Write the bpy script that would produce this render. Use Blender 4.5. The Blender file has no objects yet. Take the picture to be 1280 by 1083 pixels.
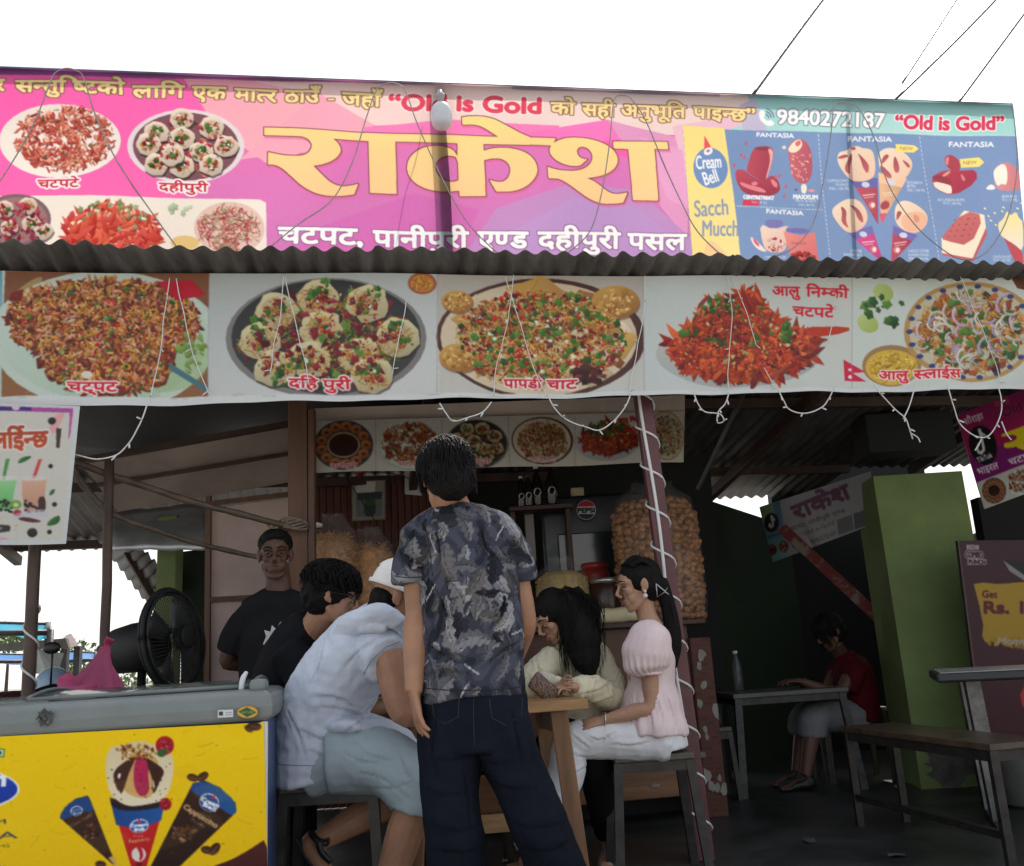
import bpy, bmesh, math, random
import numpy as np
from mathutils import Vector, Matrix, noise
from math import sin, cos, pi, radians, tan, atan2, sqrt
S = bpy.context.scene
COL = S.collection
RNG = random.Random(7)

# ---------------------------------------------------------------- camera
FPX, PITCH, ROLL, CAM_H = 1150.0, radians(13.7), math.atan(.061), .95
cam_f = Vector((0, cos(PITCH), sin(PITCH)))
_u0 = Vector((0, -sin(PITCH), cos(PITCH)))
cam_r = cos(ROLL) * Vector((1, 0, 0)) - sin(ROLL) * _u0
cam_u = sin(ROLL) * Vector((1, 0, 0)) + cos(ROLL) * _u0
cam_o = Vector((0, 0, CAM_H))
cd = bpy.data.cameras.new('camera')
cd.sensor_fit = 'HORIZONTAL'; cd.sensor_width = 36; cd.lens = 36 * FPX / 1280
cd.clip_start = .05; cd.clip_end = 5000
cam = bpy.data.objects.new('camera', cd); COL.objects.link(cam)
cam.matrix_world = Matrix.Translation(cam_o) @ Matrix((cam_r, cam_u, -cam_f)).transposed().to_4x4()
S.camera = cam

# ---------------------------------------------------------------- light
SUN_EL, SUN_AZ = radians(56), radians(18)      # behind the stall, a little to the right
w = bpy.data.worlds.new('World'); S.world = w; w.use_nodes = True
nt = w.node_tree; nt.nodes.clear()
sky = nt.nodes.new('ShaderNodeTexSky'); sky.sky_type = 'NISHITA'; sky.sun_disc = False
sky.sun_elevation = SUN_EL; sky.sun_rotation = SUN_AZ
sky.air_density = 1.2; sky.dust_density = 4; sky.ozone_density = 1
bgn = nt.nodes.new('ShaderNodeBackground'); bgn.inputs[1].default_value = .15
mxw = nt.nodes.new('ShaderNodeMix'); mxw.data_type = 'RGBA'
mxw.inputs[0].default_value = .30
mxw.inputs[7].default_value = (8.15, 8.0, 7.65, 1)   # bright white overcast haze over the blue
outw = nt.nodes.new('ShaderNodeOutputWorld')
tcw = nt.nodes.new('ShaderNodeTexCoord'); spw = nt.nodes.new('ShaderNodeSeparateXYZ'); mrw = nt.nodes.new('ShaderNodeMapRange')
mrw.inputs[1].default_value = .0; mrw.inputs[2].default_value = .32; mrw.inputs[3].default_value = .8; mrw.inputs[4].default_value = .30      # haze is whiter low down
nt.links.new(tcw.outputs['Generated'], spw.inputs[0]); nt.links.new(spw.outputs[2], mrw.inputs[0]); nt.links.new(mrw.outputs[0], mxw.inputs[0])
nt.links.new(sky.outputs[0], mxw.inputs[6]); nt.links.new(mxw.outputs[2], bgn.inputs[0])
nt.links.new(bgn.outputs[0], outw.inputs[0])
sd = bpy.data.lights.new('sun', 'SUN'); sd.energy = 4.5; sd.angle = radians(.6); sd.color = (1, .95, .88)
sun = bpy.data.objects.new('sun', sd); COL.objects.link(sun)
_sdir = Vector((sin(SUN_AZ) * cos(SUN_EL), cos(SUN_AZ) * cos(SUN_EL), sin(SUN_EL)))
sun.rotation_euler = (-_sdir).to_track_quat('-Z', 'Y').to_euler()
S.view_settings.view_transform = 'Standard'; S.view_settings.look = 'None'
S.view_settings.exposure = .32; S.view_settings.gamma = 1; S.view_settings.use_curve_mapping = False

# ---------------------------------------------------------------- helpers
def ray(x, y): return cam_f + cam_r * ((x - 640) / FPX) - cam_u * ((y - 541.5) / FPX)
def W(x, y, d):
    """the point at depth d (metres along world Y) seen in direction x, y of the photograph"""
    r = ray(x, y); return cam_o + r * (d / r.y)
def G(x, y, z=0.):
    r = ray(x, y); return cam_o + r * ((z - cam_o.z) / r.z)
def srgb(c):
    c = np.asarray(c, float) / 255
    return np.where(c <= .04045, c / 12.92, ((c + .055) / 1.055) ** 2.4)
def lin(r, g, b): return tuple(float(v) for v in srgb((r, g, b))) + (1.,)

def mat(name, col, rough=.6, var=.0, scale=8., bump=0., bscale=None, metal=0., col2=None, spec=.5, detail=6, stretch=None,
        trans=0., alpha=1., coat=0., sheen=0., mixpos=(.35, .65), transl=0.):
    m = bpy.data.materials.new(name); m.use_nodes = True
    t = m.node_tree; b = t.nodes['Principled BSDF']; L = t.links.new
    b.inputs['Roughness'].default_value = rough; b.inputs['Metallic'].default_value = metal
    b.inputs['Specular IOR Level'].default_value = spec
    b.inputs['Transmission Weight'].default_value = trans; b.inputs['Alpha'].default_value = alpha
    b.inputs['Coat Weight'].default_value = coat; b.inputs['Sheen Weight'].default_value = sheen
    c = tuple(col) + ((1.,) if len(col) == 3 else ())
    b.inputs['Base Color'].default_value = c
    tc = t.nodes.new('ShaderNodeTexCoord'); mp = t.nodes.new('ShaderNodeMapping')
    if stretch: mp.inputs['Scale'].default_value = stretch
    L(tc.outputs['Object'], mp.inputs[0])
    if var or col2 is not None:
        n = t.nodes.new('ShaderNodeTexNoise'); n.inputs['Scale'].default_value = scale; n.inputs['Detail'].default_value = detail
        n.inputs['Roughness'].default_value = .65
        L(mp.outputs[0], n.inputs['Vector'])
        r = t.nodes.new('ShaderNodeValToRGB'); r.color_ramp.elements[0].position = mixpos[0]; r.color_ramp.elements[1].position = mixpos[1]
        c2 = col2 if col2 is not None else tuple(max(0, v * (1 - var)) for v in c[:3])
        c2 = tuple(c2)[:3] + (1.,)
        r.color_ramp.elements[0].color = c2
        r.color_ramp.elements[1].color = c if col2 is not None else tuple(min(1, v * (1 + var * .6)) for v in c[:3]) + (1.,)
        L(n.outputs['Fac'], r.inputs[0]); L(r.outputs[0], b.inputs['Base Color'])
        rr = t.nodes.new('ShaderNodeMapRange'); rr.inputs[3].default_value = max(.02, rough - .12); rr.inputs[4].default_value = min(1, rough + .12)
        L(n.outputs['Fac'], rr.inputs[0]); L(rr.outputs[0], b.inputs['Roughness'])
    if bump:
        n2 = t.nodes.new('ShaderNodeTexNoise'); n2.inputs['Scale'].default_value = bscale or scale; n2.inputs['Detail'].default_value = 5
        L(mp.outputs[0], n2.inputs['Vector'])
        bp = t.nodes.new('ShaderNodeBump'); bp.inputs['Strength'].default_value = bump; bp.inputs['Distance'].default_value = .01
        L(n2.outputs['Fac'], bp.inputs['Height']); L(bp.outputs[0], b.inputs['Normal'])
    if transl:
        tr = t.nodes.new('ShaderNodeBsdfTranslucent'); tr.inputs[0].default_value = c
        mx = t.nodes.new('ShaderNodeMixShader'); mx.inputs[0].default_value = transl
        L(b.outputs[0], mx.inputs[1]); L(tr.outputs[0], mx.inputs[2]); L(mx.outputs[0], t.nodes['Material Output'].inputs[0])
    return m

def mat_print(name, rough=.45, transl=0., spec=.4, bump=.0):
    m = bpy.data.materials.new(name); m.use_nodes = True
    t = m.node_tree; b = t.nodes['Principled BSDF']; L = t.links.new
    a = t.nodes.new('ShaderNodeVertexColor'); a.layer_name = 'Col'
    L(a.outputs[0], b.inputs['Base Color']); b.inputs['Roughness'].default_value = rough
    b.inputs['Specular IOR Level'].default_value = spec
    if bump:
        tc = t.nodes.new('ShaderNodeTexCoord')
        n2 = t.nodes.new('ShaderNodeTexNoise'); n2.inputs['Scale'].default_value = 3; n2.inputs['Detail'].default_value = 3
        L(tc.outputs['Object'], n2.inputs['Vector'])
        bp = t.nodes.new('ShaderNodeBump'); bp.inputs['Strength'].default_value = bump; bp.inputs['Distance'].default_value = .05
        L(n2.outputs['Fac'], bp.inputs['Height']); L(bp.outputs[0], b.inputs['Normal'])
    if transl:
        tr = t.nodes.new('ShaderNodeBsdfTranslucent'); L(a.outputs[0], tr.inputs[0])
        mx = t.nodes.new('ShaderNodeMixShader'); mx.inputs[0].default_value = transl
        L(b.outputs[0], mx.inputs[1]); L(tr.outputs[0], mx.inputs[2]); L(mx.outputs[0], t.nodes['Material Output'].inputs[0])
    return m

def tag(o, label=None, cat=None, group=None, kind=None):
    if label: o['label'] = label
    if cat: o['category'] = cat
    if group: o['group'] = group
    if kind: o['kind'] = kind
    return o

def root(name, loc, label, cat, group=None):
    o = bpy.data.objects.new(name, None); COL.objects.link(o); o.location = loc; o.empty_display_size = .1
    return tag(o, label, cat, group)

def origin_of(p):
    v = Vector((0, 0, 0))
    while p is not None: v += p.location; p = p.parent
    return v

def link(name, me, m, parent=None, smooth=True):
    o = bpy.data.objects.new(name, me); COL.objects.link(o)
    if m is not None and not me.materials: me.materials.append(m)
    if parent is not None:
        o.parent = parent; me.transform(Matrix.Translation(-origin_of(parent)))
    if smooth and len(me.polygons): me.polygons.foreach_set('use_smooth', [True] * len(me.polygons))
    return o

class MB:
    """collects boxes, bars, tubes and slabs in world coordinates; build() links them as one mesh"""
    def __init__(s): s.v = []; s.f = []; s.c = None
    def add(s, vs, fs):
        k = len(s.v); s.v += [tuple(v) for v in vs]; s.f += [tuple(i + k for i in f) for f in fs]
    def hexa(s, a, b):                      # a: 4 bottom corners, b: 4 top corners (same winding)
        s.add(list(a) + list(b), [(3, 2, 1, 0), (4, 5, 6, 7), (0, 1, 5, 4), (1, 2, 6, 5), (2, 3, 7, 6), (3, 0, 4, 7)])
    def box(s, c, size, ax=None, bev=0.):
        c = Vector(c); hx, hy, hz = [q / 2 for q in size]
        X, Y, Z = ax if ax else (Vector((1, 0, 0)), Vector((0, 1, 0)), Vector((0, 0, 1)))
        if not bev:
            p = lambda i, j, k: c + X * (hx * i) + Y * (hy * j) + Z * (hz * k)
            s.hexa([p(-1, -1, -1), p(1, -1, -1), p(1, 1, -1), p(-1, 1, -1)], [p(-1, -1, 1), p(1, -1, 1), p(1, 1, 1), p(-1, 1, 1)])
            return
        bm = bmesh.new(); bmesh.ops.create_cube(bm, size=1)
        bmesh.ops.scale(bm, vec=size, verts=bm.verts)
        bmesh.ops.bevel(bm, geom=bm.edges[:], offset=min(bev, min(size) * .45), segments=2, affect='EDGES', profile=.5)
        bm.verts.index_update()
        s.add([c + X * v.co.x + Y * v.co.y + Z * v.co.z for v in bm.verts], [[v.index for v in f.verts] for f in bm.faces]); bm.free()
    def bar(s, a, b, wx, wy, up=(0, 0, 1), bev=0.):
        a, b = Vector(a), Vector(b); Z = (b - a); l = Z.length; Z.normalize()
        u = Vector(up)
        if abs(u.dot(Z)) > .98: u = Vector((0, 1, 0))
        X = u.cross(Z).normalized(); Y = Z.cross(X)
        s.box((a + b) / 2, (wx, wy, l), (X, Y, Z), bev)
    def tube(s, pts, rad, n=8, sub=1, side=None, cap=True):
        pts = [Vector(p) for p in pts]
        rad = [rad] * len(pts) if isinstance(rad, tuple) or not hasattr(rad, '__len__') else list(rad)
        rad = [r if hasattr(r, '__len__') else (r, r) for r in rad]
        if sub > 1 and len(pts) > 2: pts, rad = catmull(pts, rad, sub)
        k = len(s.v); N = len(pts); ref = Vector(side) if side is not None else None
        X = None
        for i, p in enumerate(pts):
            t = (pts[min(i + 1, N - 1)] - pts[max(i - 1, 0)])
            if t.length < 1e-9: t = Vector((0, 0, 1))
            t.normalize()
            if ref is not None: X = ref - t * ref.dot(t)
            elif X is None:
                q = Vector((1, 0, 0)) if abs(t.x) < .8 else Vector((0, 1, 0)); X = q - t * q.dot(t)
            else: X = X - t * X.dot(t)
            if X.length < 1e-6: X = t.orthogonal()
            X.normalize(); Y = t.cross(X)
            for j in range(n):
                a = 2 * pi * j / n
                s.v.append(tuple(p + X * (cos(a) * rad[i][0]) + Y * (sin(a) * rad[i][1])))
        for i in range(N - 1):
            for j in range(n):
                s.f.append((k + i * n + j, k + i * n + (j + 1) % n, k + (i + 1) * n + (j + 1) % n, k + (i + 1) * n + j))
        if cap:
            s.f.append(tuple(k + j for j in range(n))[::-1]); s.f.append(tuple(k + (N - 1) * n + j for j in range(n)))
    def lathe(s, base, prof, n=16, axis=(0, 0, 1)):
        base = Vector(base); Z = Vector(axis).normalized(); X = Z.orthogonal().normalized(); Y = Z.cross(X)
        k = len(s.v)
        for r, h in prof:
            for j in range(n):
                a = 2 * pi * j / n; s.v.append(tuple(base + Z * h + X * (r * cos(a)) + Y * (r * sin(a))))
        for i in range(len(prof) - 1):
            for j in range(n):
                s.f.append((k + i * n + j, k + i * n + (j + 1) % n, k + (i + 1) * n + (j + 1) % n, k + (i + 1) * n + j))
        s.f.append(tuple(k + j for j in range(n))[::-1]); s.f.append(tuple(k + (len(prof) - 1) * n + j for j in range(n)))
    def slab(s, corners, th, n=None):
        """polygon given by world corners, extruded by th away from the camera (or along n)"""
        P = [Vector(c) for c in corners]
        nn = (P[1] - P[0]).cross(P[-1] - P[0]).normalized() if n is None else Vector(n)
        if n is None and nn.dot(P[0] - cam_o) < 0: nn = -nn
        k = len(s.v); m = len(P)
        s.v += [tuple(p) for p in P] + [tuple(p + nn * th) for p in P]
        s.f.append(tuple(k + i for i in range(m))); s.f.append(tuple(k + m + i for i in range(m))[::-1])
        for i in range(m): s.f.append((k + i, k + m + i, k + m + (i + 1) % m, k + (i + 1) % m))
    def ball(s, c, r, rot=None, nu=14, nv=9):
        c = Vector(c); r = r if hasattr(r, '__len__') else (r, r, r); k = len(s.v)
        R = rot if rot is not None else Matrix.Identity(3)
        for i in range(1, nv):
            th = pi * i / nv
            for j in range(nu):
                a = 2 * pi * j / nu
                s.v.append(tuple(c + R @ Vector((r[0] * sin(th) * cos(a), r[1] * sin(th) * sin(a), r[2] * cos(th)))))
        s.v.append(tuple(c + R @ Vector((0, 0, r[2])))); s.v.append(tuple(c + R @ Vector((0, 0, -r[2]))))
        t, b = len(s.v) - 2, len(s.v) - 1
        for j in range(nu): s.f.append((t, k + j, k + (j + 1) % nu)); s.f.append((b, k + (nv - 2) * nu + (j + 1) % nu, k + (nv - 2) * nu + j))
        for i in range(nv - 2):
            for j in range(nu): s.f.append((k + i * nu + j, k + (i + 1) * nu + j, k + (i + 1) * nu + (j + 1) % nu, k + i * nu + (j + 1) % nu))
    def mesh(s, name):
        me = bpy.data.meshes.new(name); me.from_pydata(s.v, [], s.f); me.validate(); return me
    def build(s, name, m, parent=None, smooth=False):
        me = s.mesh(name)
        bm = bmesh.new(); bm.from_mesh(me); bmesh.ops.recalc_face_normals(bm, faces=bm.faces[:]); bm.to_mesh(me); bm.free()
        return link(name, me, m, parent, smooth)
    def organic(s, name, m, parent=None, voxel=.005, smooth=4, disp=None, factor=.5):
        """fuse everything added so far into one continuous skin"""
        me = s.mesh(name + '_raw'); o = bpy.data.objects.new(name + '_raw', me); COL.objects.link(o)
        r = o.modifiers.new('r', 'REMESH'); r.mode = 'VOXEL'; r.voxel_size = voxel; r.use_smooth_shade = True
        if smooth:
            q = o.modifiers.new('s', 'SMOOTH'); q.factor = factor; q.iterations = smooth
        dg = bpy.context.evaluated_depsgraph_get()
        out = bpy.data.meshes.new_from_object(o.evaluated_get(dg)); out.name = name
        bpy.data.objects.remove(o); bpy.data.meshes.remove(me)
        if disp is not None:
            n = len(out.vertices); co = np.empty(n * 3); out.vertices.foreach_get('co', co)
            no = np.empty(n * 3); out.vertex_normals.foreach_get('vector', no)
            co = co.reshape(-1, 3); co = co + no.reshape(-1, 3) * disp(co)[:, None]
            out.vertices.foreach_set('co', co.ravel()); out.update()
        return link(name, out, m, parent)

def catmull(pts, rad, sub):
    P, R = [], []
    n = len(pts); rad = [Vector(r) for r in rad]
    for i in range(n - 1):
        a, b, c, d = pts[max(i - 1, 0)], pts[i], pts[i + 1], pts[min(i + 2, n - 1)]
        for k in range(sub):
            t = k / sub
            P.append(.5 * ((2 * b) + (c - a) * t + (2 * a - 5 * b + 4 * c - d) * t * t + (3 * b - a - 3 * c + d) * t ** 3))
            R.append(rad[i].lerp(rad[i + 1], t * t * (3 - 2 * t)))
    P.append(pts[-1]); R.append(rad[-1]); return P, R

def folds(amp, scale, dirs=(1, 1, 1), seed=0, fine=.4):
    """cloth folds: ridged noise stretched along one direction"""
    dx, dy, dz = dirs
    def fn(co):
        out = np.empty(len(co)); q = Vector((seed * 3.1, seed * 1.7, seed * .9))
        for i, c in enumerate(co):
            p = Vector((c[0] * dx * scale, c[1] * dy * scale, c[2] * dz * scale)) + q
            a = noise.noise(p) ; b = noise.noise(p * 2.3 + q)
            out[i] = (1 - abs(a) * 2) * .6 + a * .5 + fine * (.5 - abs(b))
        return out * amp
    return fn

def copy_tree(o, parent=None):
    c = o.copy(); COL.objects.link(c); c.parent = parent
    for ch in list(o.children): copy_tree(ch, c)
    return c

# ---------------------------------------------------------------- planes
class Plane:
    def __init__(s, o, u, v=(0, 0, 1)):
        s.o = Vector(o); s.u = Vector(u).normalized(); v = Vector(v); v = v - s.u * v.dot(s.u); s.v = v.normalized()
        s.n = s.u.cross(s.v)
        if s.n.dot(cam_o - s.o) < 0: s.n = -s.n
    def uv(s, x, y):
        r = ray(x, y); t = (s.o - cam_o).dot(s.n) / r.dot(s.n); p = cam_o + r * t - s.o
        return p.dot(s.u), p.dot(s.v)
    def at(s, x, y, h=0.): a, b = s.uv(x, y); return s.xyz(a, b, h)
    def xyz(s, a, b, h=0.): return s.o + s.u * a + s.v * b + s.n * h
FA = radians(10.6)
FU = Vector((cos(FA), sin(FA), 0)); FN = Vector((sin(FA), -cos(FA), 0))     # along the shop front / out of it
F0 = Vector((.72, 4.57, 0))

# ---------------------------------------------------------------- printing
_fc = {}
def glyphs(txt):
    """triangles of a line of lettering, font units, baseline at 0"""
    if txt in _fc: return _fc[txt]
    cu = bpy.data.curves.new('t', 'FONT'); cu.body = txt; cu.size = 1; cu.resolution_u = 4
    o = bpy.data.objects.new('t', cu); COL.objects.link(o)
    dg = bpy.context.evaluated_depsgraph_get()
    me = bpy.data.meshes.new_from_object(o.evaluated_get(dg)); me.calc_loop_triangles()
    n = len(me.vertices); co = np.empty(n * 3); me.vertices.foreach_get('co', co); co = co.reshape(-1, 3)[:, :2]
    t = np.empty(len(me.loop_triangles) * 3, int); me.loop_triangles.foreach_get('vertices', t)
    tri = co[t.reshape(-1, 3)] if n else np.zeros((0, 3, 2))
    bpy.data.objects.remove(o); bpy.data.curves.remove(cu); bpy.data.meshes.remove(me)
    _fc[txt] = tri; return tri
def adv(txt):
    a = glyphs(txt + '|'); b = glyphs('|'); return float(a[..., 0].max() - b[..., 0].max())
def deva(txt):
    """lay out Devanagari: '*' after a consonant makes it a half form (its stem is cut off); short i is written before its consonant"""
    parts, x, seg, i = [], 0., '', 0
    toks = []
    while i < len(txt):
        if i + 1 < len(txt) and txt[i + 1] == '*':
            if seg: toks.append((seg, 0)); seg = ''
            toks.append((txt[i], 1)); i += 2
        else: seg += txt[i]; i += 1
    if seg: toks.append((seg, 0))
    for s_, half in toks:
        t = glyphs(s_).copy(); a = adv(s_)
        if half:
            lim = a - .17; t = t.copy(); t[..., 0] = np.minimum(t[..., 0], lim); a = lim - .005
        if len(t): t[..., 0] += x; parts.append(t)
        x += a
    return np.concatenate(parts) if parts else np.zeros((0, 3, 2))

def smooth_poly(p, k=2, closed=True):
    p = np.asarray(p, float)
    for _ in range(k):
        q = np.roll(p, -1, 0); p = np.stack([p * .75 + q * .25, p * .25 + q * .75], 1).reshape(-1, 2)
    return p

class Canvas:
    """a printed sheet: polygons are painted in print order onto a fine grid of coloured vertices lying on a plane"""
    def __init__(s, plane, quad, res, base=(230, 230, 230), ss=2):
        s.pl = plane; a = [plane.uv(*q) for q in quad]                     # tl tr br bl, photograph coordinates
        s.q = np.array(a); s.u0, s.u1 = s.q[:, 0].min(), s.q[:, 0].max(); s.v0, s.v1 = s.q[:, 1].min(), s.q[:, 1].max()
        s.res = res; s.ss = ss; s.k = ss / res
        s.W = int((s.u1 - s.u0) / res) + 1; s.H = int((s.v1 - s.v0) / res) + 1
        s.a = np.empty((s.H * ss, s.W * ss, 3), np.float32); s.a[:] = base
        s.rng = np.random.RandomState(3)
    def c(s, p):                                                            # photograph points -> canvas pixels
        p = np.asarray(p, float).reshape(-1, 2)
        o = np.array([s.pl.uv(x, y) for x, y in p])
        return np.stack([(o[:, 0] - s.u0) * s.k, (s.v1 - o[:, 1]) * s.k], 1)
    def mask(s, loops):
        allp = np.concatenate(loops); x0, y0 = np.floor(allp.min(0)).astype(int); x1, y1 = np.ceil(allp.max(0)).astype(int) + 1
        x0, y0 = max(x0, 0), max(y0, 0); x1, y1 = min(x1, s.a.shape[1]), min(y1, s.a.shape[0])
        if x1 <= x0 or y1 <= y0: return None
        X, Y = np.meshgrid(np.arange(x0, x1) + .5, np.arange(y0, y1) + .5)
        m = np.zeros(X.shape, bool)
        for lp in loops:
            q = np.roll(lp, -1, 0)
            for (ax, ay), (bx, by) in zip(lp, q):
                if ay == by: continue
                lo, hi = (ay, by) if ay < by else (by, ay)
                r0 = int(max(0, math.ceil(lo - .5) - y0)); r1 = int(min(m.shape[0], math.ceil(hi - .5) - y0))
                if r1 <= r0: continue
                yy = Y[r0:r1, :1]; xi = ax + (yy - ay) * (bx - ax) / (by - ay)
                m[r0:r1] ^= X[r0:r1] < xi
        return x0, y0, m
    def paint(s, mk, col, al=1., grad=None):
        if mk is None: return
        x0, y0, m = mk; h, w_ = m.shape; v = s.a[y0:y0 + h, x0:x0 + w_]
        c = np.array(col, np.float32)
        if grad is not None:                                                # to a second colour, downwards / along a direction
            c2, (gx, gy) = grad
            yy, xx = np.mgrid[0:h, 0:w_]; t = (xx / max(1, w_ - 1) * gx + yy / max(1, h - 1) * gy)
            t = np.clip(t, 0, 1)[..., None]; cc = c * (1 - t) + np.array(c2, np.float32) * t
            v[m] = (v * (1 - al) + cc * al)[m]
        else: v[m] = v[m] * (1 - al) + c * al
    def poly(s, pts, col, al=1., grad=None, sm=0, holes=()):
        L = [s.c(pts)] + [s.c(h) for h in holes]
        if sm: L = [smooth_poly(p, sm) for p in L]
        s.paint(s.mask(L), col, al, grad)
    def ell(s, cx, cy, rx, ry, col, al=1., grad=None, rot=0., n=36, hole=None):
        t = np.linspace(0, 2 * pi, n, endpoint=False)
        f = lambda k: np.stack([cx + k * (rx * np.cos(t) * cos(rot) - ry * np.sin(t) * sin(rot)), cy + k * (rx * np.cos(t) * sin(rot) + ry * np.sin(t) * cos(rot))], 1)
        s.poly(f(1), col, al, grad, holes=[f(hole)] if hole else ())
    def line(s, pts, wd, col, al=1.):
        pts = np.asarray(pts, float)
        for a, b in zip(pts[:-1], pts[1:]):
            d = b - a; l = np.hypot(*d)
            if l < 1e-6: continue
            n = np.array([-d[1], d[0]]) / l * wd / 2; e = d / l * wd * .3
            s.poly([a + n - e, b + n + e, b - n + e, a - n - e], col, al)
    def dil(s, mk, r):
        x0, y0, m = mk; R = int(math.ceil(r)); H, W_ = m.shape
        o = np.zeros((H + 2 * R, W_ + 2 * R), bool)
        for dy in range(-R, R + 1):
            for dx in range(-R, R + 1):
                if dx * dx + dy * dy <= r * r + .5: o[R + dy:R + dy + H, R + dx:R + dx + W_] |= m
        X0, Y0 = x0 - R, y0 - R; cx, cy = max(0, -X0), max(0, -Y0)
        o = o[cy:, cx:]; X0 += cx; Y0 += cy
        o = o[:s.a.shape[0] - Y0, :s.a.shape[1] - X0]
        return X0, Y0, o
    def text(s, txt, p0, p1, h, col, out=None, ow=1.2, bold=0., shadow=None, grad=None, shear=0., al=1., cap=.72, fit=True):
        """a line of lettering from p0 to p1 (photograph points on the baseline), cap height h photograph pixels"""
        t = deva(txt)
        if not len(t): return
        xa, xb = t[..., 0].min(), t[..., 0].max(); p0, p1 = np.array(p0, float), np.array(p1, float)
        d = p1 - p0; up = np.array([d[1], -d[0]]) / np.hypot(*d)
        k = (t[..., 0] - xa) / (xb - xa); v = t[..., 1] / cap * h
        P = p0 + k[..., None] * d + v[..., None] * up + (v * shear)[..., None] * d / np.hypot(*d)
        C = s.c(P.reshape(-1, 2)).reshape(-1, 3, 2); m = None
        lo = np.floor(C.reshape(-1, 2).min(0)).astype(int) - 1; hi = np.ceil(C.reshape(-1, 2).max(0)).astype(int) + 2
        lo = np.maximum(lo, 0); hi = np.minimum(hi, [s.a.shape[1], s.a.shape[0]])
        if (hi <= lo).any(): return
        M = np.zeros((hi[1] - lo[1], hi[0] - lo[0]), bool)
        for tr in C:
            q = s.mask([tr])
            if q is None: continue
            x0, y0, mm = q; M[y0 - lo[1]:y0 - lo[1] + mm.shape[0], x0 - lo[0]:x0 - lo[0] + mm.shape[1]] |= mm
        s.stamp((lo[0], lo[1], M), col, out, ow, bold, shadow, grad, al)
    def pxk(s, x=None):                                                     # canvas pixels per photograph pixel
        c = s.q.mean(0); p = s.pl.xyz(*c); z = (p - cam_o).dot(cam_f); return z / FPX * s.k
    def stamp(s, mk, col, out=None, ow=1.2, bold=0., shadow=None, grad=None, al=1.):
        k = s.pxk()
        if bold: mk = s.dil(mk, bold * k)
        if out is not None:
            o = s.dil(mk, ow * k)
            if shadow is not None:
                dx, dy, sc = shadow; s.paint((o[0] + int(dx * k), o[1] + int(dy * k), o[2][:s.a.shape[0] - o[1] - int(dy * k), :s.a.shape[1] - o[0] - int(dx * k)]), sc, .55)
            s.paint(o, out, al)
        s.paint(mk, col, al, grad)
    def union(s, polys, sm=1):
        ms = [s.mask([smooth_poly(s.c(l), sm) if sm else s.c(l) for l in (p if isinstance(p, list) and isinstance(p[0][0], (tuple, list)) else [p])]) for p in polys]
        ms = [m for m in ms if m is not None]
        x0 = min(m[0] for m in ms); y0 = min(m[1] for m in ms); x1 = max(m[0] + m[2].shape[1] for m in ms); y1 = max(m[1] + m[2].shape[0] for m in ms)
        M = np.zeros((y1 - y0, x1 - x0), bool)
        for a, b, m in ms: M[b - y0:b - y0 + m.shape[0], a - x0:a - x0 + m.shape[1]] |= m
        return x0, y0, M
    # --- food pictures
    def bits(s, cx, cy, rx, ry, n, kind, pal, size, rot=0., light=25, inside=None, power=.5):
        R = s.rng
        for _ in range(n):
            a = R.rand() * 2 * pi; r = R.rand() ** power
            x = cx + rx * r * cos(a); y = cy + ry * r * sin(a)
            c = np.array(pal[R.randint(len(pal))], float) + R.randn() * light * .5; z = size * (.6 + .8 * R.rand()); th = R.rand() * pi
            if kind == 'grain':
                t = np.linspace(0, 2 * pi, 7)[:-1]; px = np.cos(t) * z; py = np.sin(t) * z * .28
            elif kind == 'chunk':
                k = R.randint(5, 8); t = np.sort(R.rand(k)) * 2 * pi; rr = z * (.6 + .5 * R.rand(k)); px = np.cos(t) * rr; py = np.sin(t) * rr * .8
            elif kind == 'leaf':
                t = np.linspace(0, 2 * pi, 15)[:-1]; rr = z * (.55 + .45 * np.abs(np.sin(t * 2.5 + R.rand() * 6))); px = np.cos(t) * rr; py = np.sin(t) * rr * .75
            elif kind == 'strip':
                px = np.array([-1, -.4, .5, 1, .6, -.3]) * z; py = np.array([0, .22, .2, -.05, -.2, -.16]) * z
            elif kind == 'ring':
                t = np.linspace(0, 1 + R.rand() * 2.5, 8); px = np.r_[np.cos(t) * z, np.cos(t[::-1]) * z * .72]; py = np.r_[np.sin(t) * z, np.sin(t[::-1]) * z * .72] * .8
            elif kind == 'noodle':
                t = np.linspace(-1, 1, 6); yy = np.sin(t * 2 + R.rand() * 6) * .35; px = np.r_[t, t[::-1]] * z; py = np.r_[yy - .07, yy[::-1] + .07] * z
            elif kind == 'dot': px = np.array([-1, .3, 1, -.2]) * z; py = np.array([.1, -.8, .2, .9]) * z
            P = np.stack([x + px * cos(th) - py * sin(th), y + px * sin(th) + py * cos(th)], 1)
            if kind != 'dot': s.paint(s.mask([s.c(P + [.4, .8])]), c * .4, .5)
            s.paint(s.mask([s.c(P)]), np.clip(c + 12, 0, 255), 1, (np.clip(c - light * 1.3, 0, 255), (.35, .75)))
    def puri(s, x, y, r, sq=.88, pale=(226, 214, 170)):
        p = np.array(pale, float); R = s.rng
        t = np.linspace(0, 2 * pi, 18)[:-1]; rr = r * (1 + .06 * R.randn(17))
        P = np.stack([x + rr * np.cos(t), y + rr * sq * np.sin(t)], 1)
        s.poly(P + [1, 3], (30, 15, 12), .6); s.poly(P, p, 1, (p * .72, (.2, .8)))
        s.ell(x, y - r * .05, r * .68, r * .55, p * .82)
        s.bits(x, y, r * .5, r * .4, 12, 'chunk', [(150, 25, 35), (120, 20, 40), (190, 110, 60), (110, 16, 36)], r * .2)
        s.bits(x, y, r * .6, r * .5, 14, 'noodle', [(205, 150, 60), (190, 120, 40)], r * .22)
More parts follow.
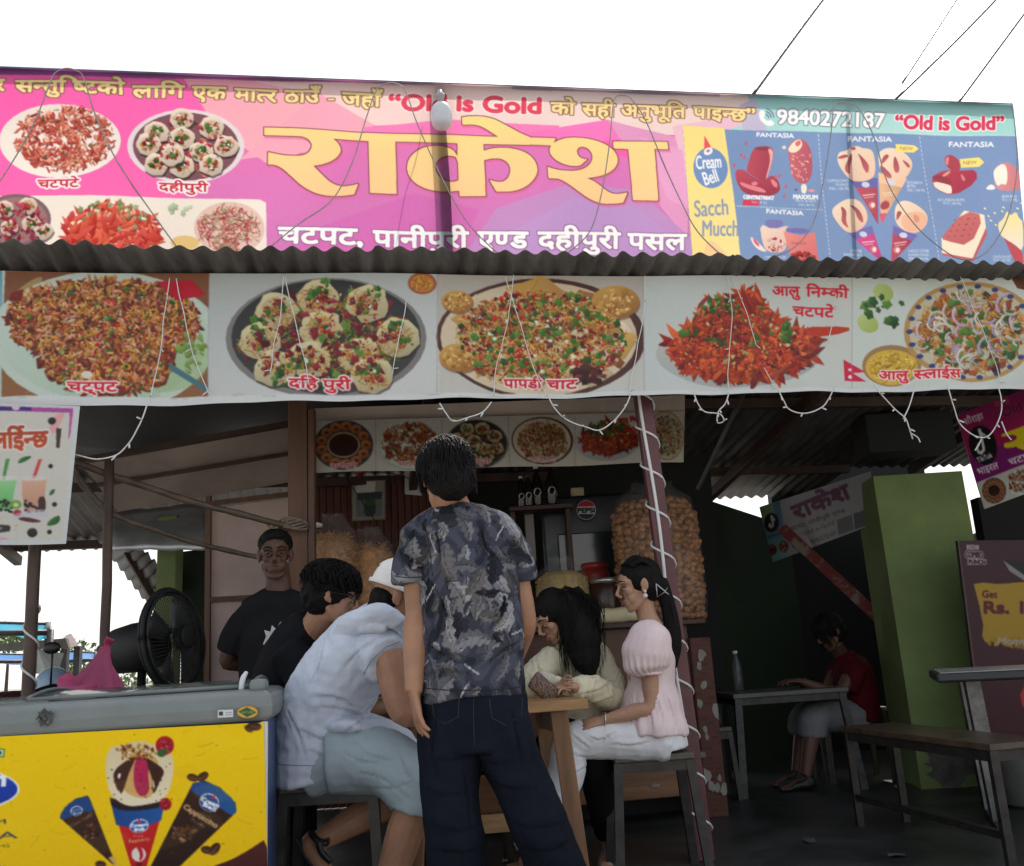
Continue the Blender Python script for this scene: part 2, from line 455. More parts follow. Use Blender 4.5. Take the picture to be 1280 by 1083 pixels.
        s.bits(x, y, r * .5, r * .4, 3, 'leaf', [(60, 110, 40), (40, 85, 30)], r * .22)
        s.bits(x, y, r * .4, r * .3, 2, 'chunk', [(240, 235, 225)], r * .15)
    def build(s, name, m, parent=None, disp=None, h=.0, keep=None, gain=1., grain=5., fade=0., soft=.35, sat=1.):
        a = s.a + np.random.RandomState(5).randn(*s.a.shape[:2], 1) * grain
        a = np.clip(a, 0, 255).reshape(s.H, s.ss, s.W, s.ss, 3).mean((1, 3)) * (1 - fade) + fade * np.array([236, 232, 234.])  # a pale veil of haze and fading mixed into the print colours
        if soft: a = a * (1 - soft) + soft * .25 * (np.roll(a, 1, 0) + np.roll(a, -1, 0) + np.roll(a, 1, 1) + np.roll(a, -1, 1))
        # grid vertices are bilinear in the sheet's own corners, colours are looked up at their place on the sheet
        tl, tr, br, bl = s.q
        nx, ny = s.W, s.H; U, V = np.meshgrid(np.linspace(0, 1, nx), np.linspace(0, 1, ny))
        Q = (tl * ((1 - U) * (1 - V))[..., None] + tr * (U * (1 - V))[..., None] + br * (U * V)[..., None] + bl * ((1 - U) * V)[..., None])
        ci = np.clip((Q[..., 0] - s.u0) / s.res, 0, nx - 1.001); ri = np.clip((s.v1 - Q[..., 1]) / s.res, 0, ny - 1.001)
        ci0, ri0 = ci.astype(int), ri.astype(int); fx, fy = (ci - ci0)[..., None], (ri - ri0)[..., None]
        g = lambda r, c_: a[np.minimum(r, ny - 1), np.minimum(c_, nx - 1)]
        colr = (g(ri0, ci0) * (1 - fx) + g(ri0, ci0 + 1) * fx) * (1 - fy) + (g(ri0 + 1, ci0) * (1 - fx) + g(ri0 + 1, ci0 + 1) * fx) * fy
        if sat != 1: g_ = colr.mean(2, keepdims=True); colr = np.clip(g_ + (colr - g_) * sat, 0, 255)
        colr = srgb(colr) * gain
        hh = np.full(U.shape, h) + (disp(Q[..., 0], Q[..., 1], U, V) if disp else 0)
        o, u, v, n = [np.array(q) for q in (s.pl.o, s.pl.u, s.pl.v, s.pl.n)]
        P = o + Q[..., :1] * u + Q[..., 1:] * v + hh[..., None] * n
        idx = np.arange(nx * ny).reshape(ny, nx)
        F = np.stack([idx[:-1, :-1], idx[1:, :-1], idx[1:, 1:], idx[:-1, 1:]], -1).reshape(-1, 4)
        if keep is not None:
            kk = keep(U, V)[:-1, :-1].reshape(-1); F = F[kk]
        me = bpy.data.meshes.new(name); me.vertices.add(nx * ny); me.vertices.foreach_set('co', P.ravel())
        nf = len(F); me.loops.add(nf * 4); me.loops.foreach_set('vertex_index', F.ravel().astype(np.int32))
        me.polygons.add(nf); me.polygons.foreach_set('loop_start', np.arange(nf, dtype=np.int32) * 4)
        me.update(calc_edges=True)
        at = me.color_attributes.new('Col', 'FLOAT_COLOR', 'POINT')
        at.data.foreach_set('color', np.concatenate([colr.reshape(-1, 3), np.ones((nx * ny, 1))], 1).ravel().astype(np.float32))
        me.validate()
        return link(name, me, m, parent)
# ================================================================ the printed sheets
M_top = mat_print('vinyl_top_banner', .5, transl=.7, bump=.1)
M_prn = mat_print('vinyl_print', .42, bump=.45)
M_prn2 = mat_print('paper_print', .5, bump=.1)
def Z(ox, oy, k, pts): return [(ox + x / k, oy + y / k) for x, y in pts]
RICE = [(196, 128, 66), (206, 146, 84), (176, 92, 44), (160, 84, 42), (128, 62, 34), (170, 98, 52), (112, 50, 30), (185, 120, 66), (140, 52, 32), (96, 44, 28)]
RED = [(160, 30, 28), (135, 26, 30), (185, 50, 30), (112, 20, 26)]
GRN = [(70, 110, 42), (48, 88, 36), (92, 130, 52)]
SEV = [(205, 150, 62), (185, 125, 48), (222, 176, 92)]
FRY = [(186, 74, 34), (164, 56, 30), (206, 96, 44), (140, 42, 26), (196, 82, 40), (176, 60, 28)]
CRM = [(232, 220, 190), (240, 232, 212), (214, 196, 158)]
def dish_rice(cv, cx, cy, rx, ry, pale=(206, 216, 208), plate=1.15, wash=0, n=900, rim=None):
    w_ = lambda pal: [tuple(int(v + (255 - v) * wash) for v in c) for c in pal]
    cv.ell(cx, cy + ry * .08, rx * plate, ry * plate, pale, 1, ((170, 180, 176), (.3, .7)))
    cv.ell(cx, cy + ry * .08, rx * plate * .9, ry * plate * .9, [v + 8 for v in pale], 1, None)
    cv.bits(cx, cy, rx * .93, ry * .93, 60, 'chunk', w_(RICE), rx * .16)
    cv.bits(cx, cy, rx, ry, n // 2, 'grain', w_(RICE), rx * .06)
    cv.bits(cx, cy, rx * .9, ry * .85, 40, 'chunk', w_(RED), rx * .07)
    cv.bits(cx, cy, rx, ry, n, 'grain', w_(RICE + SEV), rx * .05)
    cv.bits(cx, cy, rx * .85, ry * .85, 40, 'leaf', w_(GRN), rx * .03)
    cv.bits(cx, cy, rx * .9, ry * .9, 20, 'chunk', w_(RED + SEV), rx * .05)
    cv.bits(cx, cy, rx, ry, n // 2, 'dot', w_([(206, 150, 90), (90, 34, 24), (150, 40, 30), (220, 180, 120), (70, 90, 40)]), rx * .016, power=.6)
    cv.bits(cx, cy, rx, ry, n // 3, 'grain', w_(RICE), rx * .045)
def dish_puri(cv, cx, cy, rx, ry, pos=None, r=None, rim=(38, 36, 36), wash=0, pale=(226, 214, 170)):
    cv.ell(cx, cy + ry * .03, rx * 1.06, ry * 1.06, (120, 118, 114), 1); cv.ell(cx, cy, rx, ry, rim, 1, ((60, 56, 54), (.2, .8)))
    if wash: cv.ell(cx, cy, rx * .95, ry * .95, (150, 90, 90))
    cv.bits(cx, cy, rx * .88, ry * .86, 90, 'chunk', [(110, 24, 30), (90, 20, 30), (80, 30, 24), (120, 60, 40)], rx * .08)
    cv.bits(cx, cy, rx * .86, ry * .84, 90, 'leaf', GRN, rx * .05); cv.bits(cx, cy, rx * .86, ry * .84, 120, 'noodle', SEV, rx * .05)
    if pos is None:
        pos = [(cx + rx * .68 * cos(a), cy + ry * .68 * sin(a)) for a in np.linspace(.3, 2 * pi + .3, 9)[:-1]] + [(cx - rx * .1, cy - ry * .1), (cx + rx * .22, cy + ry * .22)]
    for x, y in pos: cv.puri(x, y, r or rx * .25, pale=pale)
    for x, y in pos:
        R = (r or rx * .25); a = cv.rng.rand() * 6
        cv.bits(x + R * .5 * cos(a), y + R * .5 * sin(a), R * .7, R * .5, 16, 'noodle', SEV, R * .2); cv.bits(x + R * .6 * cos(a + 2), y + R * .6 * sin(a + 2), R * .4, R * .3, 6, 'leaf', GRN, R * .16); cv.bits(x, y, R * .8, R * .7, 14, 'dot', [(150, 40, 30), (206, 150, 60), (120, 30, 40), (90, 110, 50)], R * .06)
    cv.bits(cx, cy, rx * .75, ry * .7, 60, 'noodle', SEV, rx * .05); cv.bits(cx, cy, rx * .8, ry * .75, 60, 'chunk', [(110, 16, 36), (90, 14, 34), (130, 30, 40)], rx * .05); cv.bits(cx, cy, rx * .75, ry * .7, 40, 'chunk', [(140, 24, 40), (110, 20, 40), (160, 60, 36)], rx * .03); cv.bits(cx, cy, rx * .8, ry * .75, 160, 'dot', SEV + RED, rx * .014)
def dish_mixed(cv, cx, cy, rx, ry, rim=(70, 40, 32), inner=(212, 196, 170)):
    cv.ell(cx, cy, rx, ry, rim); cv.ell(cx - rx * .02, cy, rx * .94, ry * .94, inner)
    cv.bits(cx, cy, rx * .82, ry * .82, 60, 'chunk', [(206, 168, 96), (190, 150, 90), (226, 210, 180), (150, 100, 60)], rx * .15)
    cv.bits(cx, cy, rx * .8, ry * .8, 420, 'chunk', RED + [(96, 30, 50), (226, 214, 196), (120, 60, 36), (150, 90, 50), (190, 150, 90)], rx * .042)
    cv.bits(cx, cy, rx * .8, ry * .8, 620, 'noodle', SEV + [(232, 206, 140)], rx * .045)
    cv.bits(cx, cy, rx * .8, ry * .78, 90, 'leaf', GRN, rx * .038); cv.bits(cx, cy, rx * .78, ry * .78, 120, 'chunk', RED + [(110, 30, 60), (236, 230, 220)], rx * .032); cv.bits(cx, cy, rx * .82, ry * .8, 420, 'dot', SEV + RED + [(236, 226, 200), (70, 40, 24)], rx * .014)
def dish_fries(cv, cx, cy, rx, ry, plate=True, n=170):
    if plate: cv.ell(cx - rx * .05, cy + ry * .2, rx * 1.0, ry * .95, (196, 196, 190), 1, ((160, 164, 160), (.3, .7)))
    F2 = FRY + [(160, 70, 36), (140, 60, 34), (206, 100, 50), (110, 30, 20)]
    cv.bits(cx, cy + ry * .15, rx * .78, ry * .62, 110, 'chunk', [(110, 26, 16), (130, 40, 20), (90, 24, 16)], rx * .15)
    cv.bits(cx, cy, rx * .9, ry * .84, n, 'strip', F2, rx * .17)
    cv.bits(cx, cy - ry * .2, rx * .8, ry * .5, n // 3, 'leaf', GRN, rx * .06)
    cv.bits(cx, cy + ry * .05, rx * .82, ry * .72, n, 'strip', F2, rx * .14); cv.bits(cx, cy, rx * .8, ry * .7, n, 'chunk', F2, rx * .05)
    cv.bits(cx, cy - ry * .1, rx * .7, ry * .6, 26, 'chunk', [(206, 190, 130), (190, 170, 110)], rx * .045)
    cv.bits(cx, cy - ry * .42, rx * .7, ry * .35, 44, 'leaf', GRN, rx * .06); cv.bits(cx, cy, rx * .85, ry * .8, n, 'dot', [(230, 130, 80), (100, 26, 16), (206, 160, 90), (220, 90, 60)], rx * .014)
def dish_onion(cv, cx, cy, rx, ry, rim=(176, 140, 84)):
    cv.ell(cx, cy, rx * 1.06, ry * 1.06, rim); cv.ell(cx, cy, rx * .98, ry * .98, (196, 190, 168))
    cv.bits(cx, cy, rx * .88, ry * .86, 160, 'chunk', RICE + [(120, 90, 40), (60, 60, 40)], rx * .1)
    cv.bits(cx, cy, rx * .86, ry * .84, 300, 'noodle', SEV, rx * .09); cv.bits(cx, cy, rx * .84, ry * .84, 60, 'leaf', GRN, rx * .07)
    cv.bits(cx, cy, rx * .84, ry * .82, 60, 'ring', [(206, 200, 190), (190, 170, 190), (220, 214, 204)], rx * .14)
def dish_panipuri(cv, cx, cy, rx, ry):
    cv.ell(cx, cy, rx, ry, (58, 60, 66)); n = 13
    for i in range(n):
        a = 2 * pi * i / n; x, y = cx + rx * .76 * cos(a), cy + ry * .76 * sin(a)
        cv.ell(x, y, rx * .19, ry * .19, (206, 140, 84), 1, ((140, 76, 40), (.3, .8))); cv.ell(x, y, rx * .07, ry * .06, (90, 40, 24))
    cv.ell(cx, cy, rx * .55, ry * .52, (196, 170, 130)); cv.ell(cx, cy, rx * .5, ry * .46, (70, 32, 20), 1, ((40, 18, 12), (0, 1)))

# ---------------------------------------------------------------- upper banner
UBP = Plane(F0 - FN * .22, FU)
UB = Canvas(UBP, [(-120, 80), (1266, 131), (1288, 352), (-120, 338)], .0036, (250, 92, 172), ss=2)
cv = UB
cv.poly([(-130, 60), (460, 60), (460, 345), (-130, 345)], (252, 86, 170), 1, ((246, 112, 178), (.5, .5)))
# the low-poly pattern of the print
def tri(p, c, a=1., g=None): cv.poly(p, c, a, g)
tri([(225, 250), (345, 140), (480, 120), (640, 140), (860, 230), (870, 350), (300, 350)], (240, 110, 180), 1, ((200, 120, 186), (.3, .8)))
tri([(215, 78), (420, 78), (455, 152), (340, 210), (270, 160), (245, 120)], (248, 158, 178), 1, ((250, 178, 186), (1, .2)))
tri([(300, 200), (420, 100), (470, 155), (400, 190)], (250, 166, 186))
tri([(265, 92), (440, 78), (950, 100), (950, 150), (860, 170), (700, 165), (600, 150), (470, 156), (400, 118)], (246, 202, 198), 1, ((240, 214, 208), (1, .3)))
tri([(560, 128), (700, 110), (940, 150), (930, 170), (690, 172), (640, 170)], (242, 214, 208))
tri([(455, 158), (560, 150), (700, 158), (690, 176), (460, 172)], (250, 124, 186))
tri([(640, 170), (760, 150), (800, 172), (700, 182)], (250, 116, 186))
tri([(760, 150), (860, 178), (860, 300), (815, 245), (780, 180)], (226, 150, 194))
tri([(840, 160), (950, 140), (930, 240), (860, 240)], (238, 190, 206))
tri([(800, 172), (853, 190), (862, 262), (835, 250)], (230, 160, 200))
tri([(560, 350), (620, 262), (720, 228), (800, 240), (866, 300), (866, 350)], (196, 134, 190), 1, ((190, 144, 200), (.5, .5)))
tri([(640, 290), (720, 246), (800, 262), (866, 320), (866, 350), (600, 350)], (188, 146, 204), .8)
tri([(335, 345), (400, 285), (520, 240), (600, 262), (560, 345)], (214, 104, 180), .85)
tri([(-130, 70), (500, 88), (640, 108), (300, 101), (-130, 90)], (120, 44, 126), 1, ((196, 120, 160), (1, 0)))
tri([(640, 108), (900, 118), (900, 122), (640, 112)], (180, 150, 166))
tri([(935, 118), (1290, 130), (1290, 175), (905, 165), (945, 150)], (150, 208, 208), 1, ((186, 226, 220), (.6, .5)))
tri([(925, 132), (945, 122), (960, 166), (930, 166)], (196, 186, 212))
tri([(1120, 124), (1270, 130), (1272, 170), (1180, 168)], (150, 212, 208), .6)
# price panel
tri([(853, 161), (1290, 172), (1300, 360), (868, 360)], (118, 146, 190), 1, ((126, 150, 192), (.5, .5)))
tri([(853, 159), (906, 161), (929, 352), (868, 352)], (250, 222, 128), 1, ((248, 226, 150), (.3, .7)))
def Zc(k, ox, oy): return lambda *p: [(ox + x / k, oy + y / k) for x, y in p]
z4, z5, z6 = Zc(6.017, 860, 150), Zc(6.014, 1020, 150), Zc(6.37, 1140, 160)
def P1(z, x, y): return z((x, y))[0]
# round emblem with the two words
c_ = P1(z4, 168, 370); cv.ell(c_[0], c_[1], 21.5, 25.5, (110, 142, 190), rot=-.15)
cv.poly(z4((122, 125), (172, 210), (118, 250)), (236, 84, 92)); cv.ell(*P1(z4, 150, 245), 6, 4.4, (245, 240, 240), rot=-.5); cv.ell(*P1(z4, 150, 242), 2.6, 1.6, (120, 140, 180), rot=-.5)
cv.text('Cream', P1(z4, 62, 380), P1(z4, 250, 365), 17, (248, 248, 248), bold=.4, shear=0)
cv.text('Bell', P1(z4, 130, 500), P1(z4, 232, 468), 17, (248, 248, 248), bold=.4)
cv.text('Sacch', P1(z4, 52, 735), P1(z4, 298, 722), 21, (138, 150, 176), bold=.3); cv.text('Mucch', P1(z4, 108, 880), P1(z4, 372, 882), 20, (138, 150, 176), bold=.3)
cv.poly(z4((120, 960), (160, 900), (260, 980), (330, 1090), (120, 1090)), (250, 196, 150), .7, sm=2)
for a, b in (((520, 128), (800, 138)), ((590, 708), (875, 716))): cv.text('FANTASIA', P1(z4, *a), P1(z4, *b), 5.6, (240, 244, 248), bold=.35)
cv.text('FANTASIA', P1(z5, 246, 160), P1(z5, 572, 168), 6.4, (240, 244, 248), bold=.35); cv.text('FANTASIA', P1(z6, 306, 145), P1(z6, 652, 156), 6.4, (240, 244, 248), bold=.35)
for a, b in ((P1(z4, 985, 110), P1(z4, 1075, 1060)), (P1(z4, 365, 660), P1(z4, 1030, 672)), (P1(z5, 785, 125), P1(z5, 930, 1080))):
    n = 60
    for i in range(n):
        if i % 2 == 0: cv.line([(a[0] + (b[0] - a[0]) * i / n, a[1] + (b[1] - a[1]) * i / n), (a[0] + (b[0] - a[0]) * (i + 1) / n, a[1] + (b[1] - a[1]) * (i + 1) / n)], .9, (214, 224, 236))
CH, CHD = (196, 76, 92), (150, 50, 70)
def pz(z, pts, c, g=None, sm=2, al=1.): cv.poly(z(*pts), c, al, g, sm=sm)
# splash bar
pz(z4, [(350, 380), (420, 380), (470, 430), (560, 470), (640, 410), (690, 470), (700, 540), (620, 580), (500, 585), (410, 560), (360, 480)], CH, (CHD, (.3, .8)))
for q in ([(380, 470), (460, 500), (560, 520), (600, 560), (500, 545), (400, 510)], [(620, 440), (680, 480), (670, 520), (630, 490)], [(470, 480), (520, 470), (520, 500), (480, 505)]): pz(z4, q, (232, 130, 140))
pz(z4, [(490, 215), (540, 200), (620, 200), (650, 240), (640, 300), (590, 465), (520, 455), (440, 400), (440, 370)], (200, 80, 92), ((166, 60, 80), (1, .4)))
pz(z4, [(600, 210), (645, 230), (640, 300), (590, 460), (585, 440), (625, 300)], (240, 170, 160)); pz(z4, [(500, 215), (560, 203), (610, 205), (600, 235), (540, 235)], (140, 60, 70))
for x, y in ((440, 180), (400, 270), (425, 290), (345, 350), (660, 430), (690, 425), (740, 500), (730, 575)): cv.ell(*P1(z4, x, y), 1.6, 2.6, (206, 90, 110), rot=.4)
cv.text('CENTRETREAT', P1(z4, 412, 604), P1(z4, 648, 606), 4.6, (246, 246, 246), bold=.5); pz(z4, [(410, 612), (540, 612), (530, 655), (405, 655)], (210, 60, 80), sm=0); cv.text('₹30 | 70 ML', P1(z4, 475, 636), P1(z4, 595, 638), 2.6, (236, 238, 244), bold=.2)
# stick bar
pz(z4, [(760, 200), (800, 150), (860, 140), (920, 190), (945, 280), (945, 400), (910, 470), (850, 478), (790, 430), (770, 330), (755, 240)], (206, 104, 112), ((180, 84, 100), (1, .3)))
pz(z4, [(750, 225), (800, 160), (850, 142), (870, 190), (830, 240), (780, 250)], (246, 224, 196)); pz(z4, [(805, 170), (850, 150), (855, 185), (820, 205)], (214, 110, 110))
for _ in range(46): cv.ell(*P1(z4, 780 + RNG.random() * 150, 250 + RNG.random() * 200), .8, .7, (240, 214, 190))
pz(z4, [(858, 478), (905, 478), (900, 550), (862, 550)], (244, 232, 212), sm=1); pz(z4, [(705, 205), (735, 190), (745, 215), (720, 225)], (240, 210, 190)); cv.ell(*P1(z4, 820, 522), 2, 1.4, (150, 60, 110)); cv.ell(*P1(z4, 940, 527), 4, 1.8, (240, 150, 150))
cv.text('MAXXUM', P1(z4, 800, 590), P1(z4, 985, 592), 5.4, (246, 246, 246), bold=.5); cv.text('FRUIT & NUT', P1(z4, 818, 614), P1(z4, 972, 618), 3.4, (226, 232, 240), bold=.1); cv.text('₹60 | 80 ML', P1(z4, 840, 642), P1(z4, 962, 646), 2.6, (230, 236, 244), bold=.15)
# two tubs
pz(z4, [(580, 755), (720, 755), (715, 800), (640, 830), (585, 800)], (122, 118, 178), sm=1); pz(z4, [(740, 815), (910, 815), (900, 860), (750, 850)], (118, 110, 176), sm=1)
pz(z4, [(535, 785), (640, 830), (770, 790), (730, 830), (750, 960), (700, 1005), (600, 1000), (560, 940)], (244, 216, 196), ((236, 190, 176), (.5, .7)), sm=1)
pz(z4, [(460, 880), (510, 910), (560, 960), (600, 1000), (540, 990), (490, 950)], (246, 226, 210)); pz(z4, [(480, 890), (530, 930), (540, 965), (500, 940)], (230, 90, 130))
pz(z4, [(720, 840), (850, 870), (960, 845), (985, 1075), (780, 1075)], (236, 144, 136), ((220, 110, 110), (.5, .6)), sm=0)
for i in range(14): cv.bits(*P1(z4, 860, 1030), 15, 6, 3, 'chunk', [(170, 50, 50), (196, 80, 70)], 3)
cv.bits(*P1(z4, 650, 940), 13, 8, 16, 'chunk', [(240, 190, 180), (250, 236, 220), (190, 70, 80)], 3); cv.text('CREME CUP', P1(z4, 575, 1046), P1(z4, 735, 1050), 3, (236, 240, 246)); cv.text('CHOCO', P1(z4, 780, 940), P1(z4, 890, 940), 3, (150, 60, 70))
# four cones
def cone(z, top, tip, paper, band, swirl, sauce):
    (l, r) = top; pz(z, [l, r, tip], paper, (tuple(int(v * .8) for v in paper), (1, .2)), sm=0)
    m = lambda a, b, t: (a[0] + (b[0] - a[0]) * t, a[1] + (b[1] - a[1]) * t)
    pz(z, [l, r, m(r, tip, .2), m(l, tip, .2)], band, sm=0); c = m(m(l, r, .5), tip, .14); cv.ell(*P1(z, *c), 5, 3.4, (206, 214, 232), rot=.2)
    t = m(m(l, r, .5), tip, .36); cv.line(z((t[0] - 45, t[1] + 5), (t[0] + 45, t[1] - 5)), 1.2, (244, 214, 190)); cv.line(z((t[0] - 35, t[1] + 22), (t[0] + 35, t[1] + 14)), .8, (244, 214, 190))
    t = m(m(l, r, .5), tip, .58); cv.ell(*P1(z, *t), 4.5, 4.5, (206, 120, 120)); cv.ell(*P1(z, t[0] + 5, t[1]), 2.4, 3, (244, 226, 214))
    pz(z, swirl, (246, 226, 200), ((240, 200, 172), (.6, .7)))
    for q in sauce: pz(z, q, (166, 74, 84), ((190, 100, 100), (0, 1)))
cone(z5, ((255, 440), (465, 440)), (478, 785), (206, 90, 112), (108, 100, 168), [(170, 240), (240, 230), (270, 200), (320, 195), (350, 215), (420, 220), (445, 290), (450, 400), (420, 450), (340, 468), (260, 455), (170, 330)], ([(270, 240), (280, 290), (260, 350), (265, 420), (215, 370), (250, 290)], [(310, 240), (370, 300), (405, 350), (390, 415), (355, 360), (340, 300)], [(170, 275), (230, 255), (260, 275), (180, 295)], [(265, 205), (300, 200), (305, 225), (270, 230)]))
cone(z5, ((470, 400), (690, 440)), (500, 780), (240, 190, 150), (244, 196, 160), [(465, 260), (500, 225), (560, 210), (640, 230), (700, 270), (740, 330), (700, 420), (640, 460), (560, 450), (480, 390)], ([(480, 330), (580, 420), (560, 450), (490, 400)], [(590, 250), (640, 370), (610, 410), (580, 370)], [(520, 260), (560, 270), (500, 340), (485, 320)], [(640, 290), (720, 340), (700, 370)]))
pz(z5, [(485, 700), (545, 700), (505, 780)], (216, 90, 112), sm=0); pz(z5, [(490, 620), (550, 605), (565, 660), (495, 680)], (166, 70, 76))
cone(z5, ((250, 850), (430, 790)), (525, 1075), (244, 84, 160), (116, 110, 176), [(115, 680), (180, 620), (250, 588), (330, 600), (390, 680), (400, 760), (340, 830), (250, 855), (170, 780)], ([(190, 640), (240, 680), (230, 760), (260, 820), (195, 770), (205, 700)], [(250, 630), (320, 660), (360, 720), (365, 780), (320, 740), (300, 680)]))
cone(z5, ((590, 790), (770, 870)), (575, 1080), (196, 76, 100), (116, 104, 172), [(600, 640), (660, 600), (740, 620), (842, 700), (842, 790), (760, 860), (660, 830), (600, 760)], ([(615, 680), (660, 690), (630, 740), (612, 760)], [(740, 700), (790, 740), (770, 780), (740, 760)]))
pz(z5, [(640, 720), (760, 680), (842, 720), (830, 800), (740, 850), (660, 820)], (240, 176, 140), al=.7)
for z, p in ((z5, [(600, 185), (745, 190), (780, 215), (740, 245), (605, 245)]), (z6, [(390, 245), (540, 235), (580, 275), (540, 310), (400, 315)])): pz(z, p, (250, 226, 120), sm=0)
cv.text('NEW', P1(z5, 635, 228), P1(z5, 735, 230), 4.6, (140, 130, 90)); cv.text('NEW', P1(z6, 420, 290), P1(z6, 522, 286), 4.6, (140, 130, 90))
for z, L in ((z5, [('CAPPUCCINO', 95, 245, 462), ('TRUFFLE', 150, 245, 492), ('₹40 | 100 ML', 108, 255, 522), ('BOURBON', 690, 805, 478), ('BITES', 690, 755, 506), ('₹50 | 100 ML', 692, 828, 536), ('CREME', 268, 355, 988), ('RASPBERRY', 218, 360, 1018), ('₹40 | 100 ML', 218, 362, 1048), ('CHOCO COFFEE', 700, 850, 994), ('ALMOND FUDGE', 700, 850, 1024), ('₹40 | 100 ML', 705, 850, 1054)]),
             (z6, [('BOURBON BITES', 212, 425, 584), ('₹10 | 50 ML', 252, 398, 612), ('BON BON', 728, 842, 552), ('₹15 | 15 ML', 728, 850, 580), ('CHOCKKEZ', 652, 795, 1036), ('₹10 | 50 ML', 655, 790, 1064)])):
    for t, a, b, y in L: cv.text(t, P1(z, a, y), P1(z, b, y + 3), 3.4, (234, 240, 246), bold=.15)
# bar, choc ball, ice cream sandwich, splash
pz(z6, [(165, 385), (270, 330), (400, 340), (520, 330), (525, 430), (330, 550), (180, 480)], (196, 66, 84), ((170, 54, 76), (1, .5)), sm=1); pz(z6, [(172, 420), (300, 450), (325, 470), (320, 540), (190, 480)], (246, 234, 214), sm=1); pz(z6, [(165, 385), (220, 365), (320, 410), (325, 455), (180, 412)], (150, 60, 70), sm=1)
pz(z6, [(270, 220), (330, 205), (395, 260), (390, 360), (330, 340), (275, 290)], (176, 66, 80)); pz(z6, [(280, 230), (310, 220), (300, 300), (275, 280)], (226, 130, 130)); pz(z6, [(250, 370), (320, 330), (310, 360), (260, 390)], (236, 160, 140)); pz(z6, [(390, 350), (440, 410), (410, 430)], (220, 130, 120))
pz(z6, [(660, 320), (740, 268), (830, 310), (880, 400), (880, 490), (770, 500), (680, 490), (655, 400)], (226, 150, 150), ((206, 120, 126), (1, .2))); pz(z6, [(655, 330), (730, 280), (765, 330), (765, 460), (720, 440), (690, 470), (655, 390)], (248, 240, 222)); pz(z6, [(585, 485), (640, 440), (680, 480), (640, 495)], (240, 240, 236))
pz(z6, [(235, 880), (420, 660), (585, 690), (600, 800), (490, 1055), (240, 1000)], (248, 232, 204), sm=0); pz(z6, [(235, 870), (425, 660), (585, 695), (470, 945), (250, 900)], (212, 116, 112), ((190, 92, 96), (.4, .7)), sm=1); pz(z6, [(600, 790), (605, 850), (495, 1062), (485, 1045)], (196, 90, 96), sm=0); pz(z6, [(240, 1000), (490, 1040), (490, 1065), (250, 1020)], (200, 96, 100), sm=0)
for i in range(4):
    for j in range(5): cv.ell(*P1(z6, 290 + j * 52 + i * 18 - 40 * (j > 2), 870 - i * 45 + j * 10 - j * 14), 1.1, .8, (150, 60, 70))
pz(z6, [(690, 760), (740, 720), (770, 650), (790, 700), (840, 660), (860, 720), (892, 740), (892, 1000), (820, 920), (720, 870)], (250, 228, 150), ((246, 236, 220), (0, 1)), sm=1); pz(z6, [(740, 870), (880, 980), (892, 1083), (830, 1083)], (196, 76, 84), sm=0)
for x, y in ((590, 640), (620, 700), (640, 735), (680, 770), (740, 630), (730, 660), (850, 640), (880, 600), (670, 675)): cv.ell(*P1(z6, x, y), 1.8, 1.0, (250, 236, 180), rot=.5)
pz(z6, [(820, 100), (845, 100), (892, 330), (892, 480), (850, 300)], (44, 74, 130), sm=0, al=.8)
# dishes at the left
cv.ell(76, 178, 76, 46, (232, 220, 206), 1, ((246, 234, 226), (.3, .7)))
W_ = .22
cv.bits(82, 175, 58, 38, 50, 'chunk', [(196, 90, 76), (176, 72, 64), (214, 120, 96)], 9); cv.bits(82, 175, 62, 41, 520, 'grain', [(206, 100, 80), (226, 140, 112), (180, 70, 64), (240, 176, 140), (196, 84, 70)], 4); cv.bits(80, 175, 54, 36, 60, 'chunk', [(190, 60, 60), (236, 150, 120), (120, 90, 60)], 4)
cv.ell(233, 184, 73, 46, (226, 214, 216)); cv.ell(233, 184, 66, 42, (120, 74, 84))
cv.bits(233, 184, 58, 36, 60, 'chunk', [(170, 60, 70), (120, 80, 60), (206, 120, 110)], 6)
for x, y in ((196, 166), (228, 150), (265, 160), (186, 182), (228, 173), (283, 183), (252, 190), (196, 207), (228, 208), (264, 206), (216, 194)): cv.puri(x, y, 15.5, pale=(244, 222, 200))
cv.bits(233, 184, 52, 32, 60, 'chunk', [(196, 50, 60), (180, 70, 70), (120, 120, 80)], 3)
cv.poly([(-130, 243), (325, 250), (333, 254), (334, 352), (-130, 352)], (240, 228, 214))
cv.ell(20, 276, 45, 33, (120, 90, 96)); cv.ell(19, 276, 41, 29, (150, 110, 110))
for x, y in ((6, 262), (36, 258), (12, 285), (40, 280), (56, 290), (-12, 275)): cv.puri(x, y, 12, pale=(240, 216, 196))
cv.bits(20, 278, 36, 25, 80, 'chunk', [(170, 40, 60), (190, 70, 80), (120, 40, 60)], 4)
cv.bits(142, 290, 60, 32, 60, 'chunk', [(190, 60, 50), (206, 80, 60)], 8); cv.bits(142, 290, 60, 32, 150, 'strip', [(226, 90, 66), (206, 66, 56), (236, 120, 86), (190, 60, 50)], 11); cv.bits(142, 272, 46, 18, 40, 'leaf', [(120, 140, 90), (150, 160, 110)], 4); cv.bits(142, 284, 50, 24, 30, 'chunk', [(236, 214, 170), (240, 150, 120)], 4); cv.bits(142, 296, 56, 22, 60, 'strip', [(226, 96, 70), (210, 70, 60)], 13)
cv.ell(287, 286, 44, 33, (226, 190, 176)); cv.bits(287, 286, 36, 27, 150, 'ring', [(206, 110, 110), (240, 220, 200), (190, 150, 120), (196, 70, 80)], 6); cv.bits(287, 286, 38, 28, 120, 'noodle', [(226, 160, 120), (190, 80, 80), (170, 170, 120)], 5)
cv.ell(232, 305, 18, 9, (226, 190, 120)); cv.bits(228, 264, 14, 10, 6, 'leaf', [(190, 206, 170)], 5)
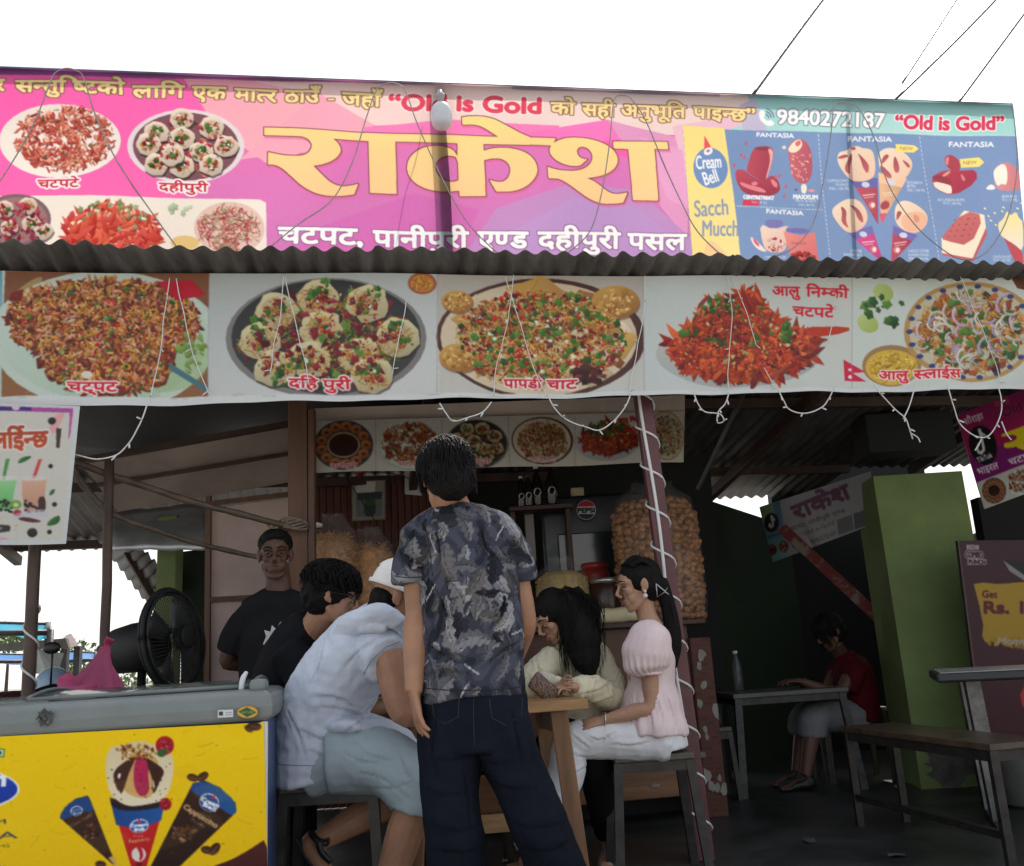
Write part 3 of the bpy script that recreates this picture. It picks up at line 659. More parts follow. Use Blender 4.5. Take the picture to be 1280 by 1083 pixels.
for t, a, b in (('चटपटे', (48, 236), (100, 236)), ('दहीपुरी', (199, 239), (260, 240))): cv.text(t, a, b, 11, (196, 36, 56), out=(250, 244, 240), ow=2.2, bold=.45)
# lettering
k1 = [(-130, -72)]
YL, YO = (250, 222, 150), (128, 84, 70)
def line1(t, a, b, h=17, **k): cv.text(t, a, b, h, YL, out=YO, ow=1.5, bold=1.15, **k)
line1('हजुरह*रु', (-110, 104), (-22, 108)); line1('र', (-6, 114), (6, 114)); line1('सन*तुिष*टको', (20, 116), (156, 118)); line1('लािग', (166, 122), (231, 123)); line1('एक', (241, 124), (283, 125)); line1('मात*र', (294, 126), (346, 128)); line1('ठाउँ', (356, 128), (401, 129)); line1('-', (411, 127), (418, 127), 6); line1('जहाँ', (428, 131), (478, 133))
cv.text('“Old is Gold', (487, 137), (676, 142), 20, (226, 66, 92), out=(252, 236, 226), ow=1.8, bold=1.6)
for x in (547, 590, 667, 525): pass
line1('को', (689, 143), (719, 144)); line1('सही', (728, 145), (769, 146)); line1('अनुभूित', (777, 146), (857, 149)); line1('पाइन*छ”', (866, 149), (944, 152))
cv.text('9840272187', (972, 155), (1106, 160), 19, (252, 252, 252), out=(96, 104, 120), ow=1.2, bold=1.1)
cv.text('“Old is Gold”', (1120, 161), (1254, 163), 17, (216, 56, 90), out=(250, 244, 240), ow=1.8, bold=1.3)
cv.poly([(949, 142), (952, 137), (957, 139), (957, 145), (955, 147), (960, 152), (964, 150), (969, 154), (966, 158), (958, 157), (951, 150)], (250, 250, 250), sm=1)
for r in (5, 8.5, 12): cv.line([(957 + r * cos(a) * .9, 148 + r * sin(a)) for a in np.linspace(-1.4, -.1, 8)], 1.3, (96, 104, 130))
b_ = lambda *p: list(p)
BIG = [
 [(330.6, 160.3), (331.5, 160.2), (694, 174), (695.2, 174.3), (690, 183), (689, 183.4), (331.5, 170.3), (330.6, 170.0)],
 Z(320, 140, 6.4, [(350, 180), (350, 200), (410, 215), (445, 250), (450, 285), (430, 325), (390, 350), (330, 360), (240, 357), (160, 343), (102, 330), (100, 330), (98, 430), (100, 430), (150, 430), (210, 455), (290, 525), (370, 595), (460, 645), (540, 668), (640, 678), (730, 672), (788, 662), (790, 660), (821, 577), (820, 575), (760, 590), (700, 597), (640, 585), (580, 550), (520, 490), (465, 437), (466, 433), (520, 425), (590, 402), (650, 365), (685, 310), (675, 270), (650, 235), (615, 210), (560, 180)]),
 Z(320, 140, 6.4, [(902, 190), (902, 215), (912, 648), (914, 650), (1128, 655), (1130, 653), (1118, 225), (1118, 190)]),
 Z(490, 130, 6.095, [(500, 270), (500, 290), (518, 696), (520, 698), (716, 705), (718, 703), (700, 300), (700, 270)]),
 [Z(490, 130, 6.095, [(512, 400), (498, 388), (470, 345), (400, 320), (330, 315), (250, 325), (180, 360), (130, 415), (115, 480), (130, 545), (180, 600), (260, 640), (350, 658), (440, 662), (515, 656), (530, 655), (530, 400)]), Z(490, 130, 6.095, [(505, 405), (450, 390), (400, 395), (355, 420), (332, 465), (340, 510), (370, 555), (420, 580), (470, 588), (508, 578), (512, 570)])],
 Z(490, 130, 6.095, [(690, 360), (700, 358), (760, 340), (840, 335), (930, 345), (1020, 375), (1085, 430), (1112, 500), (1100, 560), (1050, 620), (980, 660), (900, 677), (797, 672), (795, 671), (745, 582), (747, 580), (790, 595), (840, 600), (880, 580), (903, 530), (900, 480), (870, 440), (820, 418), (760, 418), (705, 430), (690, 432)]),
 Z(490, 130, 6.095, [(535, 107), (537, 105), (600, 97), (700, 97), (780, 115), (850, 150), (920, 190), (990, 230), (1060, 260), (1080, 280), (1060, 300), (850, 290), (825, 262), (770, 225), (700, 180), (640, 160), (539, 162), (538, 160)]),
 Z(670, 140, 7.11, [(140, 295), (180, 268), (250, 240), (340, 230), (440, 235), (540, 255), (630, 290), (700, 345), (733, 410), (725, 470), (690, 520), (620, 560), (540, 580), (450, 592), (500, 605), (560, 645), (610, 690), (660, 725), (720, 738), (770, 730), (813, 722), (815, 724), (777, 813), (775, 815), (700, 825), (600, 825), (540, 810), (460, 770), (380, 710), (300, 650), (220, 605), (170, 597), (114, 600), (112, 598), (103, 497), (105, 495), (160, 515), (250, 527), (350, 527), (420, 510), (470, 480), (500, 440), (508, 395), (490, 350), (455, 320), (410, 310), (375, 325), (365, 360), (385, 400), (420, 418), (463, 419), (464, 421), (430, 450), (400, 480), (340, 487), (260, 475), (180, 440), (130, 390), (118, 345)]),
 Z(670, 140, 7.11, [(690, 264), (692, 262), (1163, 279), (1165, 281), (1172, 348), (1170, 350), (1050, 343), (1050, 345), (1090, 793), (1088, 795), (864, 793), (862, 791), (822, 337), (821, 335), (694, 326), (692, 324)]),
]
cv.stamp(cv.union(BIG, 1), (252, 220, 136), out=(122, 60, 80), ow=1.5, shadow=(1.5, 3.5, (226, 96, 140)), grad=((255, 204, 146), (0, 1)))
for t, a, b in (('चटपट,', (348, 303), (453, 307)), ('पानीपुरी', (467, 308), (586, 309)), ('एण*ड', (598, 309), (660, 310)), ('दहीपुरी', (673, 310), (775, 312)), ('पसल', (785, 312), (858, 313))):
    cv.text(t, a, b, 22 if t != 'चटपट,' else 22, (252, 250, 248), out=(112, 60, 110), ow=1.1, bold=1.5)
def ub_disp(q, v, U, V):
    return (.008 * np.sin(q * 2.1 + 1) + .006 * np.sin(q * 5.3 + v * 3)) * np.minimum(1, V * 3) + .004 * np.sin(q * 9 - v * 7)
ub = UB.build('upper_banner', M_top, disp=ub_disp, gain=.72, fade=.06)
tag(ub, 'long pink vinyl banner with big yellow lettering standing above the tin roof edge', 'banner')

# ---------------------------------------------------------------- lower banner (five dishes)
LBP = Plane(F0 + FN * .16, FU)
LB = Canvas(LBP, [(-120, 339), (1400, 349), (1400, 485), (-120, 513)], .0036, (206, 210, 208), ss=2)
cv = LB
cv.poly([(-130, 335), (4, 335), (10, 500), (-130, 500)], (90, 150, 170), 1, ((190, 200, 190), (.2, .8)))
cv.poly([(8, 340), (262, 340), (261, 498), (4, 498)], (116, 74, 48), 1, ((134, 92, 60), (0, 1)))
dish_rice(cv, 132, 404, 120, 54, pale=(204, 214, 200), n=500)
cv.ell(132, 426, 140, 88, (196, 208, 196)); cv.ell(132, 424, 130, 80, (206, 214, 206), 1, ((176, 196, 176), (.3, .8))); cv.poly([(200, 440), (262, 420), (262, 480), (180, 496)], (150, 176, 120), .5, sm=2); cv.poly([(8, 380), (40, 350), (60, 345), (20, 420)], (206, 200, 150), .5, sm=2)
PINK = [(226, 176, 136), (206, 150, 120), (186, 120, 96), (216, 166, 96)]
for x, y, rx, ry, n in ((135, 452, 78, 42, 500), (130, 402, 118, 53, 1100)):
    cv.bits(x, y, rx, ry, 110, 'chunk', [(96, 36, 28), (120, 44, 30), (140, 60, 34), (84, 40, 34)], 13); cv.bits(x, y, rx * 1.03, ry * 1.05, n, 'grain', RICE, 6)
    cv.bits(x, y, rx * .95, ry * .9, 34, 'chunk', RED + [(150, 34, 50)], 8); cv.bits(x, y, rx * .9, ry * .9, 12, 'chunk', [(206, 160, 50), (190, 150, 60)], 9); cv.bits(x, y, rx, ry, n // 2, 'grain', RICE + PINK, 5.5)
    cv.bits(x, y, rx * .95, ry * .95, 50, 'leaf', GRN, 3.6); cv.bits(x, y, rx, ry, n // 3, 'grain', PINK + SEV, 4.6); cv.bits(x, y, rx, ry, n // 3, 'dot', [(80, 28, 24), (226, 190, 150), (70, 90, 40)], 1.7)
cv.ell(110, 470, 7, 5, (226, 214, 200)); cv.ell(152, 488, 6, 4.5, (120, 30, 44))
cv.poly([(195, 352), (240, 350), (258, 370), (222, 376)], (170, 20, 40)); cv.poly([(210, 452), (262, 486), (262, 494), (212, 462)], (70, 110, 120)); cv.bits(240, 440, 16, 22, 20, 'chunk', [(120, 150, 70), (140, 160, 90)], 7)
cv.poly([(262, 340), (548, 342), (549, 496), (261, 498)], (172, 176, 172), 1, ((206, 208, 204), (.4, .8)))
dish_puri(cv, 408, 423, 118, 72, [(460, 382), (346, 389), (399, 374), (498, 424), (326, 428), (402, 413), (449, 446), (388, 452), (345, 464), (466, 470)], 27)
cv.ell(528, 356, 18, 14, (150, 90, 60)); cv.ell(528, 356, 15, 11, (190, 120, 60)); cv.bits(528, 356, 12, 9, 40, 'grain', SEV, 4)
cv.poly([(547, 342), (805, 343), (804, 492), (549, 496)], (180, 172, 162), 1, ((204, 204, 196), (.2, .8)))
dish_mixed(cv, 676, 424, 131, 76)
for x, y, r in ((574, 450, 26), (770, 378, 30), (752, 404, 20), (572, 378, 20)):
    cv.ell(x + 1, y + 2, r, r * .72, (90, 60, 40), .6); cv.ell(x, y, r, r * .7, (206, 168, 92), 1, ((150, 100, 50), (.4, .8)))
    cv.bits(x, y, r * .8, r * .55, 50, 'dot', [(226, 190, 120), (180, 130, 60), (150, 96, 44), (236, 210, 150)], r * .09); cv.bits(x, y, r * .7, r * .5, 9, 'chunk', [(190, 146, 76), (220, 180, 110)], r * .2)
dish_mixed_bits = cv.bits(676, 420, 100, 56, 260, 'noodle', SEV + [(232, 206, 140)], 8)
cv.bits(676, 420, 105, 58, 90, 'leaf', GRN, 5); cv.bits(676, 420, 100, 56, 120, 'chunk', RED + [(236, 230, 220)], 3.6); cv.bits(735, 470, 18, 12, 20, 'chunk', [(60, 20, 16), (90, 30, 20)], 9)
cv.poly([(805, 343), (1066, 345), (1062, 487), (804, 491)], (200, 206, 202), 1, ((206, 208, 200), (1, 0)))
dish_fries(cv, 926, 436, 102, 44, n=260); dish_fries(cv, 915, 398, 56, 36, plate=False, n=110); cv.bits(936, 374, 13, 12, 22, 'strip', FRY, 14); cv.poly([(1000, 410), (1062, 408), (1062, 416), (1010, 424)], (176, 56, 30), sm=1)
cv.poly([(1066, 345), (1290, 347), (1290, 482), (1062, 487)], (206, 212, 204))
for x, y, r in ((1105, 366, 13), (1085, 405, 14)): cv.ell(x, y, r, r * .8, (196, 206, 140), 1, ((150, 170, 90), (.5, .5)), rot=.5)
cv.bits(1105, 390, 26, 22, 12, 'leaf', GRN, 7)
cv.ell(1114, 458, 36, 26, (150, 120, 80)); cv.ell(1114, 460, 32, 22, (206, 170, 70)); cv.bits(1114, 460, 28, 18, 160, 'grain', [(216, 180, 70), (190, 150, 50), (226, 196, 100)], 4)
dish_onion(cv, 1212, 416, 78, 60)
for i in range(22):
    a = 2 * pi * i / 22; cv.ell(1212 + 76 * cos(a), 416 + 58 * sin(a), 4, 3, (50, 60, 110))
cv.poly([(1262, 347), (1300, 347), (1300, 370), (1270, 362)], (90, 50, 36))
cv.poly([(1290, 347), (1410, 348), (1410, 480), (1290, 482)], (190, 196, 190))
cv.poly([(1055, 450), (1082, 466), (1066, 467), (1083, 478), (1056, 477)], (190, 24, 60)); cv.ell(1063, 463, 2.4, 1.8, (240, 230, 230)); cv.ell(1063, 472, 2.6, 2.4, (240, 230, 230))
for t, a, b, h in (('चट्पट', (86, 491), (148, 491), 13), ('दिह', (362, 488), (398, 488), 13), ('पुरी', (404, 488), (439, 488), 13), ('पापडी', (630, 486), (678, 486), 12), ('चाट', (684, 486), (722, 486), 12)): cv.text(t, a, b, h, (190, 24, 40), out=(246, 240, 236), ow=1.8, bold=.7)
for t, a, b, h in (('आलु', (965, 371), (1000, 371), 13), ('िनम*की', (1008, 371), (1061, 373), 13), ('चटपटे', (990, 396), (1044, 397), 13), ('आलु', (1099, 475), (1136, 475), 12), ('स*लाईस', (1142, 475), (1199, 474), 12)): cv.text(t, a, b, h, (196, 22, 40), out=(246, 236, 232) if h == 12 else None, ow=1.6, bold=.8)
for x in (262, 547, 805, 1066): cv.line([(x, 342), (x - 1, 494)], 1.2, (150, 150, 146), .6)
# stained white hem along the lower edge
cv.poly([(-130, 499), (262, 497), (549, 495), (805, 491), (1062, 487), (1410, 479), (1410, 520), (-130, 520)], (214, 216, 214))
for _ in range(40): cv.ell(RNG.random() * 1300, 494 + RNG.random() * 6 - 0, 2 + RNG.random() * 8, .8, (150, 150, 144), .35)
def lb_disp(q, v, U, V): return .01 * np.sin(q * 3.3) + .012 * np.sin(q * 7.1 + v * 4) * (.3 + V) + .008 * np.sin(q * 17 + v * 3) * V + .02 * V
lb = LB.build('lower_banner', M_prn, disp=lb_disp, gain=.95, fade=.04, soft=.4, sat=1.22)
tag(lb, 'long white vinyl banner of five food pictures hanging below the tin roof edge', 'banner')
# ================================================================ materials
M_tin = mat('weathered_tin', (.115, .108, .10), .55, .55, 3, .1, 12, metal=.35, stretch=(3, .5, 1))
M_tin2 = mat('galvanised_sheet', (.62, .64, .65), .42, .25, 4, .12, 9, metal=.6)
M_wood = mat('old_brown_timber', (.17, .085, .05), .6, .4, 5, .25, 22, stretch=(1, 1, .15))
M_wood_dk = mat('dark_timber', (.07, .038, .026), .6, .4, 5, .25, 22, stretch=(1, 1, .2))
M_ply = mat('pale_pink_board', (.60, .46, .42), .7, .18, 2.2, .05, 30, detail=8)
M_ply2 = mat('dusty_board', (.54, .45, .38), .75, .25, 2, .05, 30)
M_ibrown = mat('red_brown_cladding', (.13, .045, .03), .6, .3, 3, .1, 20, stretch=(6, 6, .3))
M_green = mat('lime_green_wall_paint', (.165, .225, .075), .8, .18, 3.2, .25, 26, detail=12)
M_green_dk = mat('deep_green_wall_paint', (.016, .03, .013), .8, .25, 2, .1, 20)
M_dark = mat('sooty_wall', (.012, .013, .012), .8, .3, 3)  # one near-black tone for the dark walls
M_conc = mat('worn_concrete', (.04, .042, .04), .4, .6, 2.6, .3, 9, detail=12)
M_ground = mat('dusty_road', (.30, .285, .26), .9, .25, .8, .3, 14, detail=10)
M_maroon = mat('maroon_paint', (.12, .035, .04), .38, .3, 8, .08, 40)
M_steel = mat('dark_steel', (.05, .045, .042), .45, .4, 12, .1, 50, metal=.5)
M_steel_lt = mat('bare_steel', (.16, .16, .16), .4, .4, 14, .05, 60, metal=.85)
M_wire = mat('white_wire', (.72, .72, .70), .5)
M_cable = mat('grey_cable', (.34, .31, .30), .5, .2, 20)
M_black = mat('black_plastic', (.012, .012, .013), .4, .2, 20)
M_bamboo = mat('bamboo', (.13, .095, .065), .6, .35, 10, .2, 30)
M_white = mat('white_paint', (.78, .78, .76), .45, .06, 6)
M_film = mat('clear_plastic_film', (.34, .33, .31), .16, trans=0., alpha=.13, bump=1., bscale=11, spec=1.)
M_glass = mat('smoked_glass', (.16, .19, .18), .07, alpha=.5, spec=.8)
M_leaf = mat('leaf_green', (.10, .17, .04), .6, .35, 8)

# ================================================================ ground
def sheet(name, x0, x1, y0, y1, z, m, n=1):
    b = MB(); b.v = [(x0, y0, z), (x1, y0, z), (x1, y1, z), (x0, y1, z)]; b.f = [(0, 1, 2, 3)]
    o = b.build(name, m); return tag(o, kind='structure')
sheet('ground', -900, 900, -300, 1500, -.012, M_ground)
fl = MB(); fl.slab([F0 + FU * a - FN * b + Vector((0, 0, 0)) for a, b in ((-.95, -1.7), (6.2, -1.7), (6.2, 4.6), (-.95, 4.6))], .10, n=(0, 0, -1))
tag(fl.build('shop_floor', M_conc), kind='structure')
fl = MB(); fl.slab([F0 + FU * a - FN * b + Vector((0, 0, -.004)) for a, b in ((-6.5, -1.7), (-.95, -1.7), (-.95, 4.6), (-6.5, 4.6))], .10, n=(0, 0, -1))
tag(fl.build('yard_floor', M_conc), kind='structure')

# ================================================================ tin roof
def FP(a, t, z=0.): return F0 + FU * a - FN * t + Vector((0, 0, z))        # a along the shop front, t metres into the shop
RZ, RS = 2.855, -.165
def roof_z(t): return RZ + RS * (t + .32)
def tin_roof(name, a0, a1, t0, t1, m, per=.100, amp=.0128, th=.0025, zf=roof_z, nt=14):
    n = int((a1 - a0) / per * 10); A = np.linspace(a0, a1, n); T = np.linspace(t0, t1, nt)
    b = MB(); rng = random.Random(5)
    sag = [rng.uniform(-.009, .009) for _ in range(n // 60 + 2)]
    for k in (0, 1):
        for j, t_ in enumerate(T):
            for i, a in enumerate(A):
                q_ = min(1, max(0, (a + .6) / 1.2)); t = t0 + (t_ - t0) / (t1 - t0) * (t1 - t0 - .85 * q_ * q_ * (3 - 2 * q_) - (.68 if a > 2.66 else 0))
                sg = sag[i // 60] * (1 if j == 0 else .4)
                edge = (.012 * noise.noise(Vector((a * 1.3, 0, 7))) + .009 * noise.noise(Vector((a * 6, 0, 2)))) if j == 0 else 0
                b.v.append(tuple(FP(a, t + edge, zf(t) + amp * (1 + .35 * noise.noise(Vector((a * 2.3, t * .4, 9)))) * sin(2 * pi * (a + .012 * noise.noise(Vector((a * 1.7, 0, 5)))) / per) + sg + .008 * noise.noise(Vector((a * .7, t, 3))) - k * th)))
    N = n * nt; f = []
    for j in range(nt - 1):
        for i in range(n - 1):
            q = j * n + i; f.append((q, q + 1, q + 1 + n, q + n)); f.append((N + q, N + q + n, N + q + 1 + n, N + q + 1))
    for i in range(n - 1):
        f.append((i, N + i, N + i + 1, i + 1)); q = (nt - 1) * n + i; f.append((q, q + 1, N + q + 1, N + q))
    for j in range(nt - 1):
        q = j * n; f.append((q, q + n, N + q + n, N + q)); q = j * n + n - 1; f.append((q, N + q, N + q + n, q + n))
    b.f = f; return b.build(name, m, None, True)
tag(tin_roof('tin_roof', -6.2, 5.6, -.32, 4.25, M_tin), 'long dark corrugated tin roof over the whole snack stall', 'roof')
# purlins and rafters under the roof
def rafter(name, p0, p1, w, h, m, label, cat='beam', group=None):
    b = MB(); b.bar(p0, p1, w, h, bev=.006); return tag(b.build(name, m), label, cat, group)
rafter('roof_beam', FP(-6.1, -.02, roof_z(-.02) - .07), FP(5.5, -.02, roof_z(-.02) - .07), .07, .09, M_wood_dk, 'long dark beam behind the top edge of the food picture banner')
for t, lb_ in ((1.3, 'dark purlin under the tin roof nearest the shop front'), (2.6, 'dark purlin across the middle of the tin roof'), (3.95, 'dark purlin along the back edge of the tin roof')):
    rafter('roof_purlin', FP(-6.1, t, roof_z(t) - .055), FP(5.5 if t < 2 else 2.6 if t < 3 else -.5, t, roof_z(t) - .055), .06, .07, M_wood_dk, lb_, 'beam', 'purlins under the tin roof')
for a, lb_ in ((-4.3, 'sloping rafter under the roof at the far left'), (-1.05, 'sloping rafter above the timber pillar'), (1.5, 'sloping rafter over the right hand dining room'), (3.1, 'sloping rafter above the green pillar')):
    te = 4.1 if a < 0 else 3.3 if a < 2.6 else 2.5; rafter('roof_rafter', FP(a, .05, roof_z(.05) - .13), FP(a, te, roof_z(te) - .13), .06, .08, M_wood_dk, lb_, 'beam', 'rafters under the tin roof')

# ================================================================ posts, pillars and braces
b = MB(); b.bar((.762, 4.57, 0), (.66, 4.57, 2.80), .085, .085, bev=.008); pole = b.build('metal_post', M_maroon)
tag(pole, 'maroon square steel post wound with a white rope light', 'post')
pb, pt = Vector((.762, 4.57, 0)), Vector((.66, 4.57, 2.80))
b = MB(); pts = []
for i in range(420):
    k = i / 419; z = 2.5 * (1 - k) + .03; c = pb.lerp(pt, z / 2.8); a = i * .185 + 1.1
    pts.append(c + Vector((cos(a) * .05 * (1 + .1 * abs(sin(2 * a + .785))), sin(a) * .05 * (1 + .1 * abs(sin(2 * a + .785))), 0)) + Vector((0, 0, 0)))
b.tube(pts, .006, 6)
pts = [pb.lerp(pt, z / 2.8) + Vector((-.018 + .008 * sin(z * 5), -.052, 0)) for z in np.linspace(2.5, .62, 50)]; b.tube(pts, .0085, 6)
tag(b.build('rope_light', M_wire, None, True), 'white rope light spiralling down the maroon post', 'rope light')
# left hand posts
def post_px(name, a, b_, d, w, m, label, ground=True, group=None, r=True):
    p, q = W(*a, d), W(*b_, d); k = (p.z) / (p.z - q.z); q2 = p + (q - p) * k if ground else q
    mb = MB(); n = 10; mb.tube([p.lerp(q2, i / n) + Vector((noise.noise(Vector((i, w * 99, 1))), 0, 0)) * .006 for i in range(n + 1)], w / 2, 10)
    return tag(mb.build(name, m, None, True), label, 'post', group), p, q2
M_brpole = mat('brown_pole', (.10, .06, .045), .6, .35, 8, .15, 30)
_, pa, qa = post_px('timber_post', (137, 575), (130, 835), 4.3, .045, M_brpole, 'thin brown post rising to the corner of the bamboo braces')
_, pc, qc = post_px('timber_post', (50, 560), (36, 845), 3.95, .052, M_brpole, 'brown post behind the bubble tea poster with rope wound round it')
b = MB(); pts = []
for i in range(200):
    k = i / 199; c = pc.lerp(qc, .35 + k * .55); a = i * .22; pts.append(c + Vector((cos(a) * .03, sin(a) * .03, 0)))
b.tube(pts, .005, 5); tag(b.build('rope_wrap', M_wire, None, True), 'white cord wound round the brown post at the far left', 'cord')
def bam(a, da, b_, db, r, label, m=M_bamboo, name='bamboo_brace'):
    p, q = W(*a, da), W(*b_, db); mb = MB(); n = 16
    pts = [p.lerp(q, i / n) + Vector((0, 0, -.02 * sin(pi * i / n))) + Vector((0, 0, .006 * noise.noise(Vector((i * .7, r * 90, 0))))) for i in range(n + 1)]
    mb.tube(pts, [r * (1.12 if i % 4 == 0 else 1) for i in range(n + 1)], 8); return tag(mb.build(name, m, None, True), label, 'brace', 'bamboo braces at the left')
bam((90, 577), 4.25, (362, 658), 4.75, .016, 'upper bamboo brace slanting down to the timber pillar')
bam((90, 585), 4.25, (139, 643), 4.32, .017, 'short bamboo brace running down to the top of the thin post')
bam((137, 643), 4.32, (330, 698), 4.85, .013, 'lower bamboo brace slanting down behind the vendor')
# timber pillar by the counter
b = MB(); b.bar(W(374, 500, 4.85), Vector((W(374, 700, 4.85).x, 4.85, 0)), .105, .09, bev=.01); b.bar(W(390, 512, 4.83), Vector((W(388, 700, 4.83).x, 4.83, 0)), .035, .05, bev=.006)
tag(b.build('timber_pillar', M_wood), 'rough brown timber pillar behind the vendor', 'pillar')
b = MB(); p = W(366, 657, 4.79)
for k in range(6): b.tube([p + Vector((.075 * cos(t), .07 * sin(t), .008 * k - .02 + .012 * sin(t * 2 + k))) for t in np.linspace(0, 2 * pi, 18)], .006, 6)
b.tube([p + Vector((-.06, -.06, 0)), p + Vector((-.10, -.07, -.02)), p + Vector((-.12, -.06, .015))], .006, 6)
tag(b.build('rope_lashing', mat('old_rope', (.25, .2, .15), .9, .3, 40)), 'knotted rope lashing the upper brace to the timber pillar', 'rope')

# ================================================================ left side: soffit boards, back boards, neighbour's eaves
def panel(name, cs, th, m, label, cat, n=None):
    mb = MB(); mb.slab([W(*c) for c in cs], th, n); return tag(mb.build(name, m), label, cat)
sf = root('soffit_board', W(230, 590, 5.2), 'sloping pale pink soffit boards under the roof at the left', 'soffit')
mb = MB(); mb.slab([W(100, 580, 4.75), W(362, 533, 5.15), W(362, 566, 5.4), W(122, 606, 5.0)], .02); mb.build('board', M_ply2, sf)
mb = MB(); mb.slab([W(123, 608, 5.0), W(362, 569, 5.4), W(362, 603, 5.7), W(148, 640, 5.3)], .02); mb.build('board', M_ply2, sf)
mb = MB(); mb.bar(W(122, 607, 4.98), W(362, 567.5, 5.38), .03, .02); mb.bar(W(98, 577, 4.72), W(362, 530, 5.12), .05, .03); mb.build('batten', M_wood_dk, sf)
bw = root('board_wall', W(312, 850, 5.55), 'pale pink boarded wall with thin timber frame behind the vendor', 'wall')
zt = [W(262, 640, 5.55), W(370, 625, 5.7)]
def bwp(x0, y0, x1, y1, y2, y3, nm='board'):
    mb = MB(); mb.slab([W(x0, y0, 5.55), W(x1, y1, 5.7), W(x1, y2, 5.7), W(x0, y3, 5.55)], .02); mb.build(nm, M_ply, bw)
bwp(264, 636, 372, 622, 742, 748); bwp(264, 752, 372, 746, 905, 905)
mb = MB(); mb.bar(W(261, 618, 5.53), Vector((*W(261, 850, 5.53)[:2], 0)), .03, .03); mb.bar(W(261, 750, 5.53), W(372, 744, 5.68), .025, .03); mb.bar(W(261, 630, 5.53), W(372, 617, 5.68), .03, .03); mb.build('frame', M_wood, bw)
mb = MB(); mb.slab([W(264, 905, 5.55), W(372, 905, 5.7), Vector((*W(372, 905, 5.7)[:2], 0)), Vector((*W(264, 905, 5.55)[:2], 0))], .02); mb.build('board', M_ply, bw)
# curved galvanised sheet and the green room beyond
mb = MB(); R_ = []
for i in range(9):
    k = i / 8; y0, y1 = 642 + 46 * k, 628 + 60 * k; d = 6.2 + .5 * (1 - k) ** 2
    R_.append([W(132 + 3 * k + (262 - 132) * j / 10, y0 + (y1 - y0) * j / 10, d) + Vector((0, .02 * noise.noise(Vector((j, i, 0))), .02 * noise.noise(Vector((j * .6, i * .8, 4))))) for j in range(11)])
for r in R_: mb.v += [tuple(p) for p in r]
for i in range(8):
    for j in range(10): q = i * 11 + j; mb.f.append((q, q + 1, q + 12, q + 11))
o = mb.build('galvanised_sheet', M_tin2, None, True); sm_ = o.modifiers.new('t', 'SOLIDIFY'); sm_.thickness = .004
tag(o, 'bent shiny galvanised sheet below the soffit boards', 'metal sheet')
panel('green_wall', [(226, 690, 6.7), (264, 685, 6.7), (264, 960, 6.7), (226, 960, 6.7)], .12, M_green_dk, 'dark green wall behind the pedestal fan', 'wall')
b = MB(); p = W(213, 690, 6.5); b.bar(Vector((p.x, p.y, 0)), p + Vector((0, 0, .25)), .14, .14, bev=.01); tag(b.build('green_post', M_green), 'lime green square post beside the pedestal fan', 'pillar')
# neighbour's slanting tin awning seen from below
mb = MB(); A_, B_, C_, D_ = W(118, 668, 7.4), W(205, 688, 6.9), W(200, 770, 7.0), W(190, 775, 7.4); n = 40
L0, L1 = [W(118, 668, 7.6), W(198, 772, 7.6)], [W(150, 655, 6.6), W(225, 735, 6.6)]
for i in range(n + 1):
    k = i / n; a, c = L0[0].lerp(L0[1], k), L1[0].lerp(L1[1], k); z = .016 * sin(k * 2 * pi * 9)
    mb.v += [tuple(a + Vector((0, 0, z))), tuple(c + Vector((0, 0, z)))]
for i in range(n): mb.f.append((2 * i, 2 * i + 1, 2 * i + 3, 2 * i + 2))
o = mb.build('tin_awning', M_tin, None, True); sm_ = o.modifiers.new('t', 'SOLIDIFY'); sm_.thickness = .004; tag(o, 'slanting tin awning of the next stall beside the green post', 'awning')
b = MB(); b.bar(W(158, 690, 7.05), W(200, 762, 7.2), .05, .05); tag(b.build('awning_bar', M_wood_dk), 'dark bar under the slanting tin awning', 'beam')

# ================================================================ back of the stall
b = MB(); n = 60; p0, p1 = W(380, 700, 6.9), W(560, 700, 6.9)
zt_, zb_ = 2.35, 0
for i in range(n + 1):
    k = i / n; q = Vector((p0.x + (p1.x - p0.x) * k, 6.9 + .014 * sin(i * pi / 1.5), 0)); b.v += [(q.x, q.y, zb_), (q.x, q.y, zt_)]
for i in range(n): b.f.append((2 * i, 2 * i + 2, 2 * i + 3, 2 * i + 1))
o = b.build('clad_wall', M_ibrown); sm_ = o.modifiers.new('t', 'SOLIDIFY'); sm_.thickness = .02; tag(o, 'red brown ribbed cladding wall at the back of the counter', 'wall')
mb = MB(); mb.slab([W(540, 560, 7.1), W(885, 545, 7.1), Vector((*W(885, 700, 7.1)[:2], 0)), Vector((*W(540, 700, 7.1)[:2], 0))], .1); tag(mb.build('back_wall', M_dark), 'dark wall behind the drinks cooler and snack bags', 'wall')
# beam carrying the inner banner
b = MB(); b.slab([W(386, 511, 5.05), W(856, 494, 5.35), W(856, 520, 5.35), W(386, 531, 5.05)], .03); tag(b.build('fascia_board', M_ply2), 'dusty pale fascia board above the inner food banner', 'beam')
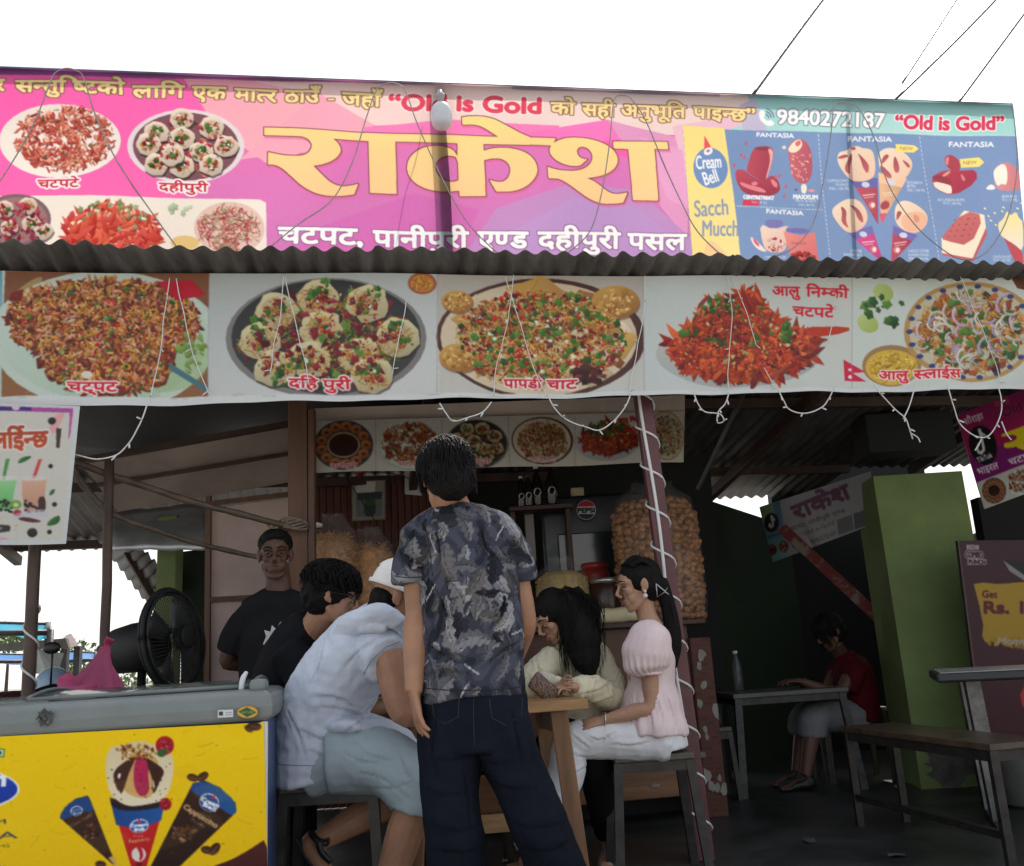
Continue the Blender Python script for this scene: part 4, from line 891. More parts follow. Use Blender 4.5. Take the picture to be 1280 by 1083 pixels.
# ================================================================ right hand dining room
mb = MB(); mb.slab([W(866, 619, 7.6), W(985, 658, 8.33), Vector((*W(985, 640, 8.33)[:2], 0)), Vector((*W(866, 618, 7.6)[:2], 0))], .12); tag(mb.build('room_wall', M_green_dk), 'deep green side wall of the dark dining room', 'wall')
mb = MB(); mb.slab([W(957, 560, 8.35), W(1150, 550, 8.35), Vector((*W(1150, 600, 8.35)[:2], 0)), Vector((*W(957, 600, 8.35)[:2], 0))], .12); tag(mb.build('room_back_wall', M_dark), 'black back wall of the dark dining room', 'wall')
P6 = 6.15
pl_, pr_ = W(1123, 800, P6), W(1240, 800, P6); pk_ = W(1096, 800, P6 + .5); zt_ = W(1150, 592, P6).z
mb = MB(); mb.hexa([(pl_.x - .0, P6, 0), (pr_.x, P6, 0), (pr_.x, P6 + .5, 0), (pk_.x, P6 + .5, 0)], [(pl_.x - .0, P6, zt_), (pr_.x, P6, zt_), (pr_.x, P6 + .5, zt_), (pk_.x, P6 + .5, zt_)])
tag(mb.build('green_pillar', M_green), 'broad lime green pillar with stained foot between the two dining rooms', 'pillar')
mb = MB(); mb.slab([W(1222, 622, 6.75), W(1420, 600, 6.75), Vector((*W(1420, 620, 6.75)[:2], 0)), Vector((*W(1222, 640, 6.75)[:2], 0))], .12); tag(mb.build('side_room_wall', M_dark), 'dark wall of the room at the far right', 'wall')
b = MB(); p = W(1128, 545, 6.6); b.box(p, (.62, .3, .28)); tag(b.build('boxed_beam', M_dark), 'dark boxed beam above the green pillar', 'beam')
b = MB(); b.bar(W(872, 612, 4.9), W(940, 470, 4.7), .018, .018); tag(b.build('stay_rod', M_steel), 'thin slanting rod from the right of the snack bag to the roof', 'rod')
# unseen end wall, added out of view to darken the dining room
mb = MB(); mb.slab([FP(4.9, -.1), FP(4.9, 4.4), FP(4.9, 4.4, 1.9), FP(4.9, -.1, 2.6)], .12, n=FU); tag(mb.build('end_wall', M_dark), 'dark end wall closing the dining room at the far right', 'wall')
# added black sheet standing in for the shade under the roof at the left
mb = MB()
for i in range(13):
    for j in range(9):
        a, t_ = -3.3 + 2.15 * i / 12, .28 + 1.5 * j / 8; mb.v.append(tuple(FP(a, t_, roof_z(t_) - .15 - .05 * sin(pi * i / 12) * sin(pi * j / 8) + .02 * noise.noise(Vector((a * 3, t_ * 3, 1))))))
for i in range(12):
    for j in range(8): q = i * 9 + j; mb.f.append((q, q + 1, q + 10, q + 9))
o = mb.build('black_tarpaulin', mat('black_tarp', (.014, .014, .015), .6, .3, 4), None, True); sm_ = o.modifiers.new('t', 'SOLIDIFY'); sm_.thickness = .003; tag(o, 'black tarpaulin slung under the tin roof above the bamboo braces', 'tarpaulin')
# ================================================================ lamp, posts and cables at the upper banner
b = MB(); b.bar(UBP.at(551, 108, -.05), UBP.at(563, 345, -.05), .064, .06); tag(b.build('banner_post', M_steel), 'dark post behind the upper banner below the white lamp', 'post', 'posts carrying the upper banner')
b = MB(); b.bar(UBP.at(1062, 130, -.05), UBP.at(1074, 345, -.05), .022, .022); tag(b.build('banner_post', M_steel), 'thin dark post behind the price panel of the upper banner', 'post', 'posts carrying the upper banner')
lamp = root('light_bulb', Plane(F0 - FN * .05, FU).at(549, 104), 'big white unlit lamp hanging in front of the upper banner', 'lamp')
LPn = Plane(F0 - FN * .05, FU); c = LPn.at(553, 161); up = Vector((-.02, 0, 1)).normalized()
M_opal = mat('opal_glass', (.62, .64, .68), .28, .05, 3); M_sock = mat('lamp_socket', (.36, .38, .38), .45)
b = MB(); b.lathe(c, [(.002, 0), (.024, .003), (.042, .011), (.053, .026), (.058, .048), (.058, .085), (.055, .112), (.046, .132), (.033, .146), (.022, .155)], 24, up); b.build('globe', M_opal, lamp, True)
b = MB(); b.lathe(c + up * .155, [(.019, 0), (.019, .035), (.024, .037), (.024, .055), (.014, .06), (.012, .08)], 14, up); b.build('socket', M_sock, lamp, True)
b = MB(); b.tube([c + up * .21, c + up * .24 + FN * -.02, c + up * .235 - FN * .08, c + up * .22 - FN * .17], .006, 6, 4); b.build('bracket', M_steel, lamp, True)
def cable(pts, off, r, label, name='tie_cable', m=M_cable, group='cables looped over the upper banner'):
    P = [UBP.at(x, y, off + .012 * sin(i * 1.7)) for i, (x, y) in enumerate(pts)]
    mb = MB(); mb.tube(P, r, 6, 6); return tag(mb.build(name, m, None, True), label, 'cable', group)
cable([(-30, 270), (0, 235), (40, 165), (62, 108), (70, 96), (84, 90), (98, 91), (106, 101), (120, 145), (145, 200), (175, 245), (205, 288), (228, 320)], .02, .0036, 'grey cable looped over the banner in front of the round dish pictures')
cable([(330, 318), (372, 285), (415, 252), (440, 205), (458, 150), (470, 118), (480, 107), (494, 106), (506, 118), (522, 160), (548, 215), (580, 275), (612, 312), (640, 332)], .02, .0036, 'grey cable looped over the banner left of the white lamp')
cable([(690, 330), (715, 314), (738, 288), (752, 240), (760, 185), (764, 141), (769, 123), (781, 121), (790, 131), (806, 155), (830, 208), (848, 250), (866, 288), (890, 312), (915, 330)], .02, .0036, 'grey cable looped over the last big yellow letter')
cable([(960, 325), (990, 312), (1015, 280), (1028, 230), (1036, 170), (1039, 138), (1047, 130), (1062, 131), (1072, 142), (1090, 175), (1108, 228), (1135, 275), (1165, 308), (1200, 326), (1232, 316), (1256, 275), (1267, 215), (1267, 160), (1263, 130)], .02, .0036, 'grey cable looped over the ice cream price panel')
cable([(531, 150), (520, 200), (508, 240), (498, 300)], -.03, .002, 'thin wire dangling beside the white lamp', 'thin_wire')
b = MB(); p0, p1 = UBP.at(-130, 80, 0.), UBP.at(1268, 131, 0.); b.bar(p0 - FN * .03, p1 - FN * .03, .035, .035); tag(b.build('top_rail', M_steel_lt), 'thin grey rail along the top edge of the upper banner', 'rail')
def sky_wire(a, b_, d0, d1, r, sag, label):
    p, q = W(*a, d0), W(*b_, d1); mb = MB(); mb.tube([p.lerp(q, k) - Vector((0, 0, sag * sin(pi * k))) for k in np.linspace(0, 1, 20)], r, 8); tag(mb.build('power_line', M_black, None, True), label, 'power line', 'power lines over the roof')
sky_wire((1075, -60), (936, 126), 9, 7, .016, -.02, 'thick black power line crossing the sky above the phone number'); sky_wire((1300, -60), (1120, 124), 14, 12, .018, .05, 'thin power line in the middle of the sky at right'); sky_wire((1330, -50), (1194, 134), 14, 12, .018, .0, 'thin power line at the far right of the sky'); sky_wire((1215, -30), (1128, 104), 30, 26, .03, .0, 'faint distant power line above the ice cream panel')

# ================================================================ string lights on the lower banner
def string(pts, label, h=.05, r=.0034, tails=()):
    P = [LBP.at(x, y, h + .012 * sin(i * 2.3)) for i, (x, y) in enumerate(pts)]
    mb = MB(); C_, _ = catmull(P, [(1, 1)] * len(P), 8); C_ = [c + Vector((noise.noise(c * 9), 0, noise.noise(c * 9 + Vector((5, 5, 5))))) * .007 for c in C_]; mb.tube(C_, r, 5)
    for i in range(5, len(C_), 9):
        d = Vector((RNG.uniform(-.6, .6), -.5, RNG.uniform(-1, .1))).normalized()
        mb.tube([C_[i], C_[i] + d * .016, C_[i] + d * .034], [r * .9, r * 1.3, r * 1.1], 5)
    for t in tails:
        mb.tube([LBP.at(x, y, h) for x, y in t], r, 5, 4)
    tag(mb.build('string_light', M_wire, None, True), label, 'string light', 'string lights on the lower banner')
string([(186, 512), (176, 540), (160, 560), (148, 573), (125, 577), (96, 571)], 'white string light drooping to the corner of the bubble tea poster')
string([(548, 508), (556, 520), (566, 530), (585, 525), (602, 518), (613, 506)], 'small white string light swag below the curd puri bowl')
string([(683, 499), (692, 517), (706, 528), (728, 537), (745, 541), (765, 528), (777, 514), (784, 497)], 'wide white string light swag left of the maroon post')
string([(862, 493), (866, 508), (878, 518), (894, 522), (900, 530), (893, 531), (892, 520), (902, 508), (906, 494)], 'knotted white string light below the red potato dish')
string([(966, 489), (972, 505), (982, 515), (1000, 521), (1020, 514), (1032, 501), (1035, 486)], 'white string light swag below the potato lettering')
string([(1086, 484), (1100, 504), (1116, 516), (1124, 527), (1130, 540), (1136, 552)], 'white string light with frayed end left of the onion dish', tails=([(1122, 527), (1130, 510), (1138, 482)], [(1132, 545), (1140, 550), (1143, 556)]))
string([(1176, 486), (1184, 515), (1194, 532), (1210, 548), (1224, 549), (1238, 535), (1243, 515), (1241, 486)], 'white string light looped over the right hand signboard', tails=([(1220, 549), (1216, 558), (1211, 566)], [(1244, 530), (1250, 545), (1256, 553)]))
for pts, lb_ in (([(214, 352), (208, 400), (200, 450), (190, 505)], 'white string light running down the right of the rice dish picture'), ([(222, 352), (232, 400), (245, 450), (262, 496)], 'white string light slanting over the corner of the rice dish picture'),
                 ([(356, 350), (352, 390), (346, 420), (338, 470)], 'white string light over the left of the puri bowl picture'), ([(358, 350), (368, 400), (380, 450), (388, 485)], 'white string light over the middle of the puri bowl picture'),
                 ([(506, 380), (498, 430), (490, 470)], 'short white string light over the right of the puri bowl picture'), ([(640, 348), (634, 400), (622, 450), (616, 498)], 'white string light over the left of the papdi dish picture'), ([(630, 350), (652, 420), (668, 470), (683, 499)], 'white string light over the middle of the papdi dish picture'),
                 ([(804, 348), (800, 400), (795, 440), (783, 497)], 'white string light along the seam above the maroon post'), ([(906, 348), (911, 400), (909, 450), (906, 492)], 'white string light straight down the red potato picture'), ([(912, 350), (930, 400), (946, 445), (964, 489)], 'white string light slanting over the red potato picture'),
                 ([(1040, 370), (1036, 400), (1033, 430)], 'short white string light beside the red lettering'), ([(1196, 350), (1215, 400), (1238, 450), (1245, 484)], 'white string light over the onion dish picture')):
    string(pts, lb_, .035, .0024)

# ================================================================ bubble tea poster at the left
PO = Plane(F0 + FN * .24, FU)
cv = Canvas(PO, [(-70, 502), (100, 508), (85, 681), (-70, 683)], .0034, (204, 206, 204)); zp = Zc(5.415, 0, 490)
cv.poly([(-80, 512), (93, 515), (80, 676), (-80, 676)], (206, 202, 190)); pz(zp, [(0, 100), (500, 115), (480, 300), (468, 330), (475, 145), (0, 130)], (172, 70, 150), ((190, 90, 170), (0, 1)), sm=0); pz(zp, [(-300, 100), (215, 105), (215, 130), (-300, 130)], (62, 40, 120), sm=0)
pz(zp, [(75, 95), (130, 75), (140, 125), (90, 130)], (214, 190, 206)); pz(zp, [(360, 160), (450, 140), (420, 200), (370, 300), (330, 260)], (226, 150, 150), al=.7)
cv.text('हालिईन*छ', zp((-160, 395))[0], zp((330, 375))[0], 22, (168, 60, 34), out=(226, 224, 216), ow=2, bold=1.3, grad=((204, 84, 36), (0, 1))); pz(zp, [(385, 250), (420, 252), (408, 385), (385, 383)], (70, 44, 36), sm=0)
for x, y, r in ((355, 200, 5), (348, 508, 3), (378, 768, 3.2), (225, 958, 6.4), (345, 955, 3.2)): cv.ell(*zp((x, y))[0], r, r * .9, (52, 48, 46), 1, ((20, 18, 18), (.4, .8)))
for q in ([(115, 495), (150, 445), (230, 435), (180, 475)], [(335, 710), (350, 670), (385, 662), (370, 700)], [(318, 920), (345, 870), (420, 835), (415, 900)]): pz(zp, q, (74, 130, 62), ((40, 92, 40), (1, .6)))
for x0, c1, c2, st in ((-10, (150, 206, 140), (96, 180, 96), (70, 150, 70)), (155, (214, 170, 140), (196, 140, 116), (206, 70, 70))):
    pz(zp, [(x0 + 55, 460), (x0 + 75 + 8, 455), (x0 + 60 - 10, 610), (x0 + 30, 610)] if x0 < 0 else [(x0 + 110, 462), (x0 + 135, 458), (x0 + 90, 590), (x0 + 65, 590)], st, sm=0)
    pz(zp, [(x0, 600), (x0 + 130, 600), (x0 + 165, 595), (x0 + 150, 820), (x0 + 20, 820), (x0, 700)] if x0 > 0 else [(x0, 605), (x0 + 130, 595), (x0 + 90, 810), (x0, 800)], c1, (c2, (0, 1)), sm=0); pz(zp, [(x0 - 5, 575), (x0 + 165 if x0 > 0 else 130, 570), (x0 + 165 if x0 > 0 else 125, 605), (x0 - 5, 610)], (214, 214, 206), al=.7, sm=1)
    for _ in range(26): cv.ell(*zp((x0 + 20 + RNG.random() * 110, 740 + RNG.random() * 80))[0], 1.7, 1.6, (36, 30, 30))
cv.ell(*zp((115, 768))[0], 7, 5.5, (120, 160, 60)); cv.ell(*zp((115, 770))[0], 3, 2.4, (220, 220, 170)); pz(zp, [(262, 715), (315, 712), (318, 815), (270, 818)], (64, 36, 34), sm=1); cv.ell(*zp((125, 825))[0], 5, 4, (176, 34, 54)); pz(zp, [(60, 850), (200, 800), (340, 800), (330, 860), (120, 870)], (196, 196, 206), al=.6); pz(zp, [(120, 860), (180, 850), (300, 880), (250, 892), (160, 880)], (86, 40, 44))
pz(zp, [(-200, 905), (60, 905), (85, 920), (70, 960), (-200, 968)], (52, 48, 46), sm=1); cv.text('Cool!', zp((-75, 950))[0], zp((25, 948))[0], 5.5, (226, 226, 220)); pz(zp, [(-100, 990), (60, 992), (70, 1010), (-100, 1010)], (214, 160, 190)); pz(zp, [(105, 910), (130, 900), (115, 925)], (190, 190, 80)); pz(zp, [(100, 930), (128, 945), (110, 940)], (110, 150, 60))
tag(cv.build('bubble_tea_poster', M_prn, disp=lambda q, v, U, V: .012 * np.sin(U * 7) * V + .02 * V, gain=.95), 'white poster of bubble tea cups hanging at the left end', 'poster')

# ================================================================ inner banner over the counter
IB = Plane(W(620, 550, 5.12), FU)
cv = Canvas(IB, [(388, 527), (856, 514), (853, 579), (390, 593)], .0045, (206, 200, 186)); k = (1.9 / 5.12)
dish_panipuri(cv, 430, 558, 37, 32); dish_rice(cv, 513, 555, 36, 28, n=260); dish_puri(cv, 596, 556, 37, 30); dish_mixed(cv, 678, 552, 39, 30); dish_fries(cv, 760, 548, 40, 26, n=90); dish_onion(cv, 832, 546, 22, 30)
for x in (470, 553, 636, 719, 806): cv.line([(x, 520), (x, 596)], .8, (150, 146, 134))
for t, a, b_ in (('पानीपुरी', (413, 588), (447, 587)), ('चटपट', (498, 584), (528, 583)), ('दिहपुरी', (580, 583), (612, 582)), ('पापडी चाट', (662, 579), (694, 578))): cv.text(t, a, b_, 6, (170, 30, 40), out=(230, 226, 220), ow=1, bold=.3)
cv.text('आलु िनम*की', (772, 529), (806, 527), 5.5, (176, 30, 40), bold=.4); cv.text('चटपटे', (780, 541), (803, 540), 5.5, (176, 30, 40), bold=.4)
tag(cv.build('inner_banner', M_prn, disp=lambda q, v, U, V: .02 * np.sin(U * 16) * V + .025 * V, gain=.66), 'smaller worn banner of round dishes hanging above the counter', 'banner')

# ================================================================ ice cream freezer
FD = 3.0; FC = W(334, 905, FD); FP_ = Plane(FC, FU)
class FMB(MB):                      # freezer parts are laid out square, then turned to stand parallel to the shop front
    def build(s, name, m, parent=None, smooth=False):
        s.v = [tuple(Vector((FC.x, FC.y, 0)) + FU * (x - FC.x) - FN * (y - FD) + Vector((0, 0, z))) for x, y, z in s.v]
        return MB.build(s, name, m, parent, smooth)
fr = root('ice_cream_freezer', (-1.45, FD + .2, 0), 'yellow fronted ice cream chest freezer with grey rim and glass lid', 'freezer')
xr = W(334, 905, FD).x; xl = xr - 1.42; zr = W(100, 916, FD).z; ztop = zr + .098
M_grim = mat('grey_freezer_plastic', (.20, .225, .215), .42, .12, 5, .04, 60); M_fbody = mat('white_freezer_steel', (.66, .68, .70), .35, .08, 4)
M_blue = mat('blue_freezer_side', (.05, .09, .22), .4, .1, 5)
b = FMB(); b.box(((xl + xr) / 2, FD + .335, (zr + .06) / 2), (xr - xl - .01, .65, zr - .06), bev=.012); b.build('body', M_blue, fr)
for x in (xl + .1, xr - .1):
    for y in (FD + .1, FD + .55): b = FMB(); b.tube([(x, y, 0), (x, y, .065)], .025, 10); b.build('foot', M_black, fr)
b = FMB(); b.box((xr - .009, FD + .006, (zr + .06) / 2), (.022, .016, zr - .06), bev=.004); b.build('edge_trim', M_fbody, fr)
b = FMB(); prof = [(0, 0), (-.016, .012), (-.02, .045), (-.014, .08), (.004, .096), (.03, .1), (.06, .096), (.06, 0)]          # rim section, swept round the top
Rm = [(xl, FD + .01), (xr, FD + .01), (xr, FD + .66), (xl, FD + .66)]; cx, cy = (xl + xr) / 2, FD + .335
for (x, y) in Rm:
    sx, sy = (1 if x > cx else -1), (1 if y > cy else -1)
    for o_, h in prof: b.v.append((x - sx * o_, y - sy * o_, zr + h))
m_ = len(prof)
for i in range(4):
    for j in range(m_): b.f.append((i * m_ + j, i * m_ + (j + 1) % m_, ((i + 1) % 4) * m_ + (j + 1) % m_, ((i + 1) % 4) * m_ + j))
o = b.build('rim', M_grim, fr, False); bv = o.modifiers.new('b', 'BEVEL'); bv.width = .007; bv.segments = 2; bv.limit_method = 'ANGLE'; bv.angle_limit = .5
b = FMB(); b.box((cx, cy, zr - .02), (xr - xl - .1, .55, .02)); b.build('inner_floor', M_fbody, fr)
def lid(x0, x1, dz, name):
    mb = FMB(); n = 14
    for i in range(n + 1):
        k = i / n; y = FD + .06 + .55 * k; z = ztop - .006 + dz + .026 * sin(pi * min(1, k * .92 + .03)) ** .8
        mb.v += [(x0, y, z), (x1, y, z)]
    for i in range(n): mb.f.append((2 * i, 2 * i + 1, 2 * i + 3, 2 * i + 2))
    o = mb.build(name, M_glass, fr, True); s_ = o.modifiers.new('t', 'SOLIDIFY'); s_.thickness = .006
    fm = FMB()
    for x in (x0, x1):
        fm.tube([(x, FD + .06 + .55 * i / n, ztop + dz + .026 * sin(pi * min(1, i / n * .92 + .03)) ** .8) for i in range(n + 1)], (.006), 8)
    fm.bar((x0, FD + .06, ztop + dz), (x1, FD + .06, ztop + dz), .014, .012); fm.build('lid_frame', M_grim, o, True)
lid(xl + .05, xl + .76, .0, 'glass_lid'); lid(xl + .70, xr - .05, .012, 'glass_lid')
b = FMB(); b.box((xr - .03, FD + .05, ztop + .012), (.055, .075, .04), bev=.014); b.build('corner_cap', M_grim, fr, True)
b = FMB(); b.tube([(xr - .085, FD + .05, ztop), (xr - .08, FD + .05, ztop + .035), (xr - .07, FD + .06, ztop + .055)], [.009, .009, .006], 8, 4); b.build('lid_handle', M_fbody, fr, True)
zf = Zc(3.657, 0, 840)
cv = Canvas(FP_, [(-150, 929), (330, 903), (337, 1175), (-155, 1200)], .0026, (246, 206, 8)); cv.poly([(-200, 880), (400, 880), (400, 1250), (-200, 1250)], (252, 210, 2), 1, ((240, 194, 4), (0, 1)))
P0 = lambda x, y: zf((x, y))[0]
cv.ell(-60, 987, 86, 29, (250, 250, 250)); cv.ell(-60, 987, 83.5, 26.5, (34, 74, 190), 1, ((24, 56, 160), (0, 1))); cv.text('Cream', (-134, 992), (8, 983), 20, (250, 250, 250), bold=.8, shear=.15); cv.text('Bell', (-95, 1010), (-25, 1008), 14, (250, 250, 250), bold=.8, shear=.15)
cv.text('ICE CREAM', (-120, 1037), (9, 1030), 6, (40, 50, 90), bold=.3); cv.text('FANTASIA', (-150, 1058), (24, 1048), 9, (40, 50, 110), bold=.3); cv.text('PREMIUM ICE CREAMS', (-120, 1066), (14, 1059), 3.4, (90, 84, 60))
pz(zf, [(-14, 352), (28, 352), (24, 392), (-14, 392)], (70, 130, 60), sm=0); pz(zf, [(-14, 358), (21, 358), (18, 386), (-14, 386)], (240, 244, 236), sm=0); cv.ell(*P0(6, 372), 2.4, 2.6, (40, 110, 50))
# raspberry cone
pz(zf, [(510, 580), (760, 590), (640, 1010)], (222, 40, 40), ((170, 24, 30), (.2, .8)), sm=0); pz(zf, [(505, 575), (630, 610), (760, 585), (740, 680), (640, 720), (535, 700)], (28, 70, 140), ((36, 90, 160), (1, 0)), sm=0); pz(zf, [(505, 575), (600, 610), (760, 585), (752, 620), (600, 640), (515, 622)], (40, 26, 30), sm=1)
pz(zf, [(485, 400), (510, 340), (570, 335), (640, 312), (720, 335), (790, 370), (800, 430), (785, 530), (750, 590), (690, 605), (610, 618), (560, 605), (505, 560), (490, 480)], (222, 204, 160), ((240, 226, 196), (0, 1)), sm=2)
pz(zf, [(600, 370), (680, 360), (740, 420), (710, 540), (690, 580), (620, 575), (560, 540), (580, 440)], (214, 170, 100), sm=2)
pz(zf, [(640, 375), (720, 420), (760, 455), (735, 500), (715, 550), (700, 560), (700, 470)], (64, 34, 24), sm=2); pz(zf, [(590, 400), (630, 385), (590, 470), (560, 575), (530, 520), (518, 455)], (70, 38, 26), sm=2)
pz(zf, [(620, 400), (650, 380), (682, 420), (680, 480), (690, 540), (665, 575), (630, 560), (612, 500)], (196, 40, 90), ((170, 30, 76), (.3, .7)), sm=2); pz(zf, [(540, 470), (560, 460), (548, 500)], (240, 236, 230)); pz(zf, [(545, 535), (556, 560), (548, 570)], (240, 236, 230)); pz(zf, [(700, 480), (712, 520), (705, 545)], (240, 220, 210))
cv.bits(*P0(620, 365), 26, 10, 90, 'chunk', [(206, 150, 70), (186, 120, 50), (120, 60, 30), (226, 180, 100)], 2.6)
for _ in range(40): cv.ell(*P0(495 + RNG.random() * 300, 395 + RNG.random() * 200), .9, .7, (40, 24, 20))
for x, y, r in ((757, 338, 11.5), (760, 605, 7.6)):
    cv.ell(*P0(x, y), r, r * 1.02, (176, 22, 44)); c0 = P0(x, y); cv.bits(c0[0], c0[1], r * .8, r * .8, 46, 'chunk', [(214, 50, 70), (226, 80, 96), (160, 16, 40)], r * .2, power=.5)
pz(zf, [(715, 380), (740, 345), (770, 375), (745, 395)], (60, 96, 40)); pz(zf, [(755, 350), (772, 340), (768, 375)], (70, 110, 50))
cv.ell(*P0(640, 705), 12, 8.5, (250, 250, 250), rot=-.2); cv.ell(*P0(640, 706), 11, 7.4, (40, 84, 170), rot=-.2); cv.text('Cream', P0(602, 712), P0(676, 704), 4, (250, 250, 250), bold=.4); cv.text('Bell', P0(620, 728), P0(662, 724), 3.6, (250, 250, 250), bold=.4); pz(zf, [(628, 690), (640, 670), (650, 690)], (220, 50, 60), sm=0)
cv.text('Crazy', P0(615, 757), P0(660, 754), 3.4, (250, 226, 150), bold=.2); cv.text('Raspberry', P0(592, 782), P0(688, 772), 4.6, (250, 226, 150), bold=.3, shear=.2); cv.ell(*P0(638, 835), 9, 9, (236, 226, 214)); pz(zf, [(625, 800), (655, 805), (660, 850), (640, 870), (645, 830)], (190, 30, 50)); cv.ell(*P0(640, 880), 4, 2.4, (110, 20, 26))
# brown cones
def cone2(l, r, tip, s, word, wa, wb):
    pz(zf, [l, ((l[0] + r[0]) / 2 - 0, (l[1] + r[1]) / 2), r, tip], (66, 36, 26), ((44, 24, 18), (0, 1)), sm=0)
pz(zf, [(278, 668), (300, 620), (350, 580), (405, 566), (415, 580), (535, 885), (520, 880)], (70, 42, 30), ((50, 28, 22), (0, 1)), sm=0); pz(zf, [(278, 668), (285, 640), (330, 590), (405, 566), (414, 585), (440, 640), (380, 640), (290, 680)], (36, 72, 130), sm=1); cv.ell(*P0(354, 636), 7.6, 6, (246, 246, 246), rot=-.3); cv.ell(*P0(354, 637), 6.8, 5.2, (40, 74, 140), rot=-.3); cv.text('Cream', P0(332, 642), P0(378, 630), 3.4, (250, 250, 250), bold=.3); cv.text('Bell', P0(342, 655), P0(372, 648), 3, (250, 250, 250), bold=.2)
cv.text('Choco Truffle', P0(330, 712), P0(425, 660), 4, (170, 130, 90), shear=.2); cv.bits(*P0(420, 735), 9, 10, 16, 'chunk', [(120, 76, 50), (160, 110, 70), (44, 24, 18)], 3); pz(zf, [(500, 850), (525, 840), (540, 888), (528, 885)], (214, 170, 110), sm=0)
pz(zf, [(885, 510), (940, 498), (1010, 530), (1080, 600), (1085, 640), (820, 895), (690, 895)], (60, 34, 26), ((40, 22, 18), (0, 1)), sm=0); pz(zf, [(885, 510), (940, 498), (1010, 530), (1080, 595), (1086, 645), (1060, 660), (990, 610), (870, 545)], (34, 74, 140), ((40, 90, 150), (1, 0)), sm=1)
cv.ell(*P0(960, 598), 12.5, 11, (246, 246, 246), rot=.5); cv.ell(*P0(960, 600), 11.6, 10, (34, 70, 140), rot=.5); cv.text('Cream', P0(922, 590), P0(1000, 622), 5.4, (250, 250, 250), bold=.5); cv.text('Bell', P0(930, 612), P0(985, 640), 5, (250, 250, 250), bold=.5); pz(zf, [(970, 575), (985, 562), (990, 585)], (220, 50, 60), sm=0)
cv.text('Cappuccino', P0(838, 622), P0(990, 715), 6.6, (196, 160, 110), bold=.4, shear=.2); cv.text('Truffle', P0(872, 678), P0(935, 715), 4, (176, 140, 96), shear=.2); cv.bits(*P0(840, 740), 15, 10, 34, 'chunk', [(90, 56, 40), (120, 80, 54), (56, 30, 22), (150, 110, 80)], 4); cv.text('CHOCO', P0(905, 650), P0(960, 668), 2.2, (176, 140, 96))
def bean(x, y, r, a): cv.ell(*P0(x, y), r, r * .62, (56, 28, 20), 1, ((96, 56, 40), (0, 1)), rot=a); c0 = P0(x, y); cv.line([(c0[0] - r * .8 * cos(a), c0[1] - r * .8 * sin(a)), (c0[0], c0[1] + .8), (c0[0] + r * .8 * cos(a), c0[1] + r * .8 * sin(a))], 1, (130, 90, 60))
bean(885, 485, 7.6, .3); bean(930, 480, 8, -.6); bean(950, 815, 8, .2); bean(985, 810, 9, -.9); bean(465, 880, 7, .1); bean(1165, 250, 9, .1); bean(1140, 262, 6, .6)
pz(zf, [(960, 895), (1060, 860), (1140, 815), (1230, 755), (1230, 1000), (900, 1000)], (84, 34, 32), ((60, 24, 24), (0, 1)), sm=1)
rs = random.Random(17)
for _ in range(46):
    x, y, a, l = rs.uniform(-40, 335), rs.uniform(905, 1083), rs.gauss(0, .5), rs.uniform(3, 22); cv.line([(x, y), (x + l * cos(a) * .5, y + l * sin(a) * .5 + 1), (x + l * cos(a), y + l * sin(a))], rs.uniform(.4, .9), rs.choice([(250, 240, 190), (150, 120, 30), (120, 100, 50)]), rs.uniform(.15, .5))
for _ in range(40): cv.ell(rs.uniform(-40, 335), rs.uniform(905, 1083), rs.uniform(.5, 1.6), rs.uniform(.4, 1.2), (110, 84, 30), rs.uniform(.2, .6))
for _ in range(9): cv.ell(rs.uniform(-40, 335), rs.uniform(915, 1083), rs.uniform(14, 40), rs.uniform(6, 16), rs.choice([(180, 140, 10), (255, 236, 120)]), .07, rot=rs.uniform(-.5, .5))
pr_f = cv.build('front_panel', mat_print('freezer_print', .45, spec=.18), fr, h=.006)
# stickers on the rim
SP = Plane(FC + FN * .0215, FU); cv = Canvas(SP, [(268, 884), (326, 881), (326, 902), (268, 905)], .0014, (56, 61, 59), ss=3)
cv.poly([(272, 888), (292, 887), (292, 897), (272, 898)], (214, 216, 214)); cv.poly([(274, 890), (279, 890), (279, 895), (274, 895)], (50, 50, 50)); cv.line([(282, 891), (290, 891)], .8, (120, 120, 120)); cv.line([(282, 894), (290, 893.6)], .8, (120, 120, 120))
cv.ell(309.5, 890.5, 13.6, 8, (206, 140, 40)); cv.ell(309.5, 890.5, 12, 6.6, (216, 170, 60)); cv.poly([(298, 890), (309, 884.5), (321, 891), (309, 897)], (40, 90, 50)); cv.text('NATURE', (302, 892.5), (317, 892), 3, (220, 200, 90))
def inkeep(U, V): return (((U - .07) * (.41 - U) > 0) & ((V - .14) * (.66 - V) > 0)) | (((U - .716) / .24) ** 2 + ((V - .43) / .40) ** 2 < 1)
cv.build('sticker', mat_print('sticker_print', .35), fr, keep=inkeep)
SP = Plane(FC + FN * .0215, FU); cv = Canvas(SP, [(44, 886), (68, 884), (68, 908), (44, 910)], .0014, (70, 74, 72), ss=3)
cv.bits(56, 897, 9, 8, 30, 'chunk', [(40, 44, 42), (66, 70, 68), (110, 114, 110)], 2.4)
cv.build('worn_mark', mat_print('worn_print', .5), fr, keep=lambda U, V: ((U - .5) / .42 + .15 * np.sin(V * 14)) ** 2 + ((V - .5) / .44 + .15 * np.sin(U * 17)) ** 2 < 1)
